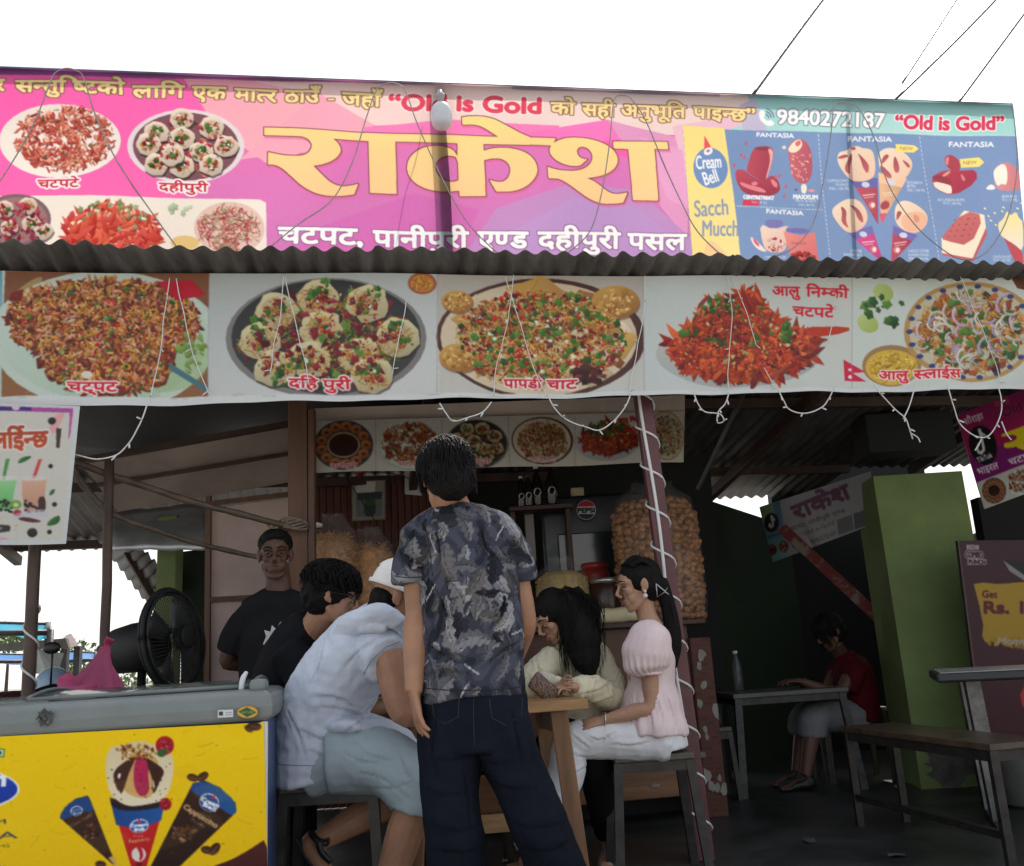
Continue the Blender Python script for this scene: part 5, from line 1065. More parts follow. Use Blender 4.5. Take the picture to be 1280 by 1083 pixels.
# ================================================================ counter
CP = Plane(W(800, 900, 5.55), FU)
cl, _ = CP.uv(470, 900); cr_, _ = CP.uv(872, 900); zc = 1.11
def CX(a, t, z): return CP.o + FU * a - FN * t + Vector((0, 0, z - CP.o.z))
ct = root('counter', CX((cl + cr_) / 2, .3, 0), 'brown timber serving counter with peeling paint behind the seated women', 'counter')
M_peel = mat('peeling_brown_paint', (.13, .055, .03), .55, .2, 4, .2, 18, col2=(.07, .032, .02), stretch=(1, 1, .3))
M_plank = mat('varnished_plank', (.22, .105, .045), .5, .35, 6, .15, 20, stretch=(.3, .3, 5))
def cbox(a0, a1, t0, t1, z0, z1, m, nm, bev=.006):
    b = MB(); b.box(CX((a0 + a1) / 2, (t0 + t1) / 2, (z0 + z1) / 2), (a1 - a0, t1 - t0, z1 - z0), (FU, -FN, Vector((0, 0, 1))), bev); return b.build(nm, m, ct)
cbox(cl, cr_, .02, .62, .40, zc - .03, M_peel, 'front_panel'); cbox(cl - .03, cr_ + .1, -.04, .66, zc - .03, zc, M_wood_dk, 'counter_top')
cbox(cl, cr_ + .02, -.01, .02, .13, .33, M_plank, 'lower_plank'); cbox(cl, cr_, .3, .34, .0, .4, M_dark, 'back_board')
cbox(cl, cr_, .0, .02, .355, .385, M_wood, 'batten')
M_plast = mat('flaking_plaster', (.26, .245, .215), .85, .3, 9)
for a, z, w_, h in ((.25, .26, .09, .04), (.05, .2, .05, .02), (.33, .16, .05, .05), (-.3, .22, .04, .02)):
    b = MB(); n = 11; k = len(b.v)
    for i in range(n): t = 2 * pi * i / n; r = 1 + .35 * sin(i * 2.7 + a * 9); b.v.append(tuple(CX(a + w_ * .5 * r * cos(t), -.0135, z + h * .5 * r * sin(t))))
    b.f.append(tuple(k + i for i in range(n))); o = b.build('bare_patch', M_plast, ct); q = o.modifiers.new('t', 'SOLIDIFY'); q.thickness = .003
# brick pier at the end of the counter
bp = root('brick_pier', CX(cr_ + .06, .1, 0), 'short red brick pier with flaking plaster at the end of the counter', 'pier')
mbk = bpy.data.materials.new('red_brick'); mbk.use_nodes = True; t = mbk.node_tree
br = t.nodes.new('ShaderNodeTexBrick'); br.inputs['Scale'].default_value = 9; br.inputs['Color1'].default_value = (.13, .04, .028, 1); br.inputs['Color2'].default_value = (.09, .028, .02, 1); br.inputs['Mortar'].default_value = (.08, .05, .04, 1); br.inputs['Mortar Size'].default_value = .03
tc = t.nodes.new('ShaderNodeTexCoord'); mp = t.nodes.new('ShaderNodeMapping'); mp.inputs['Rotation'].default_value = (radians(90), 0, 0); t.links.new(tc.outputs['Object'], mp.inputs[0]); t.links.new(mp.outputs[0], br.inputs[0]); t.links.new(br.outputs[0], t.nodes['Principled BSDF'].inputs[0]); t.nodes['Principled BSDF'].inputs['Roughness'].default_value = .85
b = MB(); b.box(CX(cr_ + .06, .12, .5), (.13, .28, 1.0), (FU, -FN, Vector((0, 0, 1))), .01); b.build('brickwork', mbk, bp)
rr = random.Random(4)
for i in range(13):
    b = MB(); a, z = cr_ + .06 + rr.uniform(-.05, .065), rr.uniform(.08, .95); n = 9; k = len(b.v); w_ = rr.uniform(.012, .035)
    for j in range(n): th = 2 * pi * j / n; r = w_ * rr.uniform(.7, 1.3); b.v.append(tuple(CX(min(max(a + r * cos(th), cr_ - .003), cr_ + .123), -.0235, z + r * 1.4 * sin(th))))
    b.f.append(tuple(k + j for j in range(n))); o = b.build('plaster', M_plast, bp); q = o.modifiers.new('t', 'SOLIDIFY'); q.thickness = .004

# ================================================================ goods on the counter
M_puri = mat('fried_puri', (.46, .22, .09), .5, 0, 24, .4, 60, col2=(.2, .08, .03), mixpos=(.38, .62)); M_pea = mat('roasted_peas', (.48, .33, .12), .6, .3, 40); M_nood = mat('fried_noodles', (.50, .26, .11), .6, .4, 30)
M_paper = mat('cream_plastic_pack', (.62, .54, .33), .4, .12, 8, .2, 14); M_redlid = mat('red_plastic', (.32, .035, .025), .35, .2, 6)
def bag_film(parent, c, rx, ry, h, top=.1, seed=0, lean=0):
    b = MB(); n = 28; prof = [(.86, 0), (1.0, .03), (1.04, .2), (1.03, .5), (1.0, .78), (.9, .93), (.66, 1.0), (.45, 1.0 + top * .5), (.5, 1 + top)]
    for r, z in prof:
        for j in range(n):
            a = 2 * pi * j / n; q = 1 + .035 * noise.noise(Vector((cos(a) * 2, sin(a) * 2, z * 5 + seed)))
            b.v.append((c.x + (rx * r * q + .004) * cos(a) + lean * z, c.y + (ry * r * q + .004) * sin(a), c.z + z * h + (.02 * noise.noise(Vector((a * 2, seed, 3))) if z > 1 else 0)))
    for i in range(len(prof) - 1):
        for j in range(n): b.f.append((i * n + j, i * n + (j + 1) % n, (i + 1) * n + (j + 1) % n, (i + 1) * n + j))
    return b.build('plastic_bag', M_film, parent, True)
def snack_bag(px, py, d, rx, ry, h, kind, label, seed=0, name='snack_bag', top=.12, lean=0, size=None):
    p = W(px, py, d); p.z = zc + .003 if d > 5 else p.z
    r = root(name, p, label, 'snack bag'); rr = random.Random(seed); b = MB()
    if kind == 'puri':
        s = size or .032; z = s * .7
        while z < h * .93:
            k = min(1, .92 + z / h * .3) if z < h * .8 else 1 - (z / h - .8) * 2.2
            n = max(4, int(2 * pi * (rx + ry) / 2 * k / (s * 1.55)))
            for j in range(n):
                a = 2 * pi * (j + rr.random() * .5) / n; q = k * rr.uniform(.86, .95)
                R = Matrix.Rotation(rr.uniform(0, 6), 3, 'Z') @ Matrix.Rotation(rr.uniform(-1, 1), 3, 'X')
                e = s * rr.uniform(.85, 1.15); b.ball(p + Vector((rx * q * cos(a) + lean * z / h, ry * q * sin(a), z + rr.uniform(-.3, .3) * s)), (e, e, e * rr.uniform(.6, .85)), R, 9, 6)
            z += s * 1.15
        b.lathe(p, [(rx * .7, .01), (rx * .8, h * .4), (rx * .75, h * .8), (rx * .3, h * .9)], 16); o = b.build('puris', M_puri, r, True)
    elif kind == 'peas':
        b.lathe(p, [(rx * .8, .004), (rx * .93, .03), (rx * .97, h * .5), (rx * .93, h * .82), (rx * .5, h * .92)], 20)
        for _ in range(1500):
            a = rr.uniform(pi, 2 * pi) if rr.random() < .9 else rr.uniform(0, pi); z = rr.uniform(.02, h * .9); k = .97 if z < h * .78 else .97 - (z / h - .78) * 3.2
            e = rr.uniform(.006, .0085); b.ball(p + Vector((rx * k * cos(a), ry * k * sin(a), z)), (e, e, e * .85), None, 5, 4)
        o = b.build('peas', M_pea, r, True)
    else:
        b.lathe(p, [(rx * .8, .004), (rx * .93, .03), (rx * .97, h * .5), (rx * .9, h * .82), (rx * .4, h * .92)], 20)
        for _ in range(700):
            a = rr.uniform(pi * .95, 2.05 * pi); z = rr.uniform(.02, h * .92); k = .96 if z < h * .75 else .96 - (z / h - .75) * 2.6
            q = p + Vector((rx * k * cos(a), ry * k * sin(a), z)); u = Vector((rr.uniform(-1, 1), rr.uniform(-.2, .2), rr.uniform(-.6, .6))).normalized() * rr.uniform(.015, .04)
            w_ = Vector((0, -.006, rr.uniform(-.01, .01))); b.tube([q - u, q + w_, q + u], .0034, 4)
        o = b.build('noodles', M_nood, r, True)
    bag_film(r, p, rx, ry, h, top, seed, lean); return r
snack_bag(830, 775, 5.75, .265, .22, .80, 'puri', 'huge clear bag of golden puffed puris standing at the right of the counter', 3, top=.06)
snack_bag(705, 765, 5.8, .165, .15, .37, 'peas', 'clear bag of roasted peas above the woman in cream', 5, top=.16)
snack_bag(418, 745, 5.3, .135, .12, .64, 'noodles', 'clear bag of fried noodles nearest the timber pillar', 8, top=.1)
snack_bag(464, 760, 5.4, .14, .12, .57, 'noodles', 'clear bag of fried noodles above the white cap', 11, top=.1)
def jar(px, d, r, h, m, lidm, label, py=770, nm='jar'):
    p = W(px, py, d); p.z = zc + .002; o = root(nm, p, label, 'jar'); b = MB(); b.lathe(p, [(r * .9, 0), (r, .015), (r, h * .82), (r * .86, h * .9)], 20); b.build('body', m, o, True)
    b = MB(); b.lathe(p + Vector((0, 0, h * .9)), [(r * .92, 0), (r * .94, h * .1), (r * .8, h * .115)], 20); b.build('lid', lidm, o, True)
M_rim = mat('steel_lid', (.5, .5, .48), .3, metal=.8)
jar(748, 6.05, .095, .40, M_redlid, M_redlid, 'tall red plastic jar between the pea bag and the big puri bag'); jar(760, 5.82, .115, .28, mat('brown_jar', (.05, .018, .012), .25), M_rim, 'dark brown jar with pale lid beside the head of the woman in pink')
def pack(px, py, d, sx, sz, label):
    p = W(px, py, d); p.z = zc + sz / 2 + .002; b = MB(); b.box(p, (sx, .16, sz), bev=sz * .4)
    bm_ = b.organic('snack_pack', M_paper, None, .009, 6, folds(.006, 14)); tag(bm_, label, 'packet')
pack(772, 770, 5.62, .24, .09, 'flat cream packet lying on the counter left of the puri bag'); pack(668, 780, 5.62, .15, .09, 'small cream packet on the counter behind the woman looking down')
# drinks cooler with emblem, bottles on a shelf
ck = root('drinks_cooler', W(715, 760, 6.3), 'dark drinks cooler with a round red white and blue emblem', 'cooler')
M_cool = mat('dark_blue_cooler', (.012, .016, .028), .3, .2, 6)
p0, p1 = W(668, 622, 6.3), W(775, 612, 6.3); xw = p1.x - p0.x; cx_ = (p0.x + p1.x) / 2 + .1; ztc = p0.z + .0
b = MB(); b.box((cx_, 6.62, ztc / 2 + .02), (xw + .12, .6, ztc - .04), bev=.02); b.build('cabinet', M_cool, ck)
b = MB(); b.box((cx_ - .02, 6.305, W(700, 700, 6.3).z - .25), (xw - .12, .02, .85), bev=.008); b.build('glass_door', mat('cooler_glass', (.02, .025, .03), .08, spec=.8), ck)
b = MB(); pw = W(664, 690, 6.3); b.box((pw.x + .0, 6.31, W(664, 640, 6.3).z - .08), (.065, .03, .52), bev=.006); b.build('door_strip', mat('pale_strip', (.30, .28, .28), .5), ck)
EP = Plane((0, 6.305, 0), (1, 0, 0)); cv = Canvas(EP, [(720, 624), (746, 624), (746, 652), (720, 652)], .0025, (10, 14, 24), ss=3)
cv.ell(733, 638, 12.2, 12.4, (226, 226, 226)); cv.ell(733, 638, 11.2, 11.4, (12, 16, 28)); cv.poly([(721.5, 638 - 1)] + [(733 + 11.2 * cos(a), 637.5 + 11.2 * sin(a)) for a in np.linspace(pi + .35, 2 * pi - .35, 20)], (190, 22, 46)); cv.poly([(722, 634), (744, 633.5), (744.2, 643), (722, 643)], (232, 232, 232)); cv.text('PEPSI', (722.5, 641.5), (743.5, 641), 6, (14, 16, 26), bold=.5)
cv.build('emblem', mat_print('emblem_print', .4), ck, h=.004, keep=lambda U, V: (U - .5) ** 2 + (V - .5) ** 2 < .24)
sh = root('bottle_shelf', W(680, 618, 6.1), 'dark shelf carrying soft drink bottles left of the cooler', 'shelf')
b = MB(); sp = W(672, 632, 6.1); b.box(sp + Vector((.02, .05, -.02)), (.42, .2, .025)); b.build('board', M_wood_dk, sh)
b = MB(); b.box(Vector((sp.x - .17, 6.2, (sp.z - .03) / 2)), (.03, .2, sp.z - .04)); b.box(Vector((sp.x + .2, 6.2, (sp.z - .03) / 2)), (.03, .2, sp.z - .04)); b.build('upright', M_wood_dk, sh)
M_cola = mat('dark_cola', (.012, .008, .008), .12, spec=.7)
for i, (px, lab) in enumerate(((652, 'leftmost'), (661, 'second from the left'), (672, 'third from the left'), (690, 'rightmost'))):
    p = Vector((W(px, 620, 6.1).x, 6.12 - .02 * (i % 2), sp.z - .006)); s = .85 if i < 2 else 1.1
    o = root('drink_bottle', p, 'dark soft drink bottle, %s of four by the cooler' % lab, 'bottle', 'soft drink bottles on the shelf')
    b = MB(); b.lathe(p, [(.03 * s, 0), (.034 * s, .01), (.034 * s, .13 * s), (.03 * s, .16 * s), (.013 * s, .21 * s), (.013 * s, .235 * s)], 14); b.build('body', M_cola, o, True)
    b = MB(); b.lathe(p + Vector((0, 0, .235 * s)), [(.015 * s, 0), (.015 * s, .018 * s)], 12); b.build('cap', M_redlid if i % 2 else M_white, o, True)
    b = MB(); n = 16; R = .0348 * s
    for j in range(n): a = 2 * pi * j / n; u = .026 * s * cos(a) / R; b.v.append(tuple(p + Vector((R * sin(u), -R * cos(u) - .001, .085 * s + .026 * s * sin(a)))))
    b.f.append(tuple(range(n))); b.build('label', mat('bottle_mark', (.55, .5, .5), .5), o)
b = MB(); p = W(722, 612, 6.32); b.box(p + Vector((0, .08, -.015)), (.09, .09, .07), bev=.006); tag(b.build('small_box', M_paper), 'small cream box standing on top of the drinks cooler', 'box')
# cards and pictures at the back wall
FPn = Plane(Vector((0, 6.84, 0)), (1, 0, 0))
cv = Canvas(FPn, [(439, 602), (482, 600), (482, 650), (440, 652)], .005, (150, 142, 126)); cv.poly([(445, 622), (478, 620), (478, 646), (446, 647)], (110, 120, 116)); cv.poly([(455, 628), (470, 626), (470, 646), (456, 647)], (46, 60, 58), sm=1); cv.poly([(447, 603), (470, 602), (469, 616), (444, 617)], (206, 206, 196)); cv.ell(463, 628, 7, 5, (60, 90, 50)); cv.poly([(447, 617), (478, 615), (478, 624), (447, 626)], (56, 60, 66)); cv.line([(440, 602), (482, 600), (482, 650), (440, 652), (440, 602)], 2.4, (120, 104, 84))
tag(cv.build('wall_calendar', M_prn2), 'faded picture calendar on the red brown cladding', 'picture')
cv = Canvas(FPn, [(506, 588), (531, 588), (529, 620), (506, 618)], .004, (206, 206, 202)); cv.poly([(508, 590), (529, 590), (528, 597), (508, 597)], (196, 200, 200)); cv.line([(512, 594), (525, 594)], .8, (120, 120, 120))
tag(cv.build('payment_card', M_prn2), 'plain white payment card hanging left of the standing man', 'card')
b = MB(); q = W(450, 590, 6.8); b.tube([q, q + Vector((.4, -.05, -.1)), q + Vector((.75, 0, -.55))], .004, 5, 5); b.tube([q + Vector((-.1, 0, -.05)), q + Vector((.15, -.05, -.45)), q + Vector((.32, 0, -.75))], .005, 5, 5); tag(b.build('loose_wire', M_steel, None, True), 'loose grey wires crossing the wall above the noodle bags', 'wire')
b = MB(); p = W(449, 592, 6.7); b.lathe(p, [(.005, -.03), (.03, -.01), (.045, .03), (.02, .05)], 12); tag(b.build('red_bulb', M_redlid, None, True), 'small red lamp below the left of the inner banner', 'lamp')
b = MB(); p = W(392, 657, 5.2); b.lathe(p, [(.02, -.015), (.05, -.008), (.05, .008), (.02, .018)], 14); tag(b.build('small_dish', M_white, None, True), 'small white dish lamp fixed to the timber pillar', 'lamp')

# ================================================================ wooden table in the middle
M_top_w = mat('honey_pine', (.38, .21, .085), .5, .3, 3, .15, 14, stretch=(.6, 6, 6)); M_leg_w = mat('brown_table_leg', (.26, .135, .065), .55, .3, 5, .1, 18, stretch=(4, 4, .5))
tb = root('wooden_table', W(640, 940, 3.95) * 1, 'narrow pine topped wooden table between the seated people', 'table'); zt = .775
tl, tr_ = Vector((-.52, 3.70, zt)), Vector((.235, 3.82, zt)); tu = (tr_ - tl).normalized(); tv = Vector((-tu.y, tu.x, 0))
b = MB(); b.box((tl + tr_) / 2 + tv * .24 - Vector((0, 0, .0205)), ((tr_ - tl).length, .50, .041), (tu, tv, Vector((0, 0, 1))), .004); b.build('table_top', M_top_w, tb)
for e, sgn in ((.10, -1), ((tr_ - tl).length - .11, 1)):
    for w_ in (.05, .43):
        b = MB(); p = tl + tu * e + tv * w_; q = p + tu * (.055 * sgn); b.bar((p.x, p.y, zt - .042), (q.x, q.y, 0), .07, .045, bev=.004); b.build('leg', M_leg_w, tb)
    b = MB(); p, q = tl + tu * e + tv * .08, tl + tu * e + tv * .41; b.bar((p.x, p.y, zt - .09), (q.x, q.y, zt - .09), .02, .08); b.build('end_rail', M_leg_w, tb); b = MB(); b.bar((p.x + .04 * sgn, p.y, .3), (q.x + .04 * sgn, q.y, .3), .02, .06); b.build('end_rail', M_leg_w, tb)
b = MB(); p, q = tl + tu * .12 + tv * .26, tr_ - tu * .12 + tv * .26; b.bar((p.x, p.y, .3), (q.x, q.y, .3), .025, .07); b.build('foot_rail', M_top_w, tb)

# ================================================================ stools, benches, tables
M_seat = mat('worn_dark_seat', (.11, .085, .065), .4, .45, 9, .1, 30)
def stool(name, c, h, sx, sy, label, rot=0., splay=.035, cat='stool', mseat=M_seat, mleg=M_steel, group=None, th=.028, legw=.03):
    c = Vector((c[0], c[1], 0)); X = Vector((cos(rot), sin(rot), 0)); Y = Vector((-sin(rot), cos(rot), 0)); ax = (X, Y, Vector((0, 0, 1)))
    o = root(name, c, label, cat, group)
    b = MB(); b.box(c + Vector((0, 0, h - th / 2)), (sx, sy, th), ax, .005); b.build('seat' if cat != 'table' else 'table_top', mseat, o)
    b = MB(); z = h - th - .022
    for s in (-1, 1):
        b.bar(c + X * (-sx * .46) + Y * (s * sy * .44) + Vector((0, 0, z)), c + X * (sx * .46) + Y * (s * sy * .44) + Vector((0, 0, z)), .022, .042)
        b.bar(c + X * (s * sx * .455) + Y * (-sy * .42) + Vector((0, 0, z)), c + X * (s * sx * .455) + Y * (sy * .42) + Vector((0, 0, z)), .022, .042)
    b.build('apron', mleg, o)
    for i in (-1, 1):
        for j in (-1, 1):
            p = c + X * (i * sx * .45) + Y * (j * sy * .43); q = p + X * (i * splay) + Y * (j * splay)
            b = MB(); b.bar(p + Vector((0, 0, h - th - .002)), (q.x, q.y, 0), legw, legw); b.build('leg', mleg, o)
    return o, c, X, Y
p = W(411, 985, 3.5); HST = p.z + .02; stool('wooden_stool', (p.x, 3.62), HST, .35, .32, 'dark stool under the man in the pale hoodie beside the freezer', .03, .03, mleg=M_steel, legw=.036)
p = W(812, 948, 4.33); HSW = .505; stool('wooden_stool', (p.x, 4.36), HSW, .35, .28, 'dark stool under the woman in the pink blouse beside the maroon post', .05, .035, legw=.038)
p = G(902, 1003); stool('wooden_stool', (p.x - .02, p.y + .15), .44, .26, .26, 'dark stool in shadow right of the maroon post', .1, .02)
# bench behind the table for the woman in cream (mostly hidden)
stool('low_bench', (.32, 4.72), .46, 1.0, .26, 'low wooden bench behind the table under the woman in cream', .1, .01, cat='bench')
stool('low_bench', (-.78, 4.32), .46, .7, .26, 'low wooden bench behind the hoodie under the man in black with glasses', .1, .01, cat='bench')
# long bench at the right
be = root('long_bench', (2.0, 4.5, 0), 'long steel legged bench with dark wooden top at the right', 'bench'); M_btop = mat('brown_bench_plank', (.085, .058, .04), .32, .4, 4, .1, 20, stretch=(1, 5, 5))
A0, A1 = W(1230, 926, 4.0), W(1052, 911, 5.15); hb = (A0.z + A1.z) / 2; A0.z = A1.z = hb
du = (A1 - A0).normalized(); dvv = Vector((du.y, -du.x, 0)); A0 = A0 - du * .03
if dvv.x < 0: dvv = -dvv
Lb = (A1 - A0).length
b = MB(); b.box(A0 + du * Lb / 2 + dvv * .15 + Vector((0, 0, -.014)), (Lb, .30, .028), (du, Vector((-du.y, du.x, 0)), Vector((0, 0, 1))), .004); b.build('seat', M_btop, be)
b = MB()
for s in (.02, .28): b.bar(A0 + du * .02 + dvv * s + Vector((0, 0, -.05)), A1 - du * .02 + dvv * s + Vector((0, 0, -.05)), .025, .042)
for e in (.03, Lb - .03): b.bar(A0 + du * e + dvv * .03 + Vector((0, 0, -.05)), A0 + du * e + dvv * .27 + Vector((0, 0, -.05)), .025, .04)
b.bar(A0 + du * .03 + dvv * .02 + Vector((0, 0, .14 - hb)), A1 - du * .03 + dvv * .02 + Vector((0, 0, .14 - hb)), .028, .03); b.build('frame', M_steel, be)
for e in (.02, Lb - .02):
    for s in (.02, .28):
        b = MB(); q = A0 + du * e + dvv * s; b.bar((q.x, q.y, hb - .028), (q.x, q.y, 0), .034, .034); b.build('leg', M_steel, be)
# table at the right edge
tr = root('dining_table', (2.45, 4.95, 0), 'dark edged dining table with bare steel legs at the right edge', 'table'); M_tedge = mat('black_table_edge', (.025, .028, .03), .35, .2, 10); M_ttop = mat('pale_laminate', (.40, .39, .38), .25, .15, 3)
p = W(1170, 845, 4.75); zt2 = p.z + .012; tU = Vector((.94, -.34, 0)).normalized(); tV = Vector((-tU.y, tU.x, 0)); ax2 = (tU, tV, Vector((0, 0, 1))); c2 = Vector((p.x, 4.75, 0)) + tU * .75 + tV * .3
b = MB(); b.box(Vector((c2.x, c2.y, zt2 - .025)), (1.5, .62, .045), ax2, .012); b.build('table_edge', M_tedge, tr); b = MB(); b.box(Vector((c2.x, c2.y, zt2 - .0008)), (1.46, .58, .004), ax2); b.build('table_top', M_ttop, tr)
for i in (-1, 1):
    for j in (-.12, .22):
        q = c2 + tU * (i * .58) + tV * j; b = MB(); b.bar((q.x, q.y, zt2 - .048), (q.x + .06 * -i * 0 + .02, q.y, .03), .075, .03, up=(0, 1, 0)); b.build('leg', M_steel_lt, tr)
    b = MB(); q = c2 + tU * (i * .58); b.bar(q - tV * .28 + Vector((.02, 0, .02)), q + tV * .28 + Vector((.02, 0, .02)), .06, .03); b.build('foot_bar', M_steel, tr)
# table at the back with bottle
p = W(972, 864, 6.3); zb = p.z + .0; M_steel_dk = mat('dull_steel', (.06, .06, .06), .5, .4, 14, metal=.7); M_gtop = mat('grey_table_top', (.10, .098, .09), .4, .3, 6)
stool('back_table', (p.x + .05, 6.5), zb, .78, .5, 'small dark table with steel legs in front of the person in red', .1, .045, cat='table', mseat=M_gtop, mleg=M_steel_dk, th=.03, legw=.045)
o = root('water_bottle', Vector((W(922, 860, 6.5).x + .03, 6.6, zb)), 'clear water bottle standing at the left end of the back table', 'bottle'); p = Vector(o.location)
b = MB(); b.lathe(p, [(.03, 0), (.036, .01), (.036, .08), (.033, .1), (.036, .12), (.035, .18), (.015, .235), (.014, .25)], 16); b.build('body', mat('clear_bottle', (.12, .14, .14), .1, alpha=.4, spec=.8), o, True); b = MB(); b.lathe(p + Vector((0, 0, .25)), [(.017, 0), (.017, .02)], 12); b.build('cap', M_white, o, True)
stool('low_bench', (W(1062, 905, 6.75).x, 6.78), .47, .46, .28, 'dark bench under the person in red at the back table', .1, .01, cat='bench')
b = MB(); p = W(1285, 960, 5.4); p.z = 0; b.lathe(p, [(.12, 0), (.16, .02), (.175, .3), (.19, .33), (.17, .335), (.16, .1), (.02, .06)], 20); tag(b.build('white_bucket', mat('dusty_bucket', (.22, .22, .21), .6, .2, 6), None, True), 'white plastic bucket under the table at the right edge', 'bucket')  # mottled grey, darker than plain white plastic

# ================================================================ signs at the right
def corner_plane(tl, tr, bl):
    o = W(*tl); return Plane(o, W(*tr) - o, W(*bl) - o)
def board_back(name_parent, pl, quad, th, m):
    P = [pl.at(*q, h=-.004) for q in quad]; mb = MB(); mb.slab(P, th, n=-pl.n); return mb.build('board', m, name_parent)
SGP = corner_plane((1195, 520, 5.6), (1280, 487, 5.07), (1230, 637, 5.6)); q4 = [(1195, 520), (1420, 433), (1440, 558), (1230, 637)]
sg = root('magenta_signboard', SGP.at(1260, 570), 'magenta side signboard with round black music note emblem and yellow lettering', 'signboard')
cv = Canvas(SGP, q4, .0042, (190, 18, 80), ss=3); zs = Zc(6.77, 1180, 480)
cv.poly([(1195, 520), (1420, 433), (1440, 558), (1230, 637)], (206, 20, 78), 1, ((140, 26, 92), (.3, .9))); pz(zs, [(130, 640), (330, 560), (520, 500), (700, 430), (700, 700), (240, 850)], (112, 26, 112), sm=0, al=.8)
pz(zs, [(270, 835), (900, 590), (950, 900), (340, 1060)], (206, 200, 190), sm=0)
cv.ell(*zs((330, 515))[0], 17, 25, (16, 14, 16), rot=-.25)
c0 = zs((310, 530))[0]; cv.poly(zs((285, 380), (310, 372), (322, 405), (360, 430), (362, 445), (325, 435), (345, 520), (350, 560), (320, 600), (285, 585), (270, 545), (285, 500), (300, 490), (305, 515), (292, 540), (305, 570), (325, 550), (318, 500)), (226, 226, 226)); cv.text('TikTok', zs((290, 665))[0], zs((415, 615))[0], 6.5, (226, 226, 226), bold=.5)
cv.text('सौराहा', zs((180, 345))[0], zs((340, 290))[0], 8.5, (226, 214, 220), bold=.4); cv.text('भाइरल', zs((295, 770))[0], zs((468, 710))[0], 9, (236, 230, 230), bold=.5); cv.text('चटपटे', zs((560, 690))[0], zs((790, 608))[0], 9, (236, 230, 230), bold=.5)
cv.text('पाइन*छ', zs((440, 200))[0], zs((560, 160))[0], 8, (196, 120, 70), bold=.2); cv.text('“Old is Gold”', zs((460, 295))[0], zs((1060, 70))[0], 11, (90, 24, 50), out=(190, 60, 110), ow=.6, bold=.6)
pz(zs, [(485, 420), (560, 395), (680, 350), (720, 340), (720, 380), (690, 400), (700, 470), (650, 520), (560, 540), (510, 540), (505, 500), (560, 490), (610, 470), (620, 440), (580, 425), (490, 450)], (226, 206, 30), sm=1); pz(zs, [(600, 530), (680, 560), (760, 575), (800, 560), (780, 520), (700, 500), (640, 490)], (226, 206, 30), sm=1); pz(zs, [(800, 310), (850, 295), (870, 500), (815, 520)], (226, 206, 30), sm=0)
c0 = zs((425, 900))[0]; dish_panipuri(cv, c0[0], c0[1], 15, 16); c0 = zs((640, 820))[0]; dish_rice(cv, c0[0], c0[1], 15, 15, n=120)
pz(zs, [(95, 285), (108, 280), (345, 1050), (330, 1062)], (150, 140, 140), sm=0)
pf = cv.build('print', M_prn2, sg, gain=1.15); board_back(sg, SGP, q4, .03, M_steel)
GSP = corner_plane((949, 634, 7.6), (1089, 589, 6.33), (966, 703, 7.6)); q4 = [(949, 634), (1089, 589), (1094, 655), (966, 703)]
sg = root('grey_signboard', GSP.at(1020, 640), 'dim grey white signboard with purple lettering hanging in the dark dining room', 'signboard')
cv = Canvas(GSP, q4, .006, (180, 180, 182)); cv.poly([(949, 634), (975, 625), (985, 700), (960, 705)], (120, 190, 190), .8, ((60, 110, 160), (0, 1))); cv.poly([(949, 634), (966, 629), (972, 650), (952, 656)], (170, 200, 120), .7); zg = Zc(3.765, 940, 570)
cv.ell(*zg((93, 312))[0], 9, 12, (14, 14, 16)); pz(zg, [(85, 280), (95, 275), (112, 300), (105, 305), (104, 330), (90, 342), (76, 330), (80, 312), (90, 318), (95, 322)], (226, 226, 226), sm=0)
cv.text('राकेश', zg((205, 300))[0], zg((470, 190))[0], 19, (110, 50, 90), bold=1.6); cv.text('चटपट, पानीपुरी एण*ड', zg((175, 355))[0], zg((440, 262))[0], 5, (70, 60, 70)); cv.text('“Old is Gold”', zg((235, 378))[0], zg((400, 315))[0], 5, (120, 70, 90)); cv.text('भाइरल', zg((75, 390))[0], zg((132, 372))[0], 4, (30, 40, 60), bold=.3); cv.text('9840272187', zg((280, 412))[0], zg((400, 368))[0], 5, (80, 80, 90)); pz(zg, [(400, 300), (470, 275), (480, 345), (408, 372)], (120, 120, 126), sm=0); pz(zg, [(478, 270), (545, 248), (555, 322), (485, 345)], (100, 100, 110), sm=0)
for a, b_ in ((95, 440), (150, 425), (210, 408)): c0 = zg((a, b_))[0]; cv.ell(c0[0], c0[1], 6, 7, (120, 60, 50)); cv.bits(c0[0], c0[1], 4, 5, 20, 'chunk', RED + SEV, 2)
cv.build('print', M_prn2, sg, gain=.75); board_back(sg, GSP, q4, .02, M_steel)
b = MB(); q0, q1 = W(977, 660, 7.2), W(1112, 785, 6.75); b.bar(q0, q1, .085, .012, up=(0, -1, 0)); sash = b.build('sash', mat('faded_red_sash', (.20, .035, .035), .6, .4, 5, col2=(.26, .22, .18), mixpos=(.42, .5))); tag(sash, 'faded red and white sash stretched down across the dark room', 'sash')  # thin slanting bar mottled red and pale
CPn = Plane(W(1200, 680, 5.75), FU); q4 = [(1197, 676), (1430, 676), (1470, 1000), (1232, 988)]
sg = root('maroon_poster_stand', CPn.at(1250, 960), 'dark maroon standing poster with yellow offer patch behind the right table', 'poster')
cv = Canvas(CPn, [(1197, 676), (1430, 674), (1480, 1000), (1236, 990)], .0046, (66, 16, 36)); cv.poly([(1197, 676), (1440, 674), (1480, 1000), (1236, 990)], (62, 14, 34), 1, ((92, 14, 36), (.3, .8)))
zq = Zc(3.765, 940, 570)
for a in ((1012, 420, 1070, 443), (1016, 486, 1106, 515)): pz(zq, [(a[0], a[1]), (a[2], a[1] + 2), (a[2], a[3]), (a[0], a[3])], (206, 200, 196), sm=0)
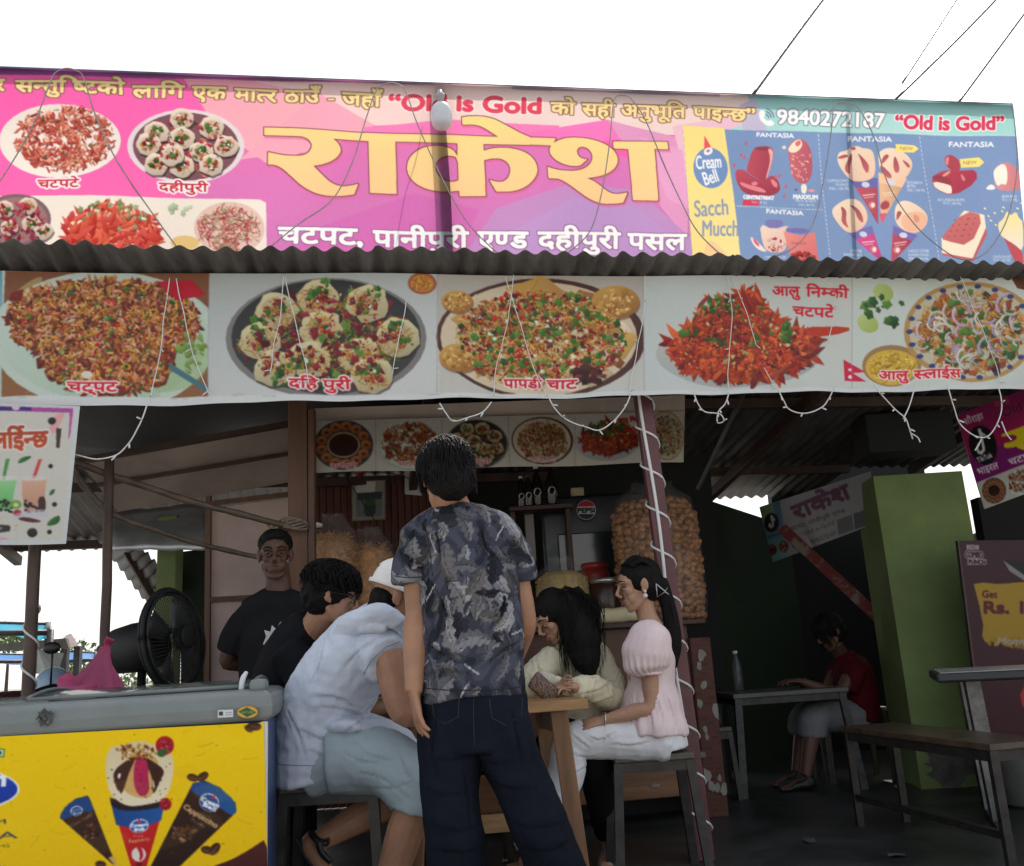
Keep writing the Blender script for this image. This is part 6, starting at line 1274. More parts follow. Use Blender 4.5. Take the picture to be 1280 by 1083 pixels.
cv.text('Kurkure' if 0 else 'CARRY', zq((1018, 438))[0], zq((1064, 440))[0], 4, (90, 20, 40), bold=.2); cv.text('COMBO', zq((1006, 480))[0], zq((1088, 482))[0], 8, (62, 14, 34), out=(214, 208, 204), ow=1, bold=.5); cv.text('PUNCH', zq((1022, 510))[0], zq((1100, 512))[0], 5.4, (62, 14, 34), bold=.5)
pz(zq, [(1045, 605), (1090, 598), (1150, 604), (1290, 596), (1500, 600), (1530, 800), (1480, 870), (1100, 880), (1085, 850), (1090, 800), (1070, 700)], (200, 160, 30), sm=0); cv.bits(1290, 802, 60, 5, 30, 'chunk', [(200, 160, 30)], 6)
cv.text('Get', zq((1085, 668))[0], zq((1156, 670))[0], 9, (110, 24, 30), bold=.5); cv.text('Rs. 199', zq((1095, 742))[0], zq((1400, 742))[0], 15, (110, 24, 30), bold=1.3); cv.text('Momo · Chowmein', (1248, 806), (1360, 808), 9, (200, 190, 190), bold=.4)
pz(zq, [(1180, 490), (1300, 560), (1300, 600), (1215, 545)], (160, 160, 160), sm=0); pz(zq, [(1180, 490), (1300, 500), (1300, 575)], (20, 18, 20), sm=0)
cv.poly([(1274, 862), (1300, 850), (1310, 900), (1280, 890)], (226, 60, 50), sm=1)
cv.poly([(1197, 676), (1199, 676), (1239, 990), (1236, 990)], (110, 90, 80))
cv.build('print', M_prn2, sg, gain=.62); board_back(sg, CPn, [(1197, 676), (1430, 674), (1480, 1000), (1236, 990)], .02, M_steel)
b = MB(); p, q = CPn.at(1240, 985, -.05), CPn.at(1470, 985, -.05); b.bar((p.x, p.y, .02), (q.x, q.y, .02), .04, .04); b.bar((p.x, p.y, 0), p + Vector((0, 0, .3)), .03, .03); b.bar((q.x, q.y, 0), q + Vector((0, 0, .3)), .03, .03); b.build('stand', M_steel, sg)

# ================================================================ left: fan, pink bag, motorbike, far stalls
fc = W(222, 799, 4.75); fa = Vector((.97, -.22, .12)).normalized()
fan = root('pedestal_fan', (fc.x - .08, fc.y, 0), 'large black pedestal fan turned sideways behind the freezer', 'fan'); RF = .245
fX = fa.cross(Vector((0, 0, 1))).normalized(); fZ = fX.cross(fa)
def fpt(r, a, d): return fc + fX * (r * cos(a)) + fZ * (r * sin(a)) + fa * d
b = MB()
for r, d in ((RF, 0), (RF, -.05), (RF * .3, .055), (RF * .3, -.10)): b.tube([fpt(r, t, d) for t in np.linspace(0, 2 * pi, 41)], .0075 if r == RF else .004, 6)
b.tube([fpt(RF * 1.005, t, -.025) for t in np.linspace(0, 2 * pi, 41)], [(.006, .026)] * 41, 6, side=fa)
for i in range(72):
    a = 2 * pi * i / 72; b.tube([fpt(.05, a, .06), fpt(RF * .6, a + .12, .052), fpt(RF, a + .2, 0)], .0017, 4, 3); b.tube([fpt(.07, a, -.105), fpt(RF * .7, a, -.085), fpt(RF, a, -.05)], .0017, 4, 3)
M_fan = mat('dusty_black_fan', (.03, .032, .031), .6, .3, 14); b.build('guard', M_fan, fan, True)  # black lifted towards grey, a veil of haze put into the colour
b = MB()
for i in range(4):
    a0 = 2 * pi * i / 4 + .4; V_ = []
    for r in np.linspace(.05, RF * .88, 7):
        for w_ in (-1, 0, 1): V_.append(fpt(r, a0 + w_ * (.42 - .12 * r / RF), .018 * w_ * (1.2 - r / RF) - .02))
    k = len(b.v); b.v += [tuple(v) for v in V_]
    for j in range(6):
        for q in range(2): b.f.append((k + j * 3 + q, k + j * 3 + q + 1, k + j * 3 + q + 4, k + j * 3 + q + 3))
o = b.build('blade', mat('grey_fan_blade', (.07, .07, .075), .25, spec=.6), fan, True); q = o.modifiers.new('t', 'SOLIDIFY'); q.thickness = .004
b = MB(); b.lathe(fc - fa * .05, [(.045, .115), (.06, .11), (.06, .06)], 18, fa); b.build('hub', M_fan, fan, True)
b = MB(); b.lathe(fc - fa * .12, [(.1, .02), (.12, 0), (.125, -.12), (.115, -.22), (.08, -.26), (.02, -.262)], 20, fa); b.build('motor', M_fan, fan, True)
b = MB(); q = fc - fa * .2; b.tube([q - Vector((0, 0, .08)), (q.x, q.y, .06)], .022, 10); b.lathe((q.x, q.y, 0), [(.22, 0), (.22, .025), (.06, .05), (.03, .09)], 24); b.build('stand', M_black, fan, True)
# pink plastic bag tied to the thin post
M_pink = mat('pink_plastic_bag', (.97, .40, .62), .35, .12, 6, .3, 14, transl=.85)
pk = W(132, 810, 4.22); b = MB(); rr = random.Random(2); rows = []
prof = [(808, 6), (820, 9), (832, 15), (845, 24), (856, 33), (872, 42), (890, 46), (905, 40), (915, 24)]
for i, (y, hw) in enumerate(prof):
    c = W(132 - (y - 808) * .3, y, 4.2); r = hw / 1219 * 4.2
    rows.append([c + Vector((r * cos(t), r * .55 * sin(t), 0)) * (1 + .22 * noise.noise(Vector((cos(t) * 2.2, sin(t) * 2.2, i * .25)))) * 1 + (Vector((0, 0, 0))) for t in np.linspace(0, 2 * pi, 31)[:-1]])
    rows[-1] = [c + (Vector((r * cos(t), r * .55 * sin(t), .0)) * (1 + .3 * sin(t * 7 + i * .3) * (.25 + i * .05) * 1.1 + .2 * noise.noise(Vector((cos(t) * 3, sin(t) * 3, i * .4))))) for t in np.linspace(0, 2 * pi, 31)[:-1]]
for r in rows: b.v += [tuple(p) for p in r]
for i in range(len(rows) - 1):
    for j in range(30): b.f.append((i * 30 + j, i * 30 + (j + 1) % 30, (i + 1) * 30 + (j + 1) % 30, (i + 1) * 30 + j))
bag = root('plastic_bag', W(125, 900, 4.2), 'bright pink plastic bag tied round the thin post', 'bag'); b.build('sack', M_pink, bag, True)
b = MB()
for s in range(5): b.tube([W(132, 810, 4.2), W(134 + s * 1.4 - 2, 803, 4.19), W(138 + s * 2 - 4, 796 + s, 4.17)], [(.012, .003), (.01, .002), (.006, .002)], 5, 3)
b.build('knot', M_pink, bag, True); b = MB(); b.tube([W(88, 846, 4.1), W(80, 852, 4.1), W(86, 864, 4.08), W(100, 866, 4.05), W(120, 858, 4.1)], [(.03, .02), (.045, .025), (.05, .03), (.04, .02), (.02, .01)], 8, 4); b.build('loose_corner', M_pink, bag, True)
# parked motorbike, top just above the freezer lid
def mbox(y, x): return W(x, y, 4.9)
mk = root('motorbike', Vector((W(20, 860, 4.9).x, 4.9, 0)), 'parked dark motorbike just showing over the freezer at the far left', 'motorbike'); mx = mk.location.x; M_tyre = M_black; M_bike = mat('dark_red_bike', (.06, .02, .02), .25, .2, 5)
for dx, nm in ((-.62, 'wheel'), (.62, 'wheel')):
    c = Vector((mx + dx, 4.9, .3)); b = MB(); b.tube([c + Vector((.26 * cos(t), 0, .26 * sin(t))) for t in np.linspace(0, 2 * pi, 33)], .045, 8); o = b.build(nm, M_tyre, mk, True)
    b = MB(); b.lathe(c - Vector((0, .03, 0)), [(.2, 0), (.2, .06)], 20, (0, 1, 0)); b.build('rim', M_steel_lt, o)
b = MB(); b.tube([(mx - .3, 4.9, .78), (mx - .05, 4.9, .83), (mx + .2, 4.9, .80), (mx + .32, 4.9, .72)], [(.12, .08), (.15, .11), (.14, .11), (.08, .06)], 14, 5, side=(0, 1, 0)); b.build('tank', M_bike, mk, True)
b = MB(); b.tube([(mx - .85, 4.9, .80), (mx - .5, 4.9, .79), (mx - .25, 4.9, .78)], [(.09, .05), (.13, .05), (.1, .05)], 12, 5, side=(0, 1, 0)); b.build('seat', M_black, mk, True)
b = MB(); b.box((mx - .05, 4.9, .45), (.4, .22, .3), bev=.05); b.bar((mx + .35, 4.9, .8), (mx + .62, 4.9, .3), .05, .16); b.bar((mx - .3, 4.9, .5), (mx - .62, 4.9, .3), .05, .16); b.build('engine', M_steel, mk)
b = MB(); b.tube([(mx + .26, 4.55, .92), (mx + .32, 4.7, .95), (mx + .36, 4.9, .9), (mx + .32, 5.1, .95), (mx + .26, 5.25, .92)], .012, 8, 4); b.tube([(mx + .3, 4.66, .95), (mx + .32, 4.62, 1.1)], .005, 5); b.tube([(mx + .3, 5.14, .95), (mx + .32, 5.18, 1.1)], .005, 5); b.build('handlebar', M_black, mk, True)
b = MB(); b.ball((mx + .32, 4.61, 1.13), (.045, .02, .03)); b.ball((mx + .32, 5.19, 1.13), (.045, .02, .03)); b.build('mirror', M_black, mk, True)
b = MB(); c = W(66, 857, 4.75); b.ball(c, (.085, .1, .09), None, 18, 12); hl = b.build('helmet', mat('pale_blue_helmet', (.36, .5, .66), .2, .1, 4), None, True); tag(hl, 'pale blue white helmet resting at the motorbike', 'helmet')
# far stalls with tarpaulins
M_tarp = mat('cyan_tarpaulin', (.03, .38, .55), .5, .15, 2, .2, 5, transl=.5); M_tarp2 = mat('blue_tarpaulin', (.03, .18, .45), .5, .15, 2, .2, 5, transl=.3); M_roofbr = mat('old_roof_sheet', (.12, .09, .08), .7, .3, 3)
def far_stall(x0, x1, yt, yb, d, dep, m, label, posts=True):
    o = root('tarpaulin_stall', (W((x0 + x1) / 2, 850, d).x, d + dep / 2, 0), label, 'stall')
    a, b_ = W(x0, yt, d + dep), W(x1, yt + 2, d + dep); c, e = W(x1 + 3, yb, d), W(x0, yb + 2, d)
    mb = MB(); n = 12
    for i in range(n + 1):
        for j in range(7):
            k, l = i / n, j / 6; q = a.lerp(b_, k).lerp(e.lerp(c, k), l); mb.v.append((q.x, q.y, q.z - .09 * sin(pi * l) * (1 + .4 * sin(k * 9))))
    for i in range(n):
        for j in range(6): q = i * 7 + j; mb.f.append((q, q + 7, q + 8, q + 1))
    mb.build('tarpaulin', m, o, True)
    for p in (a, b_, c, e):
        mb = MB(); mb.tube([(p.x, p.y, p.z + .03), (p.x, p.y, 0)], .035, 8); mb.build('pole', M_steel, o, True)
    mb = MB()
    for p, q in ((a, b_), (b_, c), (c, e), (e, a)): mb.tube([p, q], .03, 8)
    mb.build('frame', M_steel, o, True)
far_stall(-60, 60, 779, 791, 9.5, 2.2, M_tarp, 'far stall with bright cyan tarpaulin roof at the left'); far_stall(-70, 32, 817, 827, 17, 3, M_tarp2, 'distant low blue tarpaulin behind the wound brown post'); far_stall(83, 120, 815, 825, 17, 3, M_tarp2, 'distant low blue tarpaulin between the brown posts')
o = root('roofed_stall', (W(30, 850, 13).x, 13.5, 0), 'distant stall with dark pitched roof under the cyan tarpaulin', 'stall')
mb = MB(); mb.slab([W(-80, 812, 12), W(82, 798, 12), W(84, 810, 12), W(-80, 818, 12)], .08); mb.slab([W(82, 798, 12), W(89, 792, 14), W(99, 808, 14), W(86, 810, 12)], .06); mb.build('roof', M_roofbr, o)
for x in (82, 98, -40):
    mb = MB(); q = W(x, 808, 12.3); mb.bar(q, (q.x, q.y, 0), .08, .08); mb.build('post', M_steel, o)
mb = MB(); q = W(60, 845, 12.5); mb.slab([W(47, 811, 9), W(80, 817, 9.4), W(72, 842, 9.4), W(46, 842, 9)], .04); tag(mb.build('grey_screen', mat('grey_sheet', (.16, .18, .17), .7, .3, 3)), 'leaning grey sheet between the far stall poles', 'screen')
def bush(c, r, n, label, seed, h=1.):
    rr = random.Random(seed); b = MB()
    for _ in range(n):
        v = Vector((rr.gauss(0, 1), rr.gauss(0, .6), rr.gauss(0, .6))); v = v.normalized() * rr.random() ** .4; p = c + Vector((v.x * r, v.y * r, v.z * r * h)); a = Vector((rr.gauss(0, 1), rr.gauss(0, 1), rr.gauss(0, 1))).normalized(); s = a.orthogonal().normalized(); L_ = r * rr.uniform(.06, .12); b.v += [tuple(p - a * L_), tuple(p + s * L_ * .45), tuple(p + a * L_), tuple(p - s * L_ * .45)]; k = len(b.v) - 4; b.f.append((k, k + 1, k + 2, k + 3))
    o = root('bush', (c.x, c.y, 0), label, 'bush'); b.build('foliage', M_leaf, o); b = MB(); b.tube([(c.x, c.y, 0), c], [r * .08, r * .03], 6); b.build('stem', M_wood_dk, o, True)
bush(W(95, 838, 22), .75, 900, 'green bush beyond the stalls right of the grey screen', 1); bush(W(165, 852, 20), .5, 500, 'green bush seen under the fan motor', 2); bush(W(12, 797, 30), 1.0, 900, 'far green tree top seen under the cyan tarpaulin', 3, .5)
# worn foot of the green pillar and scraps on the floor
rr = random.Random(8); gp = bpy.data.objects['green_pillar']; M_foot = mat('bare_render', (.10, .095, .08), .9, .4, 12, .3, 30)
for i in range(9):
    x = rr.uniform(pl_.x + .08, pr_.x - .1); z = rr.uniform(.0, .3) if i > 3 else .1 * i * .6; w_ = rr.uniform(.03, .1); n = 13; mb = MB()
    mb.v = [(min(max(x + w_ * (1 + .45 * sin(j * 2.3 + i)) * cos(2 * pi * j / n), pl_.x + .004), pr_.x - .004), P6 - .0015 - .0004 * i, max(.002, z + .07 + w_ * .8 * (1 + .4 * sin(j * 3.1 + i * 2)) * sin(2 * pi * j / n))) for j in range(n)]; mb.f = [tuple(range(n))]; mb.build('bare_patch', M_foot, gp)
for i, (x, y) in enumerate(((668, 1040), (690, 1030), (655, 1062), (640, 1076), (1012, 1052), (1120, 1070))):
    p = G(x, y, .004); mb = MB(); n = 7; mb.v = [tuple(p + Vector((.045 * rr.uniform(.6, 1.2) * cos(2 * pi * j / n), .05 * rr.uniform(.6, 1.2) * sin(2 * pi * j / n), rr.uniform(0, .012)))) for j in range(n)]; mb.f = [tuple(range(n))]
    o = mb.build('paper_scrap', M_gtop if i > 3 else M_plast); q = o.modifiers.new('t', 'SOLIDIFY'); q.thickness = .001; tag(o, 'small pale scrap of litter lying on the dark concrete floor', 'litter', 'scraps of litter on the floor')
# ================================================================ people
def skin_mat(name, c):
    m = mat(name, c, .48, .14, 11, .12, 160, spec=.35, detail=9); b = m.node_tree.nodes['Principled BSDF']
    b.inputs['Subsurface Weight'].default_value = .08; b.inputs['Subsurface Radius'].default_value = (.012, .005, .003); return m
SK1 = skin_mat('warm_brown_skin', (.41, .215, .13)); SK2 = skin_mat('deep_brown_skin', (.12, .06, .04)); SK3 = skin_mat('fair_brown_skin', (.47, .27, .175))
M_hair = mat('black_hair', (.0085, .0075, .007), .6, .3, 60, .9, 190, spec=.16, stretch=(1, 1, .1))
M_eye = mat('eye_white', (.14, .125, .115), .4, spec=.1); M_iris = mat('eye_dark', (.02, .012, .01), .15); M_lip = mat('lips', (.27, .115, .095), .5)
def cloth(name, c, var=.12, sc=6, bump=.25, rough=.85, col2=None, bs=None): return mat(name, c, rough, var, sc, bump, bs or 260, spec=.12, col2=col2)
def frame(f, up=(0, 0, 1)):
    f = Vector(f).normalized(); r = f.cross(Vector(up)).normalized(); u = r.cross(f); return Matrix((r, f, u)).transposed()
def head(b, c, f, up=(0, 0, 1), k=1., fem=False):
    M = frame(f, up); c = Vector(c)
    def B(o, r): b.ball(c + M @ (Vector(o) * k), tuple(v * k for v in r), M, 16, 11)
    def Tb(pts, r, n=8): b.tube([c + M @ (Vector(p) * k) for p in pts], [v * k for v in r], n, 3)
    B((0, -.018, .035), (.074, .095, .082)); B((0, .02, .03), (.066, .07, .068)); B((0, .026, -.04), (.052, .058, .070)); j = .9 if fem else 1
    B((0, .060, -.096), (.021 * j, .022, .019)); B((0, .044, -.078), (.038 * j, .036, .032)); Tb([(-.050 * j, -.004, -.042), (-.045 * j, .018, -.070), (-.027 * j, .050, -.094), (0, .066, -.102), (.027 * j, .050, -.094), (.045 * j, .018, -.070), (.050 * j, -.004, -.042)], [.016, .017, .016, .016, .016, .017, .016])
    for s in (-1, 1):
        B((.033 * s, .056, -.018), (.024, .024, .024)); B((.03 * s, .05, -.05), (.024, .026, .032)); Tb([(.012 * s, .09, .026), (.032 * s, .087, .031), (.054 * s, .068, .024)], [.007, .008, .006])
        M2 = M @ Matrix.Rotation(.35 * s, 3, 'Z'); b.ball(c + M @ (Vector((.077 * s, -.008, -.002)) * k), (.009 * k, .02 * k, .032 * k), M2, 12, 9); b.ball(c + M @ (Vector((.074 * s, .004, -.026)) * k), (.008 * k, .009 * k, .011 * k), M, 10, 7)
        B((.0095 * s, .101, -.034), (.0085, .010, .008)); Tb([(.014 * s, .084, .0), (.031 * s, .086, -.004), (.047 * s, .074, -.001)], [.0035, .0045, .0035])
    Tb([(0, .088, .022), (0, .098, .004), (0, .110, -.016), (0, .1155, -.028)], [.009, .0085, .010, .0115]); B((0, .103, -.036), (.008, .008, .006))
    B((0, .066, -.068), (.034, .024, .026)); Tb([(-.02, .0805, -.063), (-.007, .089, -.060), (0, .0895, -.061), (.007, .089, -.060), (.02, .0805, -.063)], [.003, .005, .005, .005, .003]); Tb([(-.017, .081, -.066), (0, .0895, -.070), (.017, .081, -.066)], [.003, .0062, .003])
    return M
def face_parts(root_, c, M, k=1., lips=False, closed=False):
    c = Vector(c)
    for s in (-1, 1):
        if not closed:
            b = MB(); b.ball(c + M @ (Vector((.0315 * s, .0755, .010)) * k), (.0125 * k, .0125 * k, .0066 * k), M, 12, 9); e = b.build('eye', M_eye, root_, True)
            b = MB(); b.ball(c + M @ (Vector((.0315 * s, .0845, .010)) * k), (.0060 * k, .0048 * k, .0056 * k), M, 10, 7); b.build('iris', M_iris, e, True)
        else:
            b = MB(); b.tube([c + M @ (Vector(p) * k) for p in ((.018 * s, .0885, .0), (.032 * s, .090, -.006), (.047 * s, .080, -.002))], [(.001, .001), (.0022, .002), (.001, .001)], 5, 4); b.build('eyelashes', M_hair, root_, True)
        b = MB(); b.tube([c + M @ (Vector(p) * k) for p in ((.012 * s, .097, .030), (.033 * s, .094, .037), (.055 * s, .073, .029))], [(.003, .003), (.0042, .003), (.0015, .0015)], 6, 4); b.build('eyebrow', M_hair, root_, True)
    if lips:
        b = MB(); b.tube([c + M @ (Vector(p) * k) for p in ((-.022, .082, -.063), (0, .0985, -.0605), (.022, .082, -.063))], [.002, .0042, .002], 7, 4); b.tube([c + M @ (Vector(p) * k) for p in ((-.019, .083, -.066), (0, .098, -.0705), (.019, .083, -.066))], [.002, .0055, .002], 7, 4); b.build('lips', M_lip, root_, True)
def hand(b, w, d, n, t, curl=.3, k=1., spread=1.):
    """w wrist, d finger direction, n palm side, t towards the thumb"""
    w, d = Vector(w), Vector(d).normalized(); n = Vector(n); n = (n - d * n.dot(d)).normalized(); t = Vector(t); t = (t - d * t.dot(d) - n * t.dot(n)).normalized()
    b.tube([w - d * .02 * k, w + d * .02 * k, w + d * .055 * k, w + d * .088 * k], [(.026 * k, .019 * k), (.031 * k, .016 * k), (.038 * k, .014 * k), (.037 * k, .011 * k)], 12, 3, side=t)
    for off, L_, e in ((.0315, .068, .0), (.0105, .078, .004), (-.0110, .072, .002), (-.0315, .056, -.006)):
        p = w + d * (.084 + e) * k + t * off * k; P, a = [p - d * .012 * k, p], 0.
        dirv = (d + t * off * 3.4 * spread).normalized()
        for s_, q in ((.45, .35), (.32, .75), (.23, .6)):
            a += curl * q * 1.5; P.append(P[-1] + (dirv * cos(a) + n * sin(a)) * L_ * s_ * k)
        b.tube(P, [.0090 * k, .0086 * k, .0080 * k, .0074 * k, .0058 * k], 9, 2)
    P = [w + d * .018 * k + t * .022 * k, w + d * .045 * k + t * .045 * k + n * .012 * k, w + d * .075 * k + t * .055 * k + n * .022 * k, w + d * .098 * k + t * .052 * k + n * .03 * k]; b.tube(P, [.014 * k, .0125 * k, .0105 * k, .0075 * k], 9, 3)
def foot(b, a, d, k=1., h=.08):
    a, d = Vector(a), Vector(d); d.z = 0; d.normalize(); b.tube([a, a - d * .03 - Vector((0, 0, h * .5)), a - d * .035 - Vector((0, 0, h * .75))], [.036 * k, .038 * k, .03 * k], 10, 2)
    b.tube([a - d * .04 - Vector((0, 0, h * .62)), a + d * .06 - Vector((0, 0, h * .55)), a + d * .13 - Vector((0, 0, h * .74)), a + d * .185 - Vector((0, 0, h * .8))], [(.03 * k, .03 * k), (.04 * k, .03 * k), (.046 * k, .02 * k), (.03 * k, .013 * k)], 12, 3, side=(-d.y, d.x, 0))
def arm(b, sh, el, wr, r=(.05, .043, .035, .026)):
    sh, el, wr = Vector(sh), Vector(el), Vector(wr); b.tube([sh, sh.lerp(el, .5), el, el.lerp(wr, .3), wr], [r[0], r[0] * .92, r[1] * .9, r[2] * 1.12, r[3]], 12, 4)
def leg(b, hp, kn, an, r=(.085, .058, .052, .036)):
    hp, kn, an = Vector(hp), Vector(kn), Vector(an); b.tube([hp, hp.lerp(kn, .5), kn, kn.lerp(an, .3), an], [r[0], r[0] * .86, r[1], r[2] * 1.1, r[3]], 12, 4)
def torso(b, pts, rad, side): b.tube(pts, rad, 20, 5, side=side)
def append(o, mb):
    """add loose locks to a finished mesh"""
    bm = bmesh.new(); bm.from_mesh(o.data); off = origin_of(o.parent) if o.parent else Vector((0, 0, 0)); vs = [bm.verts.new(Vector(v) - off) for v in mb.v]
    for f in mb.f:
        try: q = bm.faces.new([vs[i] for i in f]); q.smooth = True
        except ValueError: pass
    bm.to_mesh(o.data); bm.free()
def hair_cap(c, M, k=1., grow=.012, back=0., low=-.03, front=.055):
    """closed shell over the skull, built from overlapping balls"""
    b = MB(); c = Vector(c); B = lambda o, r: b.ball(c + M @ (Vector(o) * k), tuple((v + grow) * k for v in r), M, 18, 12)
    B((0, -.022, .04), (.072, .092, .078)); B((0, front - .045, .075), (.058, .055, .035)); B((0, -.05, .0 + low * .3), (.066, .062, .07)); B((0, -.06 - back, low), (.052, .045, .045))
    return b
def locks(mb, c, M, n, length, rr, k=1., start=(0, -.02, .125), r0=.006, spread=1., az=(0, 2 * pi), drop=1., wav=.006, grow=.015, lift=0.):
    """locks of hair following the skull from the crown outwards and down"""
    for i in range(n):
        a = rr.uniform(*az); L_ = length * rr.uniform(.75, 1.15); P = []
        ph = rr.uniform(0, 6)
        th0 = rr.uniform(.05, .9)
        for j in range(8):
            th = th0 + (L_ / .1) * j / 7
            if th < 1.75: o = Vector(((.074 + grow) * sin(th) * sin(a), (.095 + grow) * sin(th) * cos(a), (.084 + grow) * cos(th)))
            else:
                e = (th - 1.75) * .1; o = Vector(((.074 + grow) * .98 * sin(a), (.095 + grow) * .98 * cos(a), (.084 + grow) * cos(1.75) - e * drop)) * 1
                o.x *= 1 + lift * e * 8; o.y *= 1 + lift * e * 8
            o += Vector((sin(ph + j) * wav, cos(ph * 2 + j) * wav, sin(ph * 3 + j * 1.3) * wav * .6)); P.append(Vector(c) + M @ ((o + Vector((0, -.018, .035))) * k))
        q = r0 * rr.uniform(.7, 1.2) * k; mb.tube(P, [q * .7, q, q * 1.1, q * 1.1, q, q * .9, q * .6, q * .15], 5, 2)

def seam(o, px, r, m, name, sub=5):
    """a stitched line laid on a garment, following its surface"""
    off = origin_of(o.parent); P_ = []
    px = [Vector((x, y)) for x, y in px]; C_ = []
    for a, b_ in zip(px[:-1], px[1:]): C_ += [a.lerp(b_, k / sub) for k in range(sub)]
    for q in C_ + [px[-1]]:
        d = ray(q.x, q.y).normalized(); h = o.ray_cast(cam_o - off, d)
        if h[0]: P_.append(h[1] + off + h[2] * r * .4)
    if len(P_) > 2: mb = MB(); mb.tube(P_, r, 5); return mb.build(name, m, o, True)

def creases(o, lines, depth=.008, width=.012):
    """sharp cloth creases pressed into a garment along lines"""
    bpy.context.view_layer.update(); off = np.array(origin_of(o.parent)); me = o.data; n = len(me.vertices); co = np.empty(n * 3); me.vertices.foreach_get('co', co); co = co.reshape(-1, 3)
    no = np.empty(n * 3); me.vertex_normals.foreach_get('vector', no); no = no.reshape(-1, 3); acc = np.zeros(n)
    for ln in lines:
        pts = []; px = [Vector(p) for p in ln]; q, _ = catmull(px, [(1, 1)] * len(px), 8)
        for p in q:
            h = o.ray_cast(cam_o - Vector(off), ray(p.x, p.y).normalized())
            if h[0]: pts.append((np.array(h[1]), sin(pi * min(1, (len(pts) + 1) / len(q)))))
        for (p, k), (p2, _k) in zip(pts[:-1], pts[1:]):
            d = p2 - p; L_ = np.linalg.norm(d)
            if L_ < 1e-5 or L_ > .1: continue
            near = np.nonzero(np.abs(co - p).max(1) < width * 4 + L_)[0]; v = co[near] - p; t = np.clip(v @ d / (L_ * L_), 0, 1); w_ = v - t[:, None] * d; ds = np.linalg.norm(w_, axis=1); sd = np.sign(w_ @ np.array([0, 0, 1.]) + 1e-9)
            val = -depth * np.exp(-(ds / (width * .55)) ** 2) * (.35 + .65 * k) + depth * .8 * np.exp(-((ds - width * 1.2) / (width * .8)) ** 2) * (sd > 0) * k
            acc[near] = np.where(np.abs(val) > np.abs(acc[near]), val, acc[near])
    co += no * acc[:, None]; me.vertices.foreach_set('co', co.ravel()); me.update()
def kid(r, nm): return [o for o in r.children if o.name.startswith(nm)][0]

# ---------------------------------------------------------------- A: standing man seen from behind
A = root('person', (W(590, 900, 3.1).x, 3.1, 0), 'standing man seen from behind in a dark leaf print T-shirt and blue jeans', 'person')
dA = 3.1; P = lambda x, y, d=dA: W(x, y, d); X1 = Vector((1, 0, 0))
hc = P(557, 598, 3.06); b = MB(); MA = head(b, hc, (-.32, .9, -.28), k=.97)
b.tube([P(558, 605, 3.08), P(564, 625, 3.12), P(570, 645, 3.14)], [.056, .055, .07], 14, 4)
torso(b, [P(592, 915), P(591, 840), P(583, 720), P(577, 668), P(570, 640)], [(.14, .1), (.13, .09), (.14, .095), (.11, .065), (.055, .052)], X1)
b.tube([P(524, 676), P(570, 656), P(632, 672)], [.046, .05, .046], 12, 3)
wl = P(517, 866, 3.03); arm(b, P(520, 682), P(522, 768, 3.12), wl, (.05, .046, .041, .029)); hand(b, wl, P(524, 905, 3.02) - wl, (.8, .3, 0), (.1, 1, .1), .32, 1.0)
wr = P(628, 858, 3.46); arm(b, P(638, 682, 3.14), P(656, 778, 3.2), wr, (.048, .044, .039, .028)); hand(b, wr, P(615, 880, 3.6) - wr, (-1, 0, .3), (0, .2, 1), .6)
fl_, fr_ = Vector((P(572, 1100).x, 3.12, .085)), Vector((P(722, 1100).x, 3.12, .085))
leg(b, P(562, 915), P(566, 1040, 3.06), fl_); leg(b, P(624, 915), P(676, 1040, 3.06), fr_); foot(b, fl_, (-.15, 1, 0)); foot(b, fr_, (.35, 1, 0))
b.organic('body', SK1, A, .0048, 5)
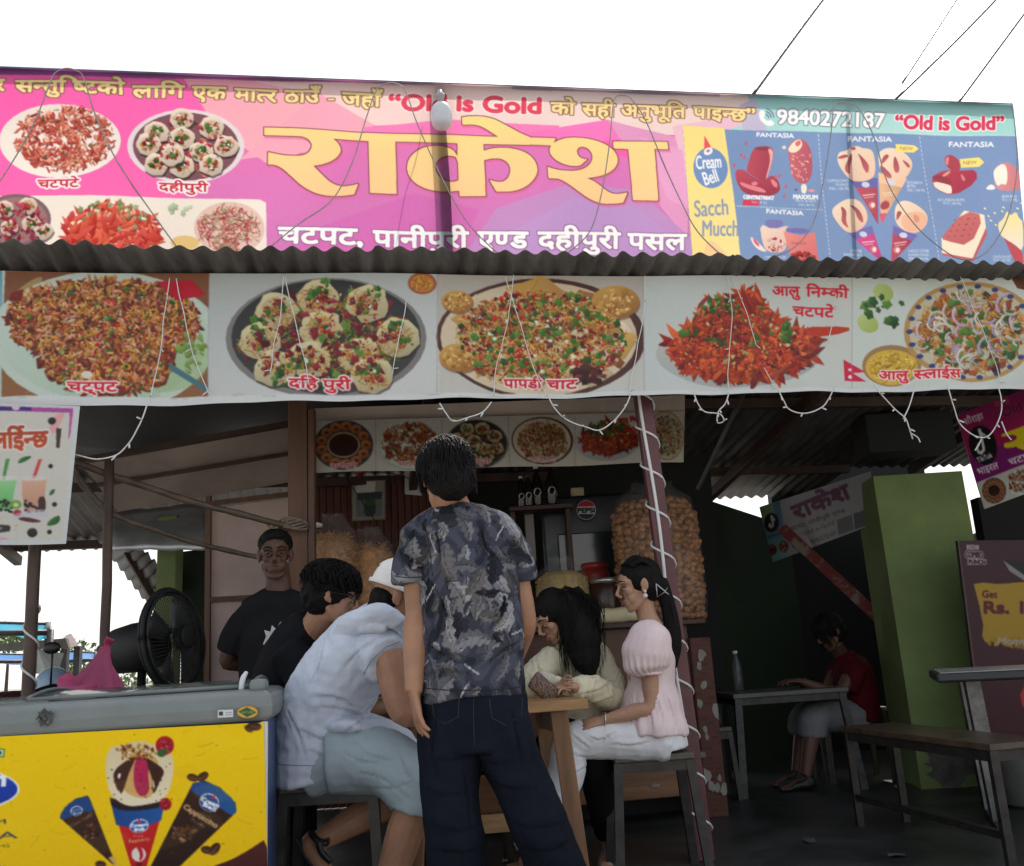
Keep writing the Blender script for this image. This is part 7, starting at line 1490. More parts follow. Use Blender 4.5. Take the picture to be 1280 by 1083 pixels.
# T-shirt with its leaf print, printed into the cloth as vertex colours
mt = mat_print('leaf_print_cotton', .9, spec=.1, bump=.3)
for n_ in mt.node_tree.nodes:
    if n_.type == 'TEX_NOISE': n_.inputs['Scale'].default_value = 240
    if n_.type == 'BUMP': n_.inputs['Distance'].default_value = .01
def leaf_print(o, seed=4):
    me = o.data; n = len(me.vertices); co = np.empty(n * 3); me.vertices.foreach_get('co', co); co = co.reshape(-1, 3); R = np.random.RandomState(seed)
    u, z = .2 * np.arctan2(co[:, 0] + .01, .06 - co[:, 1]), co[:, 2]
    c = np.empty((n, 3)); c[:] = (52, 54, 64)
    w1 = np.sin(u * 41 + 3 * np.sin(z * 23)) * np.sin(z * 37 + 2 * np.sin(u * 31)); c += (w1 > .15)[:, None] * np.array([14, 14, 16]); c -= (w1 < -.45)[:, None] * np.array([14, 14, 16])
    pal = [(136, 136, 142), (112, 112, 118), (94, 95, 104), (82, 83, 94), (152, 150, 152), (104, 101, 102), (70, 71, 82), (46, 47, 56), (120, 117, 117)]
    lo, hi = u.min(), u.max(); zl, zh = z.min(), z.max()
    for i in range(430):
        cu, cz = R.uniform(lo, hi), R.uniform(zl, zh); a = R.randn() * .7 + pi / 2; L_ = R.uniform(.024, .068) * (1 if i % 3 else .55); w_ = L_ * R.uniform(.28, .55)
        du, dz = u - cu, z - cz; m0 = (abs(du) < L_ * 1.2) & (abs(dz) < L_ * 1.2)
        if not m0.any(): continue
        ix = np.nonzero(m0)[0]; p = du[ix] * cos(a) + dz[ix] * sin(a); q = -du[ix] * sin(a) + dz[ix] * cos(a) + .25 * p * p / L_ * R.choice([-1, 1]); k = p / L_
        wd = w_ * np.clip(1 - k * k, 0, 1) ** .7 * (1 + .22 * np.sin(k * R.uniform(7, 16) + R.rand() * 6)); ins = (abs(q) < wd) & (abs(k) < 1)
        col = np.array(pal[R.randint(len(pal))], float) * R.uniform(.72, 1.0); t = q / (wd + 1e-6)
        sh = col[None] * (1 - .22 * (t > R.uniform(-.3, .4)))[:, None] * (1 - .10 * (np.sin(k * 17 + abs(t) * 4) > .6))[:, None]
        sh[abs(q) < .0016] *= .6; c[ix[ins]] = sh[ins]
    for i in range(26):                                            # pale stems
        cu, cz, a, L_ = R.uniform(lo, hi), R.uniform(zl, zh), R.uniform(0, pi), R.uniform(.015, .04); p = (u - cu) * cos(a) + (z - cz) * sin(a); q = -(u - cu) * sin(a) + (z - cz) * cos(a); c[(abs(p) < L_) & (abs(q) < .0022)] = (158, 156, 160)
    c = np.clip(c * 1.1 + 5, 0, 255); at = me.color_attributes.new('Col', 'FLOAT_COLOR', 'POINT'); at.data.foreach_set('color', np.concatenate([srgb(c), np.ones((n, 1))], 1).ravel().astype(np.float32))
b = MB(); torso(b, [P(592, 868), P(592, 862), P(591, 800), P(584, 720), P(578, 672), P(571, 650), P(567, 636)], [(.172, .125), (.172, .125), (.163, .118), (.166, .122), (.158, .105), (.115, .085), (.07, .064)], X1)
b.tube([P(506, 684), P(518, 673), P(538, 663), P(571, 652), P(616, 662), P(636, 673), P(646, 684)], [(.02, .03), (.048, .06), (.062, .075), (.068, .075), (.062, .075), (.046, .06), (.02, .03)], 14, 4)
b.tube([P(562, 664), P(545, 668), P(526, 690), P(516, 712), P(515, 729)], [.03, .06, .07, .067, .067], 16, 4); b.tube([P(600, 662), P(614, 664), P(634, 688, 3.14), P(645, 708, 3.16), P(647, 722, 3.17)], [.03, .058, .068, .062, .062], 16, 4)
f1, f2 = folds(.008, 5.5, (1.3, 1, .6), 3), folds(.0035, 14, (1.3, 1, .7), 8)
leaf_print(b.organic('t_shirt', mt, A, .0045, 6, lambda co: f1(co) + f2(co)))
M_den = cloth('dark_denim', (.0105, .0135, .022), .3, 7, .3, .95, col2=(.006, .008, .014)); M_den2 = cloth('charcoal_denim', (.010, .0105, .012), .3, 7, .3, .95); M_sole = mat('grey_shoe', (.2, .2, .2), .6, .2)
b = MB(); torso(b, [P(592, 866), P(592, 900), P(592, 935)], [(.163, .115), (.17, .122), (.16, .12)], X1)
for hx, kx, f_ in ((560, 568, fl_), (625, 678, fr_)): b.tube([P(hx, 905), P(hx * .6 + kx * .4, 970, 3.08), P(kx, 1045, 3.05), f_.lerp(P(kx, 1045, 3.05), .4), f_ - Vector((0, 0, .04))], [(.092, .105), (.09, .1), (.085, .09), (.083, .09), (.086, .095)], 18, 4)
b.organic('jeans', M_den, A, .0065, 6, folds(.016, 6, (1, 1, .8), 9))
bpy.context.view_layer.update(); jn = [o for o in A.children if o.name.startswith('jeans')][0]; M_st = mat('seam_thread', (.03, .027, .025), .8)
seam(jn, [(612, 873), (613, 885), (615, 898), (632, 907), (652, 893), (653, 873)], .0014, M_st, 'pocket_seam'); seam(jn, [(540, 873), (541, 885), (543, 897), (557, 905), (573, 896), (574, 873)], .0014, M_st, 'pocket_seam'); seam(jn, [(592, 872), (592, 900), (593, 935)], .0013, M_st, 'back_seam')
ts_ = [o for o in A.children if o.name.startswith('t_shirt')][0]; M_sd = mat('dark_seam', (.02, .02, .026), .9)
seam(ts_, [(492, 720), (505, 722), (520, 722), (536, 720)], .0016, M_sd, 'sleeve_seam'); seam(ts_, [(528, 860), (560, 863), (592, 863), (625, 862), (657, 858)], .0016, M_sd, 'hem_seam'); seam(ts_, [(530, 650), (534, 670), (538, 695), (541, 720)], .0016, M_sd, 'shoulder_seam')
for f_, d in ((fl_, (-.15, 1, 0)), (fr_, (.35, 1, 0))): b = MB(); foot(b, f_ + Vector((0, 0, -.003)), d, 1.22, .088); b.organic('shoe', M_sole, A, .008, 4)
rr = random.Random(1); b = hair_cap(hc, MA, .97, .016, .008, -.05, .05); b.ball(hc + MA @ Vector((0, -.058, -.075)), (.05, .035, .035), MA); h = b.organic('hair', M_hair, A, .006, 4, folds(.008, 22, (1, 1, .5), 2))
mb = MB(); locks(mb, hc, MA, 760, .155, rr, .97, r0=.0028, grow=.020, wav=.007); locks(mb, hc, MA, 260, .195, rr, .97, r0=.0028, grow=.016, wav=.006, az=(pi * .62, pi * 1.38)); locks(mb, hc, MA, 200, .12, rr, .97, r0=.002, grow=.022, wav=.007); append(h, mb)

# ---------------------------------------------------------------- B: man in a pale sleeveless hoodie on the stool
B_ = root('person', (W(400, 900, 3.55).x, 3.6, 0), 'seated man hunched over in a pale blue sleeveless hoodie, white cap and shorts', 'person')
Y1 = Vector((0, 1, 0)); hc = W(500, 748, 3.52); b = MB(); MB_ = head(b, hc, (.9, .1, -.38))
b.tube([W(494, 762, 3.52), W(478, 774, 3.54), W(462, 795, 3.56)], [.06, .062, .08], 14, 3)
torso(b, [W(398, 955, 3.6), W(400, 900, 3.6), W(424, 848, 3.6), W(456, 805, 3.58), W(480, 780, 3.56)], [(.15, .125), (.15, .12), (.17, .125), (.17, .105), (.08, .07)], Y1)
sh = W(484, 818, 3.40); el = W(503, 892, 3.36); wr = W(585, 880, 3.5); arm(b, sh, el, wr, (.062, .048, .042, .03)); hand(b, wr, (1, .3, -.05), (0, 0, -1), (0, 1, 0), .5)
sh2 = W(484, 815, 3.78); wr2 = W(575, 872, 3.8); arm(b, sh2, W(510, 880, 3.85), wr2, (.062, .048, .042, .03)); hand(b, wr2, (1, -.2, -.05), (0, 0, -1), (0, -1, 0), .5)
kn1, an1 = W(523, 985, 3.38), Vector((W(468, 1100, 3.42).x, 3.42, .085)); kn2, an2 = W(512, 985, 3.76), W(398, 1052, 3.66)
leg(b, W(415, 946, 3.48), kn1, an1, (.076, .065, .06, .038)); leg(b, W(415, 946, 3.72), kn2, an2, (.076, .065, .06, .04)); foot(b, an1, (.95, -.2, 0))
b.tube([an2 + Vector((-.01, 0, .01)), W(388, 1058, 3.65), W(405, 1085, 3.62), W(425, 1112, 3.6)], [.038, .038, (.04, .028), (.03, .016)], 12, 4, side=(0, 1, 0)); b.organic('body', SK1, B_, .005, 5)
M_hood = cloth('pale_blue_fleece', (.64, .69, .79), .08, 5, .35, .95, bs=420)
b = MB(); torso(b, [W(392, 974, 3.6), W(392, 962, 3.6), W(398, 905, 3.6), W(424, 850, 3.6), W(458, 806, 3.58), W(478, 784, 3.56), W(488, 772, 3.55)], [(.205, .125), (.205, .132), (.205, .152), (.215, .155), (.225, .138), (.16, .11), (.09, .08)], Y1)
b.tube([W(462, 812, 3.62), W(472, 814, 3.46), W(484, 826, 3.375)], [(.11, .12), (.10, .11), (.074, .085)], 16, 4); b.tube([W(466, 806, 3.58), W(478, 808, 3.72), W(490, 816, 3.82)], [(.1, .11), (.1, .1), (.085, .08)], 16, 4)
b.tube([W(440, 905, 3.6), W(468, 912, 3.55), W(486, 922, 3.5)], [(.2, .04), (.2, .035), (.16, .02)], 14, 3, side=Y1)
f1, f2 = folds(.010, 5.5, (1.5, .5, 1.3), 5), folds(.0055, 14, (1.2, .5, 1.6), 6)
b.organic('hoodie', M_hood, B_, .0065, 5, lambda co: f1(co) + f2(co))
b = MB(); b.tube([W(424, 804, 3.52), W(431, 790, 3.42), W(450, 776, 3.37), W(474, 768, 3.36), W(494, 776, 3.37), W(506, 793, 3.42)], [(.024, .03), (.036, .036), (.042, .036), (.038, .034), (.028, .03), (.016, .02)], 12, 5)
b.tube([W(424, 804, 3.52), W(432, 788, 3.66), W(452, 774, 3.73), W(476, 768, 3.73), W(500, 778, 3.7)], [(.024, .03), (.034, .036), (.038, .036), (.034, .034), (.02, .03)], 12, 5); b.ball(W(450, 792, 3.55), (.085, .15, .04)); b.tube([W(436, 788, 3.40), W(456, 783, 3.355), W(482, 786, 3.35)], [.012, .02, .012], 8, 3)
b.organic('hood', M_hood, B_, .0055, 4, folds(.010, 12, (1, .8, 1.6), 12))
bpy.context.view_layer.update(); hd_ = [o for o in B_.children if o.name.startswith('hoodie')][0]; M_hs = mat('fleece_seam', (.30, .35, .45), .95)
seam(hd_, [(348, 955), (370, 957), (395, 957), (424, 953)], .002, M_hs, 'hem_seam'); seam(hd_, [(425, 975), (423, 950), (426, 930), (436, 918), (452, 912)], .0022, M_hs, 'side_slit'); seam(hd_, [(500, 802), (482, 809), (464, 825), (455, 842)], .0022, M_hs, 'armhole_seam')
M_short = cloth('blue_grey_cotton', (.36, .43, .46), .1, 5, .2)
b = MB(); b.tube([W(388, 962, 3.6), W(415, 950, 3.6), W(432, 945, 3.6)], [(.2, .12), (.2, .125), (.19, .11)], 18, 3, side=Y1)
for dd, kx, ky in ((3.47, 524, 990), (3.74, 518, 982)): b.tube([W(412, 950, dd), W(445, 948, dd), W(490, 958, dd - .04), W(kx, ky, dd - .08), W(kx + 2, ky + 18, dd - .08)], [(.11, .115), (.12, .118), (.118, .112), (.11, .105), (.112, .105)], 18, 4, side=Y1)
b.organic('shorts', M_short, B_, .0068, 5, folds(.009, 8, (1, 1, 1), 7))
b = MB()
b.tube([W(388, 1040, 3.6), W(396, 1050, 3.575), W(408, 1054, 3.585), W(412, 1048, 3.66)], (.012, .005), 6, 4); b.tube([W(398, 1052, 3.565), W(402, 1066, 3.565), W(414, 1078, 3.57)], (.012, .005), 6, 4)
b.tube([W(376, 1050, 3.66), W(386, 1072, 3.64), W(412, 1106, 3.61), W(420, 1122, 3.6)], [(.04, .008)] * 4, 8, 4, side=(0, 1, 0)); b.build('sandal', M_black, B_, True)
b = MB(); q = an1; b.tube([q + Vector((-.05, 0, -.074)), q + Vector((.08, -.01, -.074)), q + Vector((.21, -.03, -.074))], [(.04, .008), (.048, .008), (.035, .008)], 8, 3, side=(0, 1, 0)); b.tube([q + Vector((.08, .05, -.06)), q + Vector((.09, -.01, -.0)), q + Vector((.09, -.06, -.06))], (.012, .004), 6, 4); b.build('sandal', M_black, B_, True)
b = MB(); b.ball(hc + MB_ @ Vector((0, -.05, -.02)), (.072, .06, .05), MB_); b.ball(hc + MB_ @ Vector((0, -.06, -.055)), (.06, .045, .04), MB_); h = b.organic('hair', M_hair, B_, .006, 3, folds(.006, 30))
M_cap = cloth('white_cap_cotton', (.84, .82, .78), .06, 10, .15)
cp = root('white_cap', (0, 0, 0), 'x', 'cap'); bpy.data.objects.remove(cp)
b = MB(); n = 28; mcap = lambda o: hc + MB_ @ (Vector(o) + Vector((0, -.02, .04)))
for i in range(10):
    th = pi / 2 * (i / 9) * 1.02
    for j in range(n): a = 2 * pi * j / n; b.v.append(tuple(mcap((.094 * sin(th) * cos(a), .115 * sin(th) * sin(a), .106 * cos(th) * (1 - .02 * sin(a))))))
for i in range(9):
    for j in range(n):
        if i >= 6 and 19 <= j <= 22: continue                      # opening above the strap at the back
        b.f.append((i * n + j, i * n + (j + 1) % n, (i + 1) * n + (j + 1) % n, (i + 1) * n + j))
k = len(b.v)
for j in range(n): a = 2 * pi * j / n; b.v.append(tuple(mcap((.095 * cos(a), .116 * sin(a), -.018))))
for j in range(n): b.f.append((9 * n + j, 9 * n + (j + 1) % n, k + (j + 1) % n, k + j))
o = b.build('cap', M_cap, B_, True); q = o.modifiers.new('t', 'SOLIDIFY'); q.thickness = .004
b = MB(); V_ = []
for i in range(9):
    a = pi / 2 + (i - 4) / 4 * 1.15; V_ += [mcap((.09 * cos(a), .11 * sin(a), .0)), mcap((.095 * cos(a), .11 * sin(a) + .07 * max(0, cos((i - 4) / 4 * 1.3)), -.014))]
b.v = [tuple(v) for v in V_]
for i in range(8): b.f.append((2 * i, 2 * i + 1, 2 * i + 3, 2 * i + 2))
o2 = b.build('brim', M_cap, o, True); q = o2.modifiers.new('t', 'SOLIDIFY'); q.thickness = .005
b = MB(); b.lathe(mcap((0, 0, .104)), [(.008, -.003), (.008, .003), (.002, .006)], 10, MB_ @ Vector((0, 0, 1))); b.build('button', M_cap, o, True)

# ---------------------------------------------------------------- C: man in black with glasses
C_ = root('person', (W(372, 900, 3.95).x, 4.2, 0), 'seated man with curly black hair and glasses in a black T-shirt, behind the hoodie', 'person')
hc = W(415, 745, 3.72); b = MB(); MC = head(b, hc, (.95, .12, -.26), k=.94)
b.tube([W(407, 762, 3.74), W(396, 780, 3.78), W(384, 800, 3.84)], [.058, .058, .08], 14, 3); SD = Vector((-.2, 1, 0))
torso(b, [Vector((W(362, 940, 4.1).x, 4.22, .52)), W(356, 890, 4.1), W(362, 845, 4.0), W(380, 800, 3.88), W(392, 782, 3.82)], [(.15, .12), (.14, .11), (.16, .115), (.14, .09), (.07, .06)], SD)
for dd in (-.17, .19):
    s_ = W(385, 815, 3.88) + Vector((0, dd, 0)); w_ = Vector((-.30, 4.0 + dd * .4, .82)); arm(b, s_, s_ + Vector((.10, .02, -.26)), w_); hand(b, w_, (1, -.2, 0), (0, 0, -1), (0, -dd, 0), .4)
    kn = Vector((-.48, 4.2 + dd * .6, .54)); an = Vector((-.42, 4.2 + dd * .6, .085)); leg(b, Vector((-.92, 4.22 + dd * .5, .55)), kn, an); foot(b, an, (1, 0, 0))
b.organic('body', SK1, C_, .0052, 5)
M_blk = cloth('black_cotton', (.012, .012, .015), .2, 6, .2); M_drk = cloth('dark_trousers', (.022, .023, .03), .2, 6, .2)
b = MB(); torso(b, [Vector((W(356, 930, 4.1).x, 4.2, .56)), W(354, 890, 4.08), W(360, 845, 3.98), W(376, 806, 3.88), W(388, 786, 3.82), W(394, 777, 3.80)], [(.2, .15), (.2, .145), (.215, .145), (.19, .12), (.1, .085), (.068, .065)], SD)
for dd in (-.16, .18): s_ = W(382, 816, 3.88) + Vector((0, dd, 0)); b.tube([s_ + Vector((-.04, 0, .02)), s_ + Vector((.02, 0, -.06)), s_ + Vector((.07, .0, -.19))], [.08, .08, .072], 14, 3)
b.organic('t_shirt', M_blk, C_, .008, 5, folds(.009, 7, (1, .7, .8), 15))
b = MB(); b.tube([Vector((-.98, 4.22, .56)), Vector((-.8, 4.22, .57))], [(.2, .12), (.2, .1)], 14, side=Y1)
for dd in (-.17, .19): b.tube([Vector((-.9, 4.22 + dd * .5, .56)), Vector((-.47, 4.2 + dd * .6, .55)), Vector((-.42, 4.2 + dd * .6, .14))], [.1, .085, .07], 14, 4)
b.organic('trousers', M_drk, C_, .01, 4)
for dd in (-.17, .19): b = MB(); foot(b, Vector((-.42, 4.2 + dd * .6, .083)), (1, 0, 0), 1.2, .086); b.organic('shoe', M_sole, C_, .009, 3)
rr = random.Random(5); b = hair_cap(hc, MC, .93, .016, .0, .0, .06); b.ball(hc + MC @ Vector((0, .03, .10)), (.06, .055, .032), MC); h = b.organic('hair', M_hair, C_, .006, 3, folds(.014, 26, (1, 1, 1), 4)); mb = MB(); locks(mb, hc, MC, 700, .095, rr, .93, r0=.0026, grow=.028, wav=.016); append(h, mb)
face_parts(C_, hc, MC, .94)
b = MB()
for s in (-1, 1):
    b.tube([hc + MC @ Vector((.032 * s + .024 * cos(t), .1 - .004 * abs(cos(t)), .004 + .018 * sin(t))) for t in np.linspace(0, 2 * pi, 21)], .0022, 5); b.tube([hc + MC @ Vector(p) for p in ((.056 * s, .095, .012), (.074 * s, .05, .012), (.08 * s, -.005, .008))], .0022, 5, 3)
b.tube([hc + MC @ Vector(p) for p in ((-.009, .103, .008), (0, .106, .012), (.009, .103, .008))], .0022, 5, 2); b.build('glasses', M_black, C_, True)

# ---------------------------------------------------------------- D: vendor with hands behind his back
D_ = root('person', (W(345, 900, 4.5).x, 4.5, 0), 'standing vendor in a black T-shirt with hands behind his back beside the timber pillar', 'person')
hc = W(344, 694, 4.45); b = MB(); MD = head(b, hc, (.22, -.95, -.1))
b.tube([W(346, 708, 4.49), W(348, 732, 4.5), W(347, 750, 4.5)], [.058, .062, .085], 14, 3); Q = lambda x, y, d=4.5: W(x, y, d)
torso(b, [Q(345, 925), Q(345, 870), Q(345, 800), Q(346, 765), Q(347, 745)], [(.145, .1), (.13, .095), (.15, .105), (.13, .08), (.06, .055)], X1); b.tube([Q(308, 775), Q(347, 756), Q(386, 773)], [.045, .05, .045], 12, 3)
arm(b, Q(306, 778), Q(284, 826, 4.52), Q(325, 836, 4.66)); hand(b, Q(325, 836, 4.66), (1, .1, -.2), (0, 1, 0), (0, 0, 1), .4); arm(b, Q(387, 778), Q(408, 828, 4.52), Q(366, 838, 4.68)); hand(b, Q(366, 838, 4.68), (-1, .1, -.2), (0, 1, 0), (0, 0, 1), .4)
for s in (-1, 1): an = Vector((Q(345, 900).x + .11 * s, 4.5, .085)); leg(b, Q(345 + 24 * s, 920), Vector((an.x, 4.47, .48)), an); foot(b, an, (.1 * s, -1, 0))
b.organic('body', SK2, D_, .0045, 4)
M_blk2 = cloth('washed_black_cotton', (.016, .016, .018), .2, 6, .2)
b = MB(); torso(b, [Q(345, 905), Q(345, 870), Q(345, 800), Q(346, 766), Q(347, 748), Q(347, 741)], [(.178, .13), (.172, .128), (.172, .125), (.155, .1), (.115, .085), (.08, .072)], X1); b.tube([Q(310, 766), Q(347, 750), Q(384, 764)], [.064, .072, .064], 12, 3)
for s, x, xe in ((-1, 318, 290), (1, 376, 403)): b.tube([Q(x, 768), Q(x * .6 + xe * .4 - 0, 780), Q((x + xe * 3) / 4, 794), Q(xe, 814, 4.51)], [.075, .076, .073, .07], 14, 4)
b.organic('t_shirt', M_blk2, D_, .007, 5, folds(.008, 8, (1, 1, .7), 21))
b = MB(); torso(b, [Q(345, 895), Q(345, 930)], [(.16, .115), (.165, .12)], X1)
for s in (-1, 1): ax_ = Q(345, 900).x + .11 * s; b.tube([Q(345 + 23 * s, 915), Vector((ax_, 4.48, .48)), Vector((ax_, 4.5, .06))], [.1, .085, .075], 14, 4)
b.organic('trousers', M_drk, D_, .009, 4)
for s in (-1, 1): b = MB(); foot(b, Vector((Q(345, 900).x + .11 * s, 4.5, .083)), (.1 * s, -1, 0), 1.2, .086); b.organic('shoe', M_sole, D_, .009, 3)
rr = random.Random(6); b = MB(); b.ball(hc + MD @ Vector((0, -.024, .052)), (.083, .10, .076), MD); b.ball(hc + MD @ Vector((0, .02, .09)), (.062, .058, .036), MD); b.ball(hc + MD @ Vector((0, -.055, .01)), (.066, .06, .06), MD); h = b.organic('hair', M_hair, D_, .005, 3, folds(.004, 40)); face_parts(D_, hc, MD)
b = MB(); b.tube([Q(347, 744) + Vector((.082 * cos(t), .078 * sin(t) - .006, -.01 - .045 * max(0, -sin(t)) ** 1.5)) for t in np.linspace(0, 2 * pi, 40)], .004, 6); b.build('necklace', mat('pale_beads', (.5, .45, .36), .4), D_, True)
b = MB(); k0 = Q(352, 789, 4.36); Vt = []
fl_p = [(-.09, -.055), (-.075, -.02), (-.085, .01), (-.055, .0), (-.05, .03), (-.03, .012), (-.012, .045), (0, .022), (.02, .052), (.03, .028), (.055, .05), (.055, .025), (.085, .03), (.07, .005), (.02, -.01), (-.02, -.03), (-.06, -.06)]
dgr = bpy.context.evaluated_depsgraph_get(); ts = [o for o in D_.children if o.name.startswith('t_shirt')][0]
for x, z in fl_p:
    p = k0 + Vector((x, 0, z)); l = p - Vector(D_.location); hit = ts.ray_cast(l + Vector((0, -.6, 0)), Vector((0, 1, 0))); Vt.append(tuple((hit[1] if hit[0] else l) + Vector((0, -.004, 0)) + Vector(D_.location)))
b.v = Vt; b.f = [tuple(range(len(Vt)))]; b.build('white_print', mat('white_ink', (.55, .54, .52), .6), ts)

# ---------------------------------------------------------------- E: woman in cream looking down
E_ = root('person', (W(735, 925, 4.65).x, 4.72, 0), 'seated woman with long black hair in a cream shirt looking down at the table', 'person')
hc = W(692, 771, 4.42); b = MB(); ME = head(b, hc, (-.70, -.42, -.52), k=.96, fem=True)
b.tube([W(702, 785, 4.45), W(713, 800, 4.5), W(720, 815, 4.54)], [.05, .048, .065], 14, 3); SD = Vector((.8, .6, 0))
torso(b, [Vector((.36, 4.72, .53)), W(735, 890, 4.62), W(725, 850, 4.58), W(718, 820, 4.54), W(712, 806, 4.5)], [(.145, .11), (.12, .09), (.14, .105), (.12, .075), (.05, .05)], SD)
wl, wr = Vector((.14, 4.13, .815)), Vector((.19, 4.10, .815)); el, er = W(660, 868, 4.35), W(765, 874, 4.42)
sl, sr = W(682, 826, 4.42), W(752, 822, 4.60); arm(b, sl, el, wl, (.044, .036, .031, .022)); arm(b, sr, er, wr, (.044, .036, .031, .022)); hand(b, wl, (.1, -1, .05), (1, 0, -.3), (0, .2, 1), .5, .88); hand(b, wr, (-.7, -.6, .05), (-.2, .1, -1), (-.4, .8, .2), .5, .88)
for dx, x in ((.02, .08), (.2, .28)): kn = Vector((x, 4.3, .54)); an = Vector((x + .06, 4.66, .085)); leg(b, Vector((.26 + dx, 4.68, .54)), kn, an); foot(b, an, (-.2, -1, 0), .9)
b.organic('body', SK3, E_, .0045, 4); face_parts(E_, hc, ME, .96, True, True)
M_cream = cloth('cream_shirt_cotton', (.72, .67, .48), .08, 5, .15)
b = MB(); torso(b, [Vector((.36, 4.70, .60)), W(740, 895, 4.62), W(728, 855, 4.58), W(720, 824, 4.54), W(714, 810, 4.51), W(710, 803, 4.49)], [(.2, .15), (.19, .15), (.18, .15), (.155, .11), (.085, .07), (.06, .055)], SD)
for s_, e_, w_ in ((sl, el, wl), (sr, er, wr)): s2 = s_.lerp(W(718, 822, 4.54), .25); b.tube([s2, s_.lerp(e_, .45), e_ + Vector((0, 0, .01)), e_.lerp(w_, .55) + Vector((0, 0, .02)), e_.lerp(w_, .9)], [.073, .066, .056, .046, .034], 16, 4)
f1, f2 = folds(.012, 8, (1, 1, 1), 31), folds(.007, 19, (1.4, 1, .8), 33)
b.organic('shirt', M_cream, E_, .0055, 3, lambda co: f1(co) + f2(co))
b = MB(); b.tube([Vector((.36, 4.74, .56)), Vector((.28, 4.6, .57))], [(.19, .12), (.19, .1)], 14, side=SD)
for dx, x in ((.02, .08), (.2, .28)): b.tube([Vector((.26 + dx, 4.68, .56)), Vector((x, 4.3, .55)), Vector((x + .05, 4.64, .13))], [.095, .08, .06], 14, 4)
b.organic('jeans', M_den2, E_, .01, 4)
for x in (.14, .34): b = MB(); foot(b, Vector((x, 4.66, .083)), (-.2, -1, 0), 1.1, .086); b.organic('shoe', M_sole, E_, .009, 3)
rr = random.Random(9); b = hair_cap(hc, ME, .96, .012, .01, -.03, .022); b.tube([W(705, 746, 4.42), W(718, 768, 4.41), W(726, 794, 4.38), W(732, 822, 4.36), W(740, 852, 4.34)], [(.085, .08), (.098, .09), (.092, .08), (.066, .052), (.012, .01)], 18, 4, side=X1)
h = b.organic('hair', M_hair, E_, .006, 4, folds(.009, 26, (1.6, 1.6, .22), 6)); mb = MB()
for i in range(200):
    u = rr.random(); dz = .13 * rr.random(); p0 = W(697 + u * 30, 731 + rr.random() * 5 + abs(u - .35) * 18, 4.33 + dz); x1 = 708 + u * 44; p3 = W(x1 + rr.uniform(-9, 9), 838 - u * 14 + rr.uniform(-34, 24), 4.29 + dz + u * .08); p1 = p0.lerp(p3, .3) + Vector((.03 + .03 * u + rr.uniform(-.012, .012), rr.uniform(-.035, .01), .025)); p2 = p0.lerp(p3, .68) + Vector((.022 * u + rr.uniform(-.022, .022), rr.uniform(-.03, .01), 0)); q = rr.uniform(.0008, .0018); mb.tube([p0, p1, p2, p3], [q, q * 1.4, q * 1.2, q * .2], 4, 4)
append(h, mb)
b = MB(); q = hc + ME @ Vector((.06, .045, .088)); b.tube([q + ME @ Vector((-.02, .012, .014)), q, q + ME @ Vector((.012, -.02, -.016))], .0045, 6); b.build('hair_clip', mat('silver_clip', (.6, .6, .6), .25, metal=.9), E_, True)
o = root('patterned_purse', Vector((.07, 4.02, .777)), 'small patterned brown purse held on the table by the woman in cream', 'purse')
mpp = bpy.data.materials.new('purse_pattern'); mpp.use_nodes = True; t = mpp.node_tree; vo = t.nodes.new('ShaderNodeTexVoronoi'); vo.inputs['Scale'].default_value = 70; rp = t.nodes.new('ShaderNodeValToRGB'); rp.color_ramp.interpolation = 'CONSTANT'; rp.color_ramp.elements[0].color = (.08, .04, .03, 1); rp.color_ramp.elements[1].color = (.2, .13, .09, 1); rp.color_ramp.elements[1].position = .35; q = rp.color_ramp.elements.new(.6); q.color = (.09, .04, .03, 1)
tc = t.nodes.new('ShaderNodeTexCoord'); t.links.new(tc.outputs['Object'], vo.inputs['Vector']); t.links.new(vo.outputs['Distance'], rp.inputs[0]); t.links.new(rp.outputs[0], t.nodes['Principled BSDF'].inputs[0])
axp = frame((.45, .2, -.42)); b = MB(); b.box(Vector((.07, 4.01, .815)), (.025, .14, .078), (axp.col[0], axp.col[1], axp.col[2]), .012); b.build('body', mpp, o, True); b = MB(); c_ = Vector((.07, 4.01, .815)); b.tube([c_ + axp.col[1] * -.065 + axp.col[2] * .041, c_ + axp.col[1] * .065 + axp.col[2] * .041], .005, 6); b.build('zip', M_rim, o, True)

# ---------------------------------------------------------------- F: woman in a pink blouse, in profile
F_ = root('person', (W(815, 930, 4.36).x, 4.36, 0), 'seated woman in profile in a pale pink puff sleeve blouse and white trousers', 'person')
hc = W(798, 732, 4.34); b = MB(); MF = head(b, hc, (-.96, -.14, -.16), k=.98, fem=True); R_ = lambda x, y, d=4.36: W(x, y, d)
b.tube([R_(803, 748), R_(808, 768), R_(814, 786)], [.05, .046, .06], 14, 4)
torso(b, [R_(818, 928), R_(816, 885), R_(812, 838), R_(812, 802), R_(813, 786)], [(.15, .115), (.12, .085), (.135, .1), (.12, .07), (.05, .05)], Y1)
wl = R_(753, 901, 4.2); arm(b, R_(812, 812, 4.24), R_(813, 884, 4.2), wl, (.043, .035, .031, .022)); hand(b, wl, R_(722, 907, 4.2) - wl, (-.1, .5, -.8), (0, .8, .5), .55, .9)
wr = R_(750, 898, 4.4); arm(b, R_(812, 812, 4.48), R_(806, 880, 4.5), wr, (.043, .035, .031, .022)); hand(b, wr, R_(722, 902, 4.3) - wr, (0, -.5, -.8), (0, -.8, .5), .55, .9)
kn1, kn2 = R_(716, 928, 4.24), R_(722, 922, 4.46); an1, an2 = Vector((R_(652, 1000, 4.22).x, 4.26, .085)), Vector((R_(660, 1000, 4.45).x, 4.45, .085))
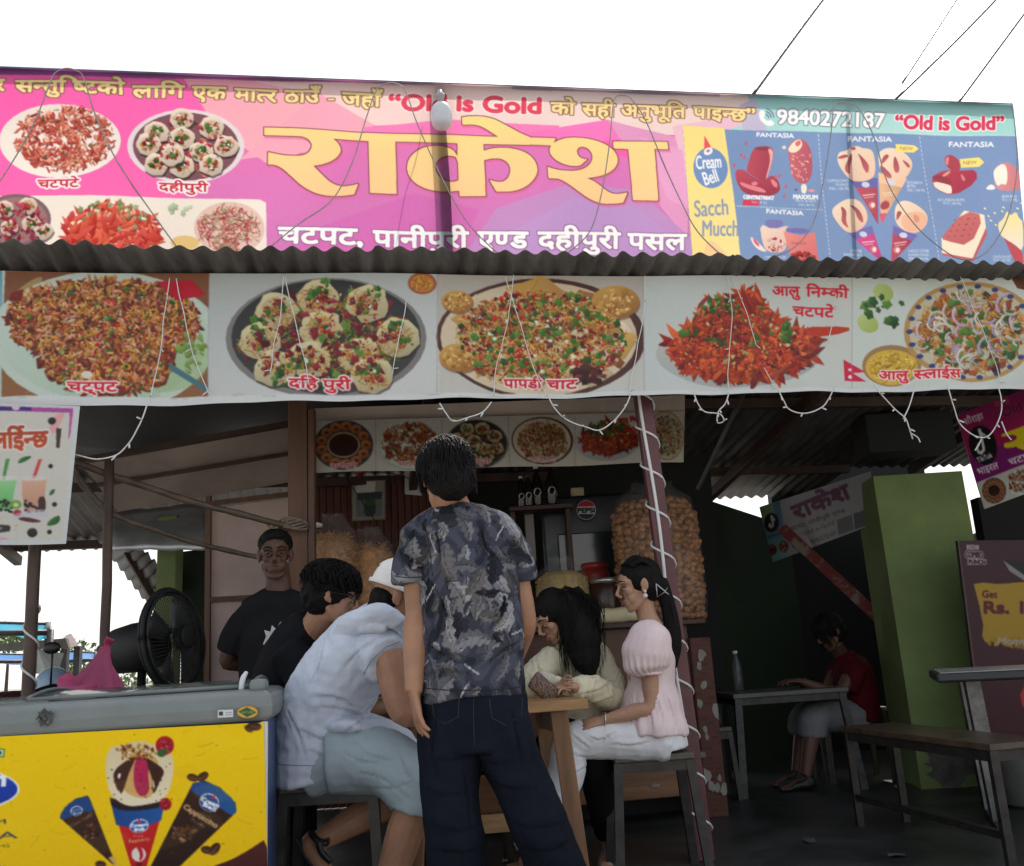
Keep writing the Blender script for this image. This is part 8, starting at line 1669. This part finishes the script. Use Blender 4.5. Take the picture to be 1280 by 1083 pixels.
leg(b, R_(820, 928, 4.28), kn1, an1, (.08, .055, .05, .034)); leg(b, R_(820, 928, 4.44), kn2, an2, (.08, .055, .05, .034)); foot(b, an1, (-1, -.15, 0), .92); foot(b, an2, (-1, -.1, 0), .92)
b.organic('body', SK3, F_, .0042, 4); face_parts(F_, hc, MF, .98, True)
M_pinkc = cloth('pale_pink_cotton', (.84, .68, .675), .06, 5, .15)
b = MB(); torso(b, [R_(813, 916), R_(813, 908), R_(814, 880), R_(814, 850), R_(812, 825), R_(811, 802), R_(812, 790)], [(.21, .165), (.21, .162), (.18, .13), (.152, .102), (.155, .112), (.135, .088), (.085, .062)], Y1)
def pfold(co):
    base = folds(.006, 9, (1, 1, .5), 41)(co); c = np.array(R_(813, 900)); a = np.arctan2(co[:, 1] - c[1], co[:, 0] - c[0]); zt = R_(813, 862).z; k = np.clip((zt - co[:, 2]) / .14, 0, 1); return base + k * .007 * np.sin(a * 13 + 3 * np.sin(a * 3))
b.organic('blouse', M_pinkc, F_, .006, 4, pfold)
for dd, sx in ((4.2, 0), (4.52, 2)):
    b = MB(); b.tube([R_(814, 790, dd + (.05 if dd < 4.3 else -.05)), R_(812, 798, dd), R_(809, 815, dd), R_(808, 832, dd), R_(810, 843, dd)], [(.06, .06), (.095, .082), (.112, .09), (.098, .082), (.052, .05)], 18, 5, side=(1, 0, 0))
    c0 = R_(809, 820, dd)
    def sfold(co, c0=c0): a = np.arctan2(co[:, 1] - c0.y, co[:, 0] - c0.x); k = np.clip((c0.z - co[:, 2]) / .07 + .2, 0, 1); return folds(.006, 11, (1, 1, .6), 44)(co) + k * .006 * np.sin(a * 19)
    s_ = b.organic('sleeve', M_pinkc, F_, .0055, 3, sfold); b = MB(); b.tube([R_(810, 842, dd) + Vector((.055 * cos(t), .052 * sin(t), 0)) for t in np.linspace(0, 2 * pi, 25)], .008, 8); b.build('cuff', M_pinkc, s_, True)
M_whc = cloth('white_trouser_cotton', (.80, .80, .82), .06, 5, .15)
b = MB(); b.tube([R_(832, 928, 4.36), R_(808, 924, 4.36)], [(.18, .10), (.18, .1)], 16, side=Y1); b.tube([R_(826, 935), R_(822, 905)], [(.17, .12), (.165, .11)], 16, side=Y1)
for k_, a_, dd in ((kn1, an1, 4.27), (kn2, an2, 4.45)): b.tube([R_(828, 927, dd), R_(780, 924, dd - .01), k_, k_.lerp(a_, .3) + Vector((.02, 0, 0)), k_.lerp(a_, .9)], [(.095, .095), (.09, .09), (.078, .078), (.082, .085), (.075, .08)], 18, 5, side=Y1)
b.organic('trousers', M_whc, F_, .0065, 5, folds(.008, 9, (1, 1, 1), 47))
for a_ in (an1, an2): b = MB(); q = a_; b.tube([q + Vector((.05, 0, -.076)), q + Vector((-.08, -.01, -.076)), q + Vector((-.2, -.03, -.076))], [(.036, .007), (.044, .007), (.03, .007)], 8, 3, side=(0, 1, 0)); b.tube([q + Vector((-.1, .045, -.06)), q + Vector((-.1, -.005, -.03)), q + Vector((-.11, -.055, -.06))], (.012, .004), 6, 4); b.build('sandal', M_paper, F_, True)
rr = random.Random(12); b = hair_cap(hc, MF, .98, .011, .0, -.02, .03); b.ball(hc + MF @ Vector((0, -.085, -.01)), (.05, .045, .055), MF); b.tube([hc + MF @ Vector((0, -.10, .0)), R_(836, 762), R_(842, 800), R_(843, 835)], [(.04, .04), (.035, .03), (.036, .03), (.012, .012)], 12, 5)
h = b.organic('hair', M_hair, F_, .005, 4, folds(.004, 24, (1.3, 1.3, .4), 8)); mb = MB()
for i in range(70):
    a = rr.uniform(-1.1, 1.1); u = rr.random(); P_ = [hc + MF @ Vector((.075 * sin(a), .052 * cos(a), .06 + .05 * cos(a))), hc + MF @ Vector((.092 * sin(a), -.03, .07 + .065 * cos(a) * (1 - u * .3))), hc + MF @ Vector((.05 * sin(a), -.108, .01))]; mb.tube(P_, [.003, .0045, .003], 5, 5)
for i in range(40): p0 = hc + MF @ Vector((rr.uniform(-.02, .02), -.12, 0)); p3 = R_(841 + rr.uniform(-7, 5), 835 + rr.uniform(-20, 12), 4.36 + rr.uniform(-.03, .03)); mb.tube([p0, p0.lerp(p3, .4) + Vector((.015, rr.uniform(-.02, .02), 0)), p3], [.005, .005, .001], 5, 4)
append(h, mb)
b = MB(); c_ = R_(824, 738, 4.27); b.tube([c_ + Vector(p) for p in ((-.012, 0, .03), (-.012, -.005, -.03), (.028, 0, -.008), (-.012, 0, .03))], .003, 6); b.tube([c_ + Vector(p) for p in ((.026, 0, -.008), (.04, 0, .01), (.026, 0, -.008), (.042, 0, -.022))], .003, 6); b.build('hair_claw', mat('pearl_clip', (.6, .58, .56), .25, metal=.5), F_, True)
b = MB(); q = hc + MF @ Vector((-.082, .0, -.034)); b.ball(q, .0075); b.ball(q + Vector((0, 0, -.02)), (.011, .009, .011)); b.tube([q, q + Vector((0, 0, -.02))], .002, 5); b.build('earring', mat('pearl', (.7, .62, .58), .2), F_, True)
b = MB(); b.tube([R_(756, 900, 4.2) + Vector((.004 * cos(t), .027 * sin(t), .027 * cos(t))) for t in np.linspace(0, 2 * pi, 25)], .004, 6); b.build('bracelet', mat('silver_bracelet', (.6, .58, .56), .25, metal=.7), F_, True)

# ---------------------------------------------------------------- G: person in red in the dark room
G_ = root('person', (W(1066, 890, 6.75).x, 6.78, 0), 'seated person in red top and white shorts at the back table in the dark room', 'person')
hc = W(1036, 790, 6.6); b = MB(); MG = head(b, hc, (-.85, -.3, -.42)); T_ = lambda x, y, d=6.72: W(x, y, d)
b.tube([T_(1042, 803, 6.64), T_(1050, 816), T_(1056, 828)], [.052, .05, .07], 12, 3); torso(b, [T_(1068, 895), T_(1068, 865), T_(1062, 838), T_(1056, 822)], [(.15, .11), (.14, .1), (.15, .1), (.07, .06)], Y1)
for dd in (-.17, .17):
    s_ = T_(1058, 835) + Vector((0, dd, 0)); w_ = T_(1000, 852, 6.5) + Vector((0, dd * .3, 0)); arm(b, s_, T_(1040, 868, 6.62) + Vector((0, dd * .8, 0)), w_); hand(b, w_, (-1, 0, .1), (0, 0, -1), (0, -dd, 0), .5)
    kn = T_(1012, 893, 6.6) + Vector((0, dd * .6, 0)); an = Vector((T_(1004, 990, 6.5).x, 6.5 + dd * .6, .085)); leg(b, T_(1064, 896) + Vector((0, dd * .5, 0)), kn, an); foot(b, an, (-1, -.1, 0))
b.organic('body', SK2, G_, .0065, 4)
M_red = cloth('red_cotton', (.075, .005, .008), .15, 6, .2); b = MB(); torso(b, [T_(1072, 900), T_(1070, 865), T_(1064, 838), T_(1057, 823), T_(1054, 817)], [(.2, .15), (.185, .14), (.175, .13), (.09, .075), (.065, .06)], Y1)
for dd in (-.16, .16): s_ = T_(1060, 834) + Vector((0, dd, 0)); b.tube([s_, s_ + Vector((-.05, dd * .1, -.08)), s_ + Vector((-.08, dd * .1, -.15))], [.075, .07, .068], 12, 3)
b.organic('t_shirt', M_red, G_, .009, 4, folds(.01, 7, (1, 1, 1), 51)); b = MB(); b.tube([T_(1075, 897), T_(1055, 895)], [(.19, .11), (.19, .11)], 14, side=Y1)
for dd in (-.17, .17): b.tube([T_(1068, 896) + Vector((0, dd * .5, 0)), T_(1035, 893, 6.66) + Vector((0, dd * .6, 0)), T_(1012, 900, 6.6) + Vector((0, dd * .6, 0)), T_(1010, 918, 6.6) + Vector((0, dd * .6, 0))], [.11, .108, .1, .1], 14, 4)
b.organic('shorts', cloth('grey_white_shorts', (.2, .2, .21)), G_, .01, 4, folds(.01, 8, (1, 1, 1), 55))
for dd in (-.17, .17): b = MB(); foot(b, Vector((T_(1004, 990, 6.5).x, 6.5 + dd * .6, .083)), (-1, -.1, 0), 1.15, .086); b.organic('shoe', M_black, G_, .01, 3)
b = hair_cap(hc, MG, 1., .014, 0, -.04, .045); h = b.organic('hair', M_hair, G_, .007, 3, folds(.008, 25)); mb = MB(); locks(mb, hc, MG, 60, .2, random.Random(4), 1., r0=.007, grow=.02); append(h, mb); face_parts(G_, hc, MG)

# ---------------------------------------------------------------- creases of the garments
creases(kid(A, 't_shirt'), [[(648, 735), (625, 762), (606, 800)], [(541, 730), (556, 760), (566, 800)], [(655, 800), (630, 812), (604, 838)], [(532, 800), (552, 816), (580, 822)], [(530, 845), (560, 838), (590, 846)], [(545, 665), (550, 690), (546, 715)], [(600, 660), (612, 690), (640, 705)], [(500, 690), (515, 700), (530, 712)]], .007, .012)
creases(kid(A, 'jeans'), [[(592, 940), (570, 950), (540, 948)], [(592, 945), (615, 955), (645, 950)], [(535, 985), (560, 995), (598, 990)], [(606, 965), (630, 985), (662, 985)], [(540, 1030), (570, 1040), (600, 1032)], [(630, 1020), (660, 1035), (700, 1030)], [(545, 1062), (575, 1066), (600, 1060)], [(655, 1060), (685, 1064), (712, 1050)], [(640, 890), (648, 930), (655, 970)], [(545, 900), (540, 940), (545, 975)], [(580, 960), (585, 1000), (590, 1040)]], .0045, .016)
creases(kid(B_, 'hoodie'), [[(462, 905), (436, 888), (400, 884)], [(448, 885), (420, 872), (395, 870)], [(424, 926), (395, 922), (368, 908)], [(502, 842), (478, 862), (455, 892)], [(470, 800), (448, 815), (432, 835)], [(440, 935), (410, 945), (385, 938)], [(478, 880), (455, 900), (432, 915)], [(405, 800), (400, 830), (390, 855)], [(360, 890), (372, 915), (380, 945)], [(490, 870), (470, 890)]], .007, .011)
creases(kid(B_, 'shorts'), [[(428, 940), (450, 952), (475, 952)], [(440, 925), (462, 945), (490, 950)], [(470, 985), (495, 985), (520, 975)], [(450, 965), (480, 975), (510, 1000)], [(500, 940), (510, 965), (525, 985)]], .004, .016)
creases(kid(F_, 'trousers'), [[(820, 925), (790, 932), (765, 930)], [(735, 935), (722, 925), (712, 915)], [(740, 945), (722, 945), (706, 935)], [(738, 955), (720, 965), (706, 960)], [(770, 915), (750, 925), (735, 920)]], .006, .010)
creases(kid(F_, 'blouse'), [[(800, 860), (812, 885), (815, 912)], [(832, 865), (840, 890), (846, 915)], [(815, 862), (826, 890), (830, 914)], [(790, 870), (790, 890), (786, 910)], [(845, 850), (852, 880), (858, 905)]], .007, .009)
creases(kid(E_, 'shirt'), [[(668, 820), (675, 845), (672, 870)], [(755, 820), (748, 845), (740, 868)], [(765, 850), (750, 862), (728, 868)], [(770, 870), (750, 876), (725, 878)], [(690, 830), (700, 850), (705, 870)], [(660, 845), (668, 856), (678, 862)], [(775, 840), (768, 855), (766, 872)]], .009, .012)
